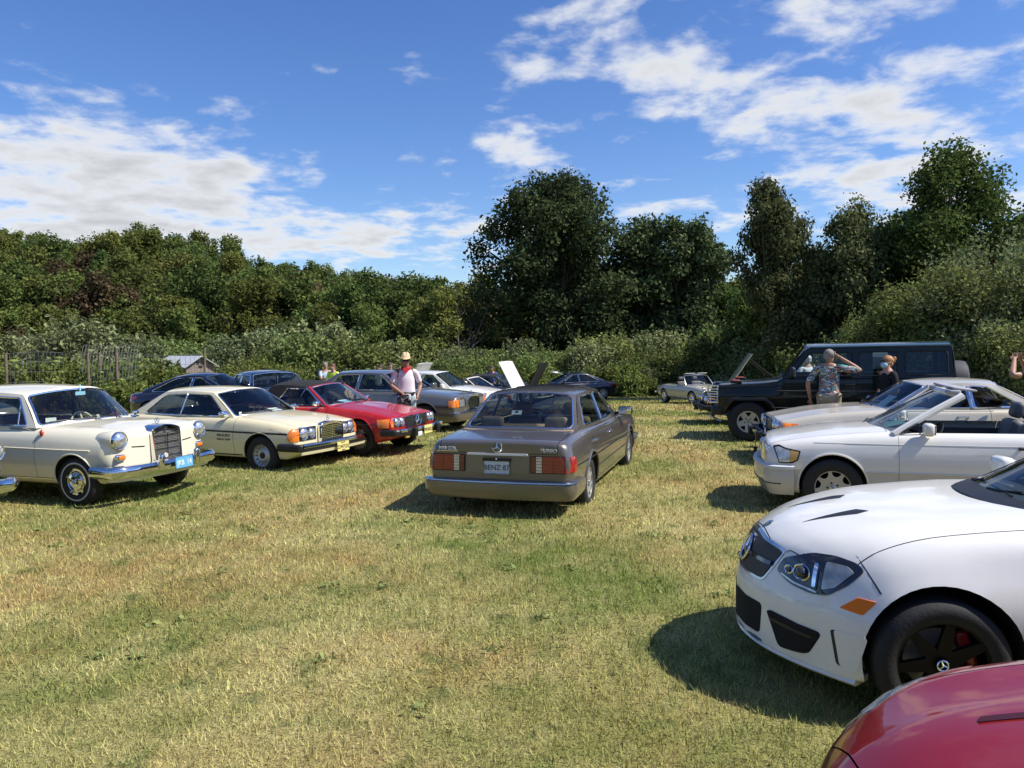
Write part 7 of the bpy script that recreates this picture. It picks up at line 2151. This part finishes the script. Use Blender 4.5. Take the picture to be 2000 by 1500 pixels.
# ------------------------------------------------------------------ bushes
def shrub_variant(seed, m_, size, r_=1.5, h=2.3, clumps=330, per=12, extra=None, spread=.16, elong=1.6, droop=.2):
    rnd = random.Random(seed); blobs = []
    for k in range(14):
        a = rnd.uniform(0, 6.28); q = rnd.random() ** .5; z = rnd.uniform(.1, .9)
        blobs.append(((math.cos(a) * r_ * q * (1.1 - .5 * z), math.sin(a) * r_ * q * (1.1 - .5 * z), h * z), (r_ * rnd.uniform(.28, .45), r_ * rnd.uniform(.28, .45), h * rnd.uniform(.12, .22))))
    rng = np.random.default_rng(seed)
    c_, o_ = blob_clumps(rng, blobs, clumps)
    # upright sprays breaking the outline
    sp = []
    for k in range(26):
        a = rnd.uniform(0, 6.28); q = rnd.random() * r_; b = np.array([math.cos(a) * q, math.sin(a) * q, h * rnd.uniform(.7, .95)])
        tip = b + np.array([rnd.uniform(-.3, .3), rnd.uniform(-.3, .3), rnd.uniform(.25, .6)])
        for t in np.linspace(0, 1, 5): sp.append(b + (tip - b) * t)
    V = [leaves(rng, c_, o_, per, spread, size, droop, elong), leaves(rng, np.array(sp), np.tile([0, 0, .4], (len(sp), 1)), 4, .05, size * .9, 0, elong)]
    cm = np_mesh('foliage', np.concatenate(V), 4); cm.materials.append(m_)
    parts = []
    mb = MB()
    for k in range(9):
        a = rnd.uniform(0, 6.28); mb.tube([(rnd.uniform(-.2, .2), rnd.uniform(-.2, .2), -.1), (math.cos(a) * r_ * .4, math.sin(a) * r_ * .4, h * .5), (math.cos(a) * r_ * .8, math.sin(a) * r_ * .8, h * .85)], [.03, .02, .006], 5)
    o = mb.build('stem', BARK, None, 60); parts = [('stem', o.data), ('foliage', cm)]; bpy.data.objects.remove(o)
    if extra:
        rng2 = np.random.default_rng(seed + 1); c2, o2 = blob_clumps(rng2, [b for b in blobs if b[0][2] > h * .5], 90)
        fm = np_mesh('flowers', leaves(rng2, c2, o2, 10, .10, size * .6, 0, 1.2), 4); fm.materials.append(extra); parts.append(('flowers', fm))
    return parts
SHR = [shrub_variant(201, M_SHRUB, .115), shrub_variant(202, M_SHRUB2, .115), shrub_variant(203, M_SHRUB, .10), shrub_variant(204, M_SHRUB2, .12), shrub_variant(205, M_SHRUB, .13)]
SHR_B = [shrub_variant(211, M_SHRUB, .062, clumps=800, per=13, spread=.11), shrub_variant(212, M_SHRUB2, .058, clumps=800, per=13, spread=.11), shrub_variant(213, M_SHRUB, .066, clumps=760, per=13, spread=.11)]
SHR_Y = shrub_variant(206, M_WEED, .11, extra=M_YELLOW)
SHR_W = [shrub_variant(207, M_WEED, .17, 1.3, 1.9, 240, 10, elong=1.9), shrub_variant(208, M_WEED, .14, 1.2, 1.7, 260, 10)]
def bushes():
    rnd = random.Random(5)
    def put(u, d, s, kind, zs=1.0, dz=0):
        x, y = px(u, 0, d)
        v, lab, grp = kind
        if lab.startswith('leafy green shrub'): w_ = ' beside the shed' if u < 430 else ' beyond the dark vintage sedan' if u < 620 else ' behind the man in the straw hat' if u < 840 else ' near the bare grey tree'; lab += ','+w_; grp += w_
        if lab.startswith('leafy shrub in'): w_ = ' behind the navy blue sedan' if 1020 < u < 1230 else ' near the silver beige roadster' if u >= 1230 else ' behind the raised bonnets'; lab += ','+w_; grp += w_
        if lab.startswith('tall dense shrub in'): w_ = ' near the silver beige roadster' if u < 1480 else ' under the birches' if u < 1740 else ' under the pyramid-shaped tree'; lab += ','+w_; grp += w_
        plant('shrub', lab, 'shrub', (x, y, gz(x, y) - .1 + dz), v, rnd.uniform(0, 6.28), s, grp, s * zs)
    K = lambda lst, lab, grp: (lst[rnd.randrange(len(lst))], lab, grp)
    left = ('leafy green shrub in the thicket below the hill', 'thicket below the hillside')
    mid = ('leafy shrub in the hedge beneath the huge maple', 'bushes beneath the maple')
    right = ('tall dense shrub in the thicket behind the off-roader', 'thicket behind the off-roader')
    # left thicket
    for d, s0, st in ((52, 1.5, 50), (48.5, 1.25, 48), (46, .85, 46)):
        u = 250
        while u < 900:
            hmul = 1.0 if u < 720 else .82
            put(u, d + rnd.uniform(-1.2, 1.2), s0 * rnd.uniform(.68, 1.28) * hmul, K(SHR, *left)); u += st * rnd.uniform(.8, 1.2)
    # centre
    for d, s0, st in ((54, 1.15, 50), (50.5, 1.15, 46), (48, .95, 42), (46.8, .72, 40)):
        u = 880
        while u < 1420:
            put(u, d + rnd.uniform(-1, 1), s0 * rnd.uniform(.8, 1.2) * (1.0 if u < 1150 else 1.12), K(SHR[:3] + [SHR[4]], *mid)); u += st * rnd.uniform(.8, 1.2)
    # right thicket, curving nearer
    for k, (off, s0) in enumerate(((6.0, 1.55), (3.2, 1.35), (.8, 1.0))):
        u = 1360
        while u < 2120:
            f = (u - 1360) / 700.0
            d = 45 - 22 * min(1, f) ** .9 + off * (1 - .35 * f)
            put(u, d + rnd.uniform(-.6, .6), s0 * rnd.uniform(.85, 1.15) * (1 + .10 * f), K(SHR_B if f > .35 else SHR, *right)); u += (44 + 34 * f) * rnd.uniform(.8, 1.15)
    # the bank rising at the far right
    for (u, d, s, zz) in ((1760, 31, 1.7, 0), (1830, 30, 1.85, .3), (1905, 29, 1.95, .7), (1980, 28, 2.0, 1.1), (2060, 27, 2.05, 1.2), (1870, 33, 2.0, .9), (1950, 32, 2.2, 1.3), (2040, 31, 2.3, 1.5), (1700, 33, 1.5, 0)):
        put(u, d, s, K(SHR_B, 'tall dense shrub on the bank at the right end of the thicket', 'shrubs on the right bank'), 1.0, zz * .8)
    # left garden corner
    for (u, d, s, z) in ((170, 40, 1.75, 1), (120, 43, 1.5, 1), (228, 42, 1.5, 1), (40, 44, 1.5, 1), (-20, 42, 1.6, 1), (280, 44, 1.3, 1)):
        put(u, d, s * 1.05, K(SHR[1:4], 'pale silvery shrub behind the wire fence', 'silvery shrubs behind the wire fence'))
    for u in range(-60, 330, 26):
        for d in (26.6, 29.8, 33, 36.5):
            put(u + rnd.uniform(-12, 12), d + rnd.uniform(-1, 1), rnd.uniform(.75, 1.0) * (.62 if d < 28 else 1 if d < 36 else 1.2), K(SHR_W, 'leafy weed clump growing along the wire fence', 'weeds along the wire fence'))
    for u in range(240, 470, 30): put(u + rnd.uniform(-10, 10), 37 + rnd.uniform(-1, 1), rnd.uniform(.6, .8), K(SHR_W, 'leafy weed clump around the small shed', 'weeds around the shed'))
    for (u, d, s) in ((500, 44.5, .95), (530, 44.8, 1.0), (560, 45, .85), (470, 44, .8), (880, 46, .7), (905, 46.3, .65), (850, 46, .6)):
        put(u, d, s, (SHR_Y, 'bush with yellow goldenrod flowers at the edge of the thicket', 'goldenrod bushes'))
    for (u, d, s) in ((1000, 45.5, .8), (1045, 45.4, .85), (1085, 45.2, .75), (1180, 45, .95), (1225, 45, 1.0), (1130, 45.5, .6), (1260, 44.5, .6)):
        put(u, d, s, (SHR_W[1], 'bright green bush in front of the hedge of bushes', 'bright green bushes'))
bushes()

# ------------------------------------------------------------------ fence, shed
WOOD = mat('weathered_wood', (.17, .125, .085), .9, var=.35, vscale=9, bump=.4, bscale=30)
WIRE = mat('galvanised_wire', (.16, .17, .17), .6, .5)
def fence():
    e = empty('wire_fence', (*px(150, 0, 28.4), gz(-15, 28.4))); tag(e, 'wooden post fence with grey wire mesh at the edge of the garden', 'fence')
    o0 = Vector(e.location)
    posts = []
    for u, d, top in ((12, 27.6, 691), (172, 28.6, 690), (195, 30.5, 688), (228, 28.2, 679), (315, 34, 700), (400, 34.5, 681)):
        x, y = px(u, 0, d); z = gz(x, y); zt = 1.95 - (top - 672 + (u - 1000) * .01484) / 1510 * d
        mb = MB(); mb.tube([(x - o0.x, y - o0.y, z - .2 - o0.z), (x - o0.x + .02, y - o0.y, zt - o0.z)], [.055, .05], 10); mb.build('post', WOOD, e)
        posts.append((x, y, z, zt))
    def panel(a, b, z0, z1, sag, nv, nh, bend=0):
        mb = MB()
        def P(t, q):
            p = Vector(a).lerp(Vector(b), t); z = z0 + (z1 - z0) * q + sag * math.sin(math.pi * t) * q
            return Vector((p.x, p.y + bend * q * q, z)) - o0
        for j in range(nh + 1): mb.tube([P(i / 10, j / nh) for i in range(11)], .007, 4)
        for i in range(nv + 1): mb.tube([P(i / nv, j / 5) for j in range(6)], .006, 4)
        mb.build('wire_mesh', WIRE, e, 60)
    p = posts
    panel((p[0][0], p[0][1], 0), (p[1][0] - .9, p[1][1], 0), p[0][2] + .2, p[0][3], .05, 14, 6)
    panel((p[1][0] - .4, p[1][1], 0), (p[3][0] + .6, p[3][1], 0), p[1][2] + .5, p[3][3] + .12, -.05, 18, 7, .5)
    panel((p[3][0], p[3][1], 0), (p[5][0], p[5][1], 0), p[3][2] + .1, p[3][3] - .3, -.05, 16, 5)
fence()
def shed():
    x, y = px(392, 0, 40); z = gz(x, y)
    e = empty('shed', (x, y, z), R(-42)); tag(e, 'small wooden shed with pale metal roof half hidden by weeds', 'shed')
    W, Lh, h0, h1 = 1.5, 3.4, 2.15, 2.62
    clad = mat('shed_boards', (.24, .20, .165), .9, var=.2); rf = mat('pale_metal_roof', (.68, .68, .66), .45, .3, var=.1)
    for i in range(10):                                   # gable boards
        y0 = -W / 2 + W * i / 10; y1 = y0 + W / 10 - .012
        t0, t1 = h1 - (h1 - h0) * abs(y0) / (W / 2), h1 - (h1 - h0) * abs(y1) / (W / 2)
        mb = MB(); mb.add([(x_, yy, zz) for x_ in (0, -.03) for yy, zz in ((y0, 0), (y1, 0), (y1, t1 - .05), (y0, t0 - .05))], [(0, 1, 2, 3), (7, 6, 5, 4), (0, 1, 5, 4), (1, 2, 6, 5), (2, 3, 7, 6), (3, 0, 4, 7)])
        mb.build('board', clad, e, 30)
    for s in (1, -1):
        for k in range(8):
            zb = k * h0 / 8
            mb = MB(); mb.box((-Lh / 2, s * (W / 2 - .02), zb + h0 / 16), (Lh - .08, .025, h0 / 8 - .012)); mb.build('board', clad, e, 30)
        for k in range(7):                                # roof sheets
            xa, xb = .22 - (Lh + .4) * k / 7, .22 - (Lh + .4) * (k + 1) / 7 + .006
            mb = MB(); dz = -.18 * (h1 - h0) / (W / 2)
            vs = [(xx, yy, zz + t) for t in (0, .03) for xx, yy, zz in ((xa, 0, h1), (xb, 0, h1), (xb, s * (W / 2 + .18), h0 + dz), (xa, s * (W / 2 + .18), h0 + dz))]
            mb.add(vs, [(0, 1, 2, 3), (4, 5, 6, 7), (0, 1, 5, 4), (1, 2, 6, 5), (2, 3, 7, 6), (3, 0, 4, 7)]); mb.build('roof_sheet', rf, e, 30)
    for (yy, zz) in ((-.14, 2.27), (.14, 2.27), (0, 2.08)):
        mb = MB(); mb.box((.004, yy, zz), (.02, .20 if zz < 2.2 else .15, .13)); mb.build('vent', VOID, e)
    mb = MB(); mb.box((-Lh + .05, 0, 1.0), (.04, W - .1, 2.0)); mb.build('back_wall', clad, e)
shed()
# ================================================================== people
SKIN = mat('skin', (.46, .26, .18), .5, var=.08)
SKIN2 = mat('tanned_skin', (.36, .19, .12), .5, var=.08)
def skin_mesh(name, V, E, rad, root, sub=2):
    me = bpy.data.meshes.new(name); me.from_pydata(V, E, [])
    o = bpy.data.objects.new(name, me); COL.objects.link(o)
    md = o.modifiers.new('s', 'SKIN'); md.use_smooth_shade = True
    sv = me.skin_vertices[0].data
    for i, r_ in enumerate(rad):
        sv[i].radius = r_ if isinstance(r_, tuple) else (r_, r_)
        sv[i].use_root = (i == root)
    s = o.modifiers.new('u', 'SUBSURF'); s.levels = sub; s.render_levels = sub
    dg = bpy.context.evaluated_depsgraph_get()
    out = bpy.data.meshes.new_from_object(o.evaluated_get(dg)); bpy.data.objects.remove(o); bpy.data.meshes.remove(me)
    out.name = name; out.materials.clear()
    out.polygons.foreach_set('use_smooth', [True] * len(out.polygons))
    return out

def person(label, loc, facing, J=None, H=1.75, skin=SKIN, shirt=None, pants=None, hair=None, hair_kind='short', sleeve=.75, lean=0.0, belly=0.0, head_turn=0.0, group=None, w=1.0, shoes=None, hem=-.07):
    """facing: yaw; local x forward, y to the person's left. J overrides joints (elbow/wrist l, r)"""
    k = H / 1.75
    e = empty('person', (loc[0], loc[1], gz(*loc)), R(facing)); tag(e, label, 'person', group)
    def P(x, y, z): return (x * k + lean * max(0, z - .95) * k, y * k * w, z * k)
    J = J or {}
    j = dict(el=(-.04, .27, 1.13), wl=(.06, .28, .88), er=(-.04, -.27, 1.13), wr=(.06, -.28, .88)); j.update(J)
    V = []; Rd = []; E = []
    idx = {}
    def add(n, p, r_, par=None):
        V.append(p); Rd.append(r_ if not isinstance(r_, tuple) else r_); idx[n] = len(V) - 1
        if par: E.append((idx[par], idx[n]))
    add('pel', P(0, 0, .95), (.135 * k * w, .115 * k)); add('wai', P(.01 + belly * .3, 0, 1.10), (.125 * k * w, .11 * k), 'pel'); add('che', P(0, 0, 1.30), (.145 * k * w, .115 * k), 'wai'); add('nb', P(-.01, 0, 1.44), (.09 * k, .07 * k), 'che')
    add('nk', P(.0, 0, 1.515), .056 * k, 'nb'); add('jaw', P(.025, 0, 1.575), (.066 * k, .075 * k), 'nk'); add('hd', P(.01, 0, 1.645), (.076 * k, .094 * k), 'jaw'); add('cr', P(0, 0, 1.705), (.062 * k, .072 * k), 'hd')
    for s, S in ((1, 'l'), (-1, 'r')):
        add('sh' + S, P(-.01, s * .175, 1.42), .062 * k, 'nb'); add('el' + S, P(*j['e' + S]), .044 * k, 'sh' + S)
        add('fo' + S, tuple(Vector(P(*j['e' + S])).lerp(Vector(P(*j['w' + S])), .35)), .044 * k, 'el' + S); add('wr' + S, P(*j['w' + S]), .029 * k, 'fo' + S)
        add('hi' + S, P(0, s * .095, .90), .092 * k * w, 'pel'); add('kn' + S, P(.015, s * .105, .50), .062 * k, 'hi' + S); add('ca' + S, P(-.015, s * .11, .36), .058 * k, 'kn' + S)
        add('an' + S, P(-.02, s * .115, .09), .042 * k, 'ca' + S); add('to' + S, P(.13, s * .13, .045), .04 * k, 'an' + S)
        # palm, four fingers and a thumb
        f = (Vector(P(*j['w' + S])) - Vector(P(*j['e' + S]))).normalized()
        wv = Vector(P(*j['w' + S])); side = f.cross(Vector((0, 0, 1)) if abs(f.z) < .8 else Vector((1, 0, 0))).normalized(); palm_n = side.cross(f)
        add('pa' + S, tuple(wv + f * .06 * k), (.032 * k, .018 * k), 'wr' + S)
        for q, (o_, ln) in enumerate(((-.028, .062), (-.010, .072), (.009, .068), (.026, .054))):
            b = wv + f * .085 * k + side * o_ * k
            add('f%d%s' % (q, S), tuple(b), .0092 * k, 'pa' + S); add('g%d%s' % (q, S), tuple(b + f * ln * .6 * k + palm_n * .015 * k), .0085 * k, 'f%d%s' % (q, S)); add('h%d%s' % (q, S), tuple(b + f * ln * .9 * k + palm_n * .04 * k), .0075 * k, 'g%d%s' % (q, S))
        t = wv + f * .04 * k - side * .034 * k
        add('t0' + S, tuple(t), .011 * k, 'pa' + S); add('t1' + S, tuple(t + f * .045 * k - side * .02 * k + palm_n * .02 * k), .0095 * k, 't0' + S)
    # head turned on the neck
    if head_turn:
        c0 = Vector(V[idx['nk']]); M = Matrix.Rotation(R(head_turn), 3, 'Z')
        for n in ('jaw', 'hd', 'cr'): V[idx[n]] = tuple(c0 + M @ (Vector(V[idx[n]]) - c0))
    me = skin_mesh('body', V, E, Rd, 0)
    link('body', me, e, skin)
    ht = Matrix.Rotation(R(head_turn), 3, 'Z'); hc = Vector(V[idx['hd']])
    def HP(x, y, z): return hc + ht @ Vector((x * k, y * k, z * k))
    # face: nose, ears, eyes, mouth
    mb = MB(); mb.ellipsoid(HP(.100, 0, -.018), (.018 * k, .013 * k, .026 * k)); mb.build('nose', skin, e, 80)
    for s in (1, -1):
        mb = MB(); mb.ellipsoid(HP(-.005, s * .078, -.012), (.018 * k, .010 * k, .030 * k)); mb.build('ear', skin, e, 80)
        mb = MB(); mb.ellipsoid(HP(.084, s * .030, .006), (.008 * k, .012 * k, .007 * k)); mb.build('eye', mat('eye_dark', (.03, .02, .015), .3), e, 80)
    mb = MB(); mb.ellipsoid(HP(.088, 0, -.062), (.010 * k, .024 * k, .006 * k)); mb.build('mouth', mat('lip', (.32, .12, .10), .5), e, 80)
    if hair:
        mb = MB()
        if hair_kind == 'bun':
            mb.ellipsoid(HP(-.022, 0, .030), (.103 * k, .092 * k, .092 * k), 16, 12); mb.ellipsoid(HP(-.125, 0, .02), (.055 * k, .055 * k, .055 * k)); mb.ellipsoid(HP(-.15, .02, .05), (.03 * k, .04 * k, .05 * k)); mb.ellipsoid(HP(-.06, 0, -.04), (.05 * k, .075 * k, .07 * k))
        else:
            mb.ellipsoid(HP(-.020, 0, .032), (.097 * k, .088 * k, .084 * k), 16, 12); mb.ellipsoid(HP(-.052, 0, -.012), (.055 * k, .074 * k, .075 * k))
        mb.build('hair', hair, e, 80)
    def sub_mesh(name, names, scale, m_, extra=None):
        vs = []; rs = []; mp = {}
        for n in names: mp[n] = len(vs); vs.append(V[idx[n]]); q = Rd[idx[n]]; q = q if isinstance(q, tuple) else (q, q); f = scale.get(n, scale['*']); rs.append((q[0] * f, q[1] * f))
        es = [(mp[a], mp[b]) for a, b in extra]
        o = link(name, skin_mesh(name, vs, es, rs, 0), e, m_); return o
    if shirt:
        # sleeves end part-way down the upper arm
        for S in 'lr':
            a, b = Vector(V[idx['sh' + S]]), Vector(V[idx['el' + S]])
            V.append(tuple(a.lerp(b, sleeve))); Rd.append(.058 * k); idx['sl' + S] = len(V) - 1
            V.append(tuple(a.lerp(b, .4))); Rd.append(.058 * k); idx['sm' + S] = len(V) - 1
        V.append(tuple(Vector(V[idx['pel']]) + Vector((0, 0, hem * k)))); Rd.append((.15 * k * w, .125 * k)); idx['hem'] = len(V) - 1
        sub_mesh('shirt', ['wai', 'pel', 'hem', 'che', 'nb', 'shl', 'sml', 'sll', 'shr', 'smr', 'slr'], {'*': 1.10, 'wai': 1.16 + belly * 2, 'pel': 1.12, 'che': 1.10, 'nb': 1.12, 'hem': 1.0},
                 shirt, [('wai', 'pel'), ('pel', 'hem'), ('wai', 'che'), ('che', 'nb'), ('nb', 'shl'), ('shl', 'sml'), ('sml', 'sll'), ('nb', 'shr'), ('shr', 'smr'), ('smr', 'slr')])
    if pants:
        sub_mesh('trousers', ['pel', 'hil', 'knl', 'cal', 'anl', 'hir', 'knr', 'car', 'anr'], {'*': 1.12, 'pel': 1.05, 'anl': 1.5, 'anr': 1.5, 'cal': 1.2, 'car': 1.2}, pants,
                 [('pel', 'hil'), ('hil', 'knl'), ('knl', 'cal'), ('cal', 'anl'), ('pel', 'hir'), ('hir', 'knr'), ('knr', 'car'), ('car', 'anr')])
    for S in 'lr':
        a = Vector(V[idx['an' + S]]); mb = MB(); mb.ellipsoid((a.x + .07 * k, a.y * 1.06, .05 * k), (.145 * k, .055 * k, .055 * k), 14, 10); mb.build('shoe', shoes or LEATHER_B, e, 80)
    e_ = dict(root=e, HP=HP, V=V, idx=idx, k=k, hc=hc, ht=ht)
    return e_

def patterned(name, cols, scale):
    m_ = bpy.data.materials.new(name); m_.use_nodes = True
    nt = m_.node_tree; N, L = nt.nodes, nt.links; b = N['Principled BSDF']; b.inputs['Roughness'].default_value = .85
    tc = N.new('ShaderNodeTexCoord'); mp = N.new('ShaderNodeMapping'); mp.inputs['Scale'].default_value = (1, 1, 2.2); L.new(tc.outputs['Object'], mp.inputs[0])
    n = N.new('ShaderNodeTexNoise'); n.inputs['Scale'].default_value = scale; n.inputs['Detail'].default_value = 3; n.inputs['Distortion'].default_value = 1.6; L.new(mp.outputs[0], n.inputs['Vector'])
    r_ = N.new('ShaderNodeValToRGB'); r_.color_ramp.interpolation = 'CONSTANT'
    el = r_.color_ramp.elements
    while len(el) < len(cols): el.new(.5)
    for i, c_ in enumerate(cols): el[i].position = .30 + .40 * i / len(cols) if i else 0; el[i].color = (*c_, 1)
    L.new(n.outputs['Fac'], r_.inputs[0]); L.new(r_.outputs[0], b.inputs['Base Color'])
    return m_

WHITE_POLO = mat('white_pink_cotton', (.70, .62, .66), .85, var=.06)
JEANS = patterned('faded_jeans', ((.018, .020, .026), (.03, .032, .038), (.30, .31, .32), (.025, .027, .032), (.02, .022, .026)), 5)
ALOHA = patterned('aloha_print', ((.01, .03, .18), (.72, .72, .64), (.04, .18, .30), (.42, .17, .05), (.015, .03, .08), (.10, .38, .36), (.60, .36, .14), (.02, .06, .30)), 4.5)
GREY_HAIR = mat('grey_hair', (.22, .20, .18), .7, var=.3, vscale=40, bump=.5, bscale=90)
WHITE_HAIR = mat('white_hair', (.62, .58, .52), .7, var=.2, vscale=40)
BLOND = mat('strawberry_blond_hair', (.42, .20, .075), .6, var=.4, vscale=30, bump=.5, bscale=70)
BROWN_H = mat('brown_hair', (.05, .03, .02), .6, var=.3)
NAVY_C = mat('navy_cloth', (.02, .025, .05), .9, var=.2); BLACK_C = mat('black_cloth', (.010, .010, .011), .95, var=.2)
STRAW = mat('straw_hat', (.62, .48, .28), .85, var=.12, vscale=50, bump=.3, bscale=120)

# man in straw hat and red bandana
p = person('man in straw cowboy hat, red bandana and white polo shirt behind the red car', (-2.19, 16.0), -82, dict(er=(.02, -.27, 1.14), wr=(.17, -.10, 1.00), el=(-.05, .26, 1.14), wl=(.10, .20, .93)), 1.74, SKIN2, WHITE_POLO, JEANS, GREY_HAIR, belly=.09, w=1.14, sleeve=.85)
HP = p['HP']; k = p['k']; e = p['root']
mb = MB()
n = 36; prof = [(.0, .19), (.045, .185), (.075, .16), (.092, .10), (.098, .052)]
vs = []; fs = []
for (r_, z) in prof:
    for q in range(n):
        a = 2 * math.pi * q / n; dent = -.028 * math.exp(-((math.sin(a)) / .35) ** 2) * (1 if r_ < .08 else 0)
        vs.append(HP(r_ * 1.16 * math.cos(a) - .008, r_ * .98 * math.sin(a), z + dent))
for (r_, l) in ((.11, .04), (.14, .045), (.175, .06), (.20, .085)):
    for q in range(n):
        a = 2 * math.pi * q / n; c2 = math.sin(a) ** 2
        vs.append(HP(r_ * 1.12 * math.cos(a) - .008, r_ * (1.06 - .12 * c2) * math.sin(a), .048 + (l - .04) * 2.2 * c2 - .10 * (r_ - .1) * (1 - c2)))
for i in range(len(prof) + 3):
    for q in range(n): fs.append((i * n + q, i * n + (q + 1) % n, (i + 1) * n + (q + 1) % n, (i + 1) * n + q))
mb.add(vs, fs); mb.build('cowboy_hat', STRAW, e, 60)
mb = MB()
for s in (1, -1): rbox(mb, HP(.092, s * .034, .006), (.02, .055, .036), .008)
mb.tube([HP(.10, -.06, .014), HP(.10, .06, .014)], .005, 5); mb.tube([HP(.09, .06, .012), HP(0, .086, .008)], .004, 5); mb.tube([HP(.09, -.06, .012), HP(0, -.086, .008)], .004, 5); mb.build('sunglasses', BLACK, e)
REDC = mat('red_bandana', (.42, .012, .022), .8, var=.2, vscale=30)
mb = MB()
ring = [HP(.085 * math.cos(a) * .95 - .01, .078 * math.sin(a), -.135 - .035 * max(0, math.cos(a))) for a in [2 * math.pi * q / 20 for q in range(20)]]
mb.tube(ring, .030, 8, closed=True)
mb.add([HP(.095, -.075, -.14), HP(.095, .075, -.14), HP(.135, .0, -.255), HP(.125, -.05, -.20), HP(.125, .05, -.20), HP(.10, 0, -.13)], [(0, 3, 5), (5, 4, 1), (3, 2, 4), (3, 4, 5)])
mb.build('bandana', REDC, e, 60)
mb = MB(); kk = 1.74 / 1.75
mb.tube([(.155 * math.cos(a) * 1.02 + .015, .172 * math.sin(a), .985) for a in [2 * math.pi * q / 24 for q in range(24)]], .017, 6, closed=True); mb.build('belt', LEATHER_B, e)
mb = MB(); rbox(mb, (.235, .06, .90), (.03, .05, .12), .012); mb.build('folded_cloth', PAPER, e)
mb = MB(); rbox(mb, (.15, .135, .74), (.03, .10, .36), .012); mb.build('towel', mat('pale_towel', (.45, .58, .56), .95, var=.1), e)

# man in the printed shirt, seen from behind, hand to his eyes
p = person('grey haired man in blue and brown patterned shirt shading his eyes beside the off-roader', (5.66, 13.78), 62, dict(er=(.12, -.44, 1.37), wr=(.12, -.15, 1.60), el=(-.06, .30, 1.14), wl=(.0, .27, .88)), 1.77, SKIN2, ALOHA, mat('khaki', (.30, .25, .17), .9), GREY_HAIR, w=1.16, sleeve=.92, head_turn=-30, belly=.04, hem=-.17)
# woman with the mask
p = person('woman with blond bun, blue face mask and black top between champagne coupe and off-roader', (6.62, 13.62), 196, dict(el=(-.03, .24, 1.10), wl=(.14, .12, .92), er=(-.03, -.24, 1.10), wr=(.14, -.1, .92)), 1.64, SKIN, BLACK_C, BLACK_C, BLOND, 'bun', sleeve=.95, w=.92)
HP = p['HP']
mb = MB(); mb.ellipsoid(HP(.062, 0, -.058), (.055, .068, .058), 16, 12); mk = mb.build('face_mask', mat('mask_blue', (.36, .60, .72), .8), p['root'], 80)
mb = MB(); mb.tube([HP(.06, .07, -.03), HP(0, .082, .0)], .003, 5); mb.tube([HP(.06, -.07, -.03), HP(0, -.082, .0)], .003, 5); mb.build('mask_strap', PAPER, p['root'])
mb = MB()
for s in (1, -1): rbox(mb, HP(.088, s * .032, .012), (.016, .05, .032), .007)
mb.build('sunglasses', BLACK, p['root'])
# beyond the off-roader
person('white haired man in white shirt seen through the windows of the off-roader', (6.62, 17.3), 100, None, 1.62, SKIN, mat('white_cotton', (.74, .74, .72), .85), NAVY_C, WHITE_HAIR, w=1.08)
# right edge, arm up
person('person with bare forearm raised standing behind the white convertible', (7.42, 10.95), 150, dict(er=(.05, -.42, 1.42), wr=(.16, -.12, 1.62), el=(.30, .47, 1.42), wl=(.26, .12, 1.62)), 1.74, SKIN2, BLACK_C, NAVY_C, BROWN_H)
# small groups further off
person('man in pale blue shirt standing behind the silver sedan, beside the high-visibility vest', (-6.42, 26.6), -60, dict(er=(.2, -.2, 1.2), wr=(.3, -.05, 1.2)), 1.80, SKIN, mat('pale_blue_cotton', (.40, .52, .66), .85), NAVY_C, GREY_HAIR)
pv = person('person in yellow high-visibility vest looking down behind the silver sedan', (-6.02, 26.2), -110, dict(er=(.15, -.22, 1.1), wr=(.28, -.05, 1.05)), 1.74, SKIN, mat('hi_vis_yellow', (.62, .80, .06), .8), NAVY_C, mat('auburn_hair', (.13, .06, .03), .6), lean=.12)
person('dark haired person with red neckerchief behind the man in the straw hat', (-4.35, 27.6), -60, None, 1.80, SKIN, mat('red_cotton', (.42, .02, .03), .85), NAVY_C, BROWN_H)
person('person in white top behind the man in the straw hat', (-4.75, 27.9), -120, None, 1.72, SKIN, mat('white_cotton', (.7, .7, .7)), NAVY_C, BROWN_H)
person('person in bright blue shirt leaning beside the black convertible', (-.84, 33.2), -100, dict(er=(.2, -.2, 1.2), wr=(.3, -.1, 1.1)), 1.80, SKIN2, mat('bright_blue_cotton', (.03, .07, .32), .85), NAVY_C, BROWN_H, lean=.2)

# small black stake with a bright tip standing in the grass
e = empty('garden_stake', (4.02, 12.75, 0)); tag(e, 'small black stake with bright tip standing in the grass before the champagne coupe', 'stake')
mb = MB(); mb.lathe([(.0, -.03), (.022, -.03), (.030, .0), (.032, .12), (.026, .15), (.030, .17), (.030, .19), (.012, .20)], axis='Z', n=16); mb.build('stake_body', BLACK, e)
mb = MB(); mb.lathe([(.012, .20), (.010, .26), (.016, .27), (.016, .30), (.0, .31)], axis='Z', n=14); mb.build('stake_tip', CHROME_D, e)
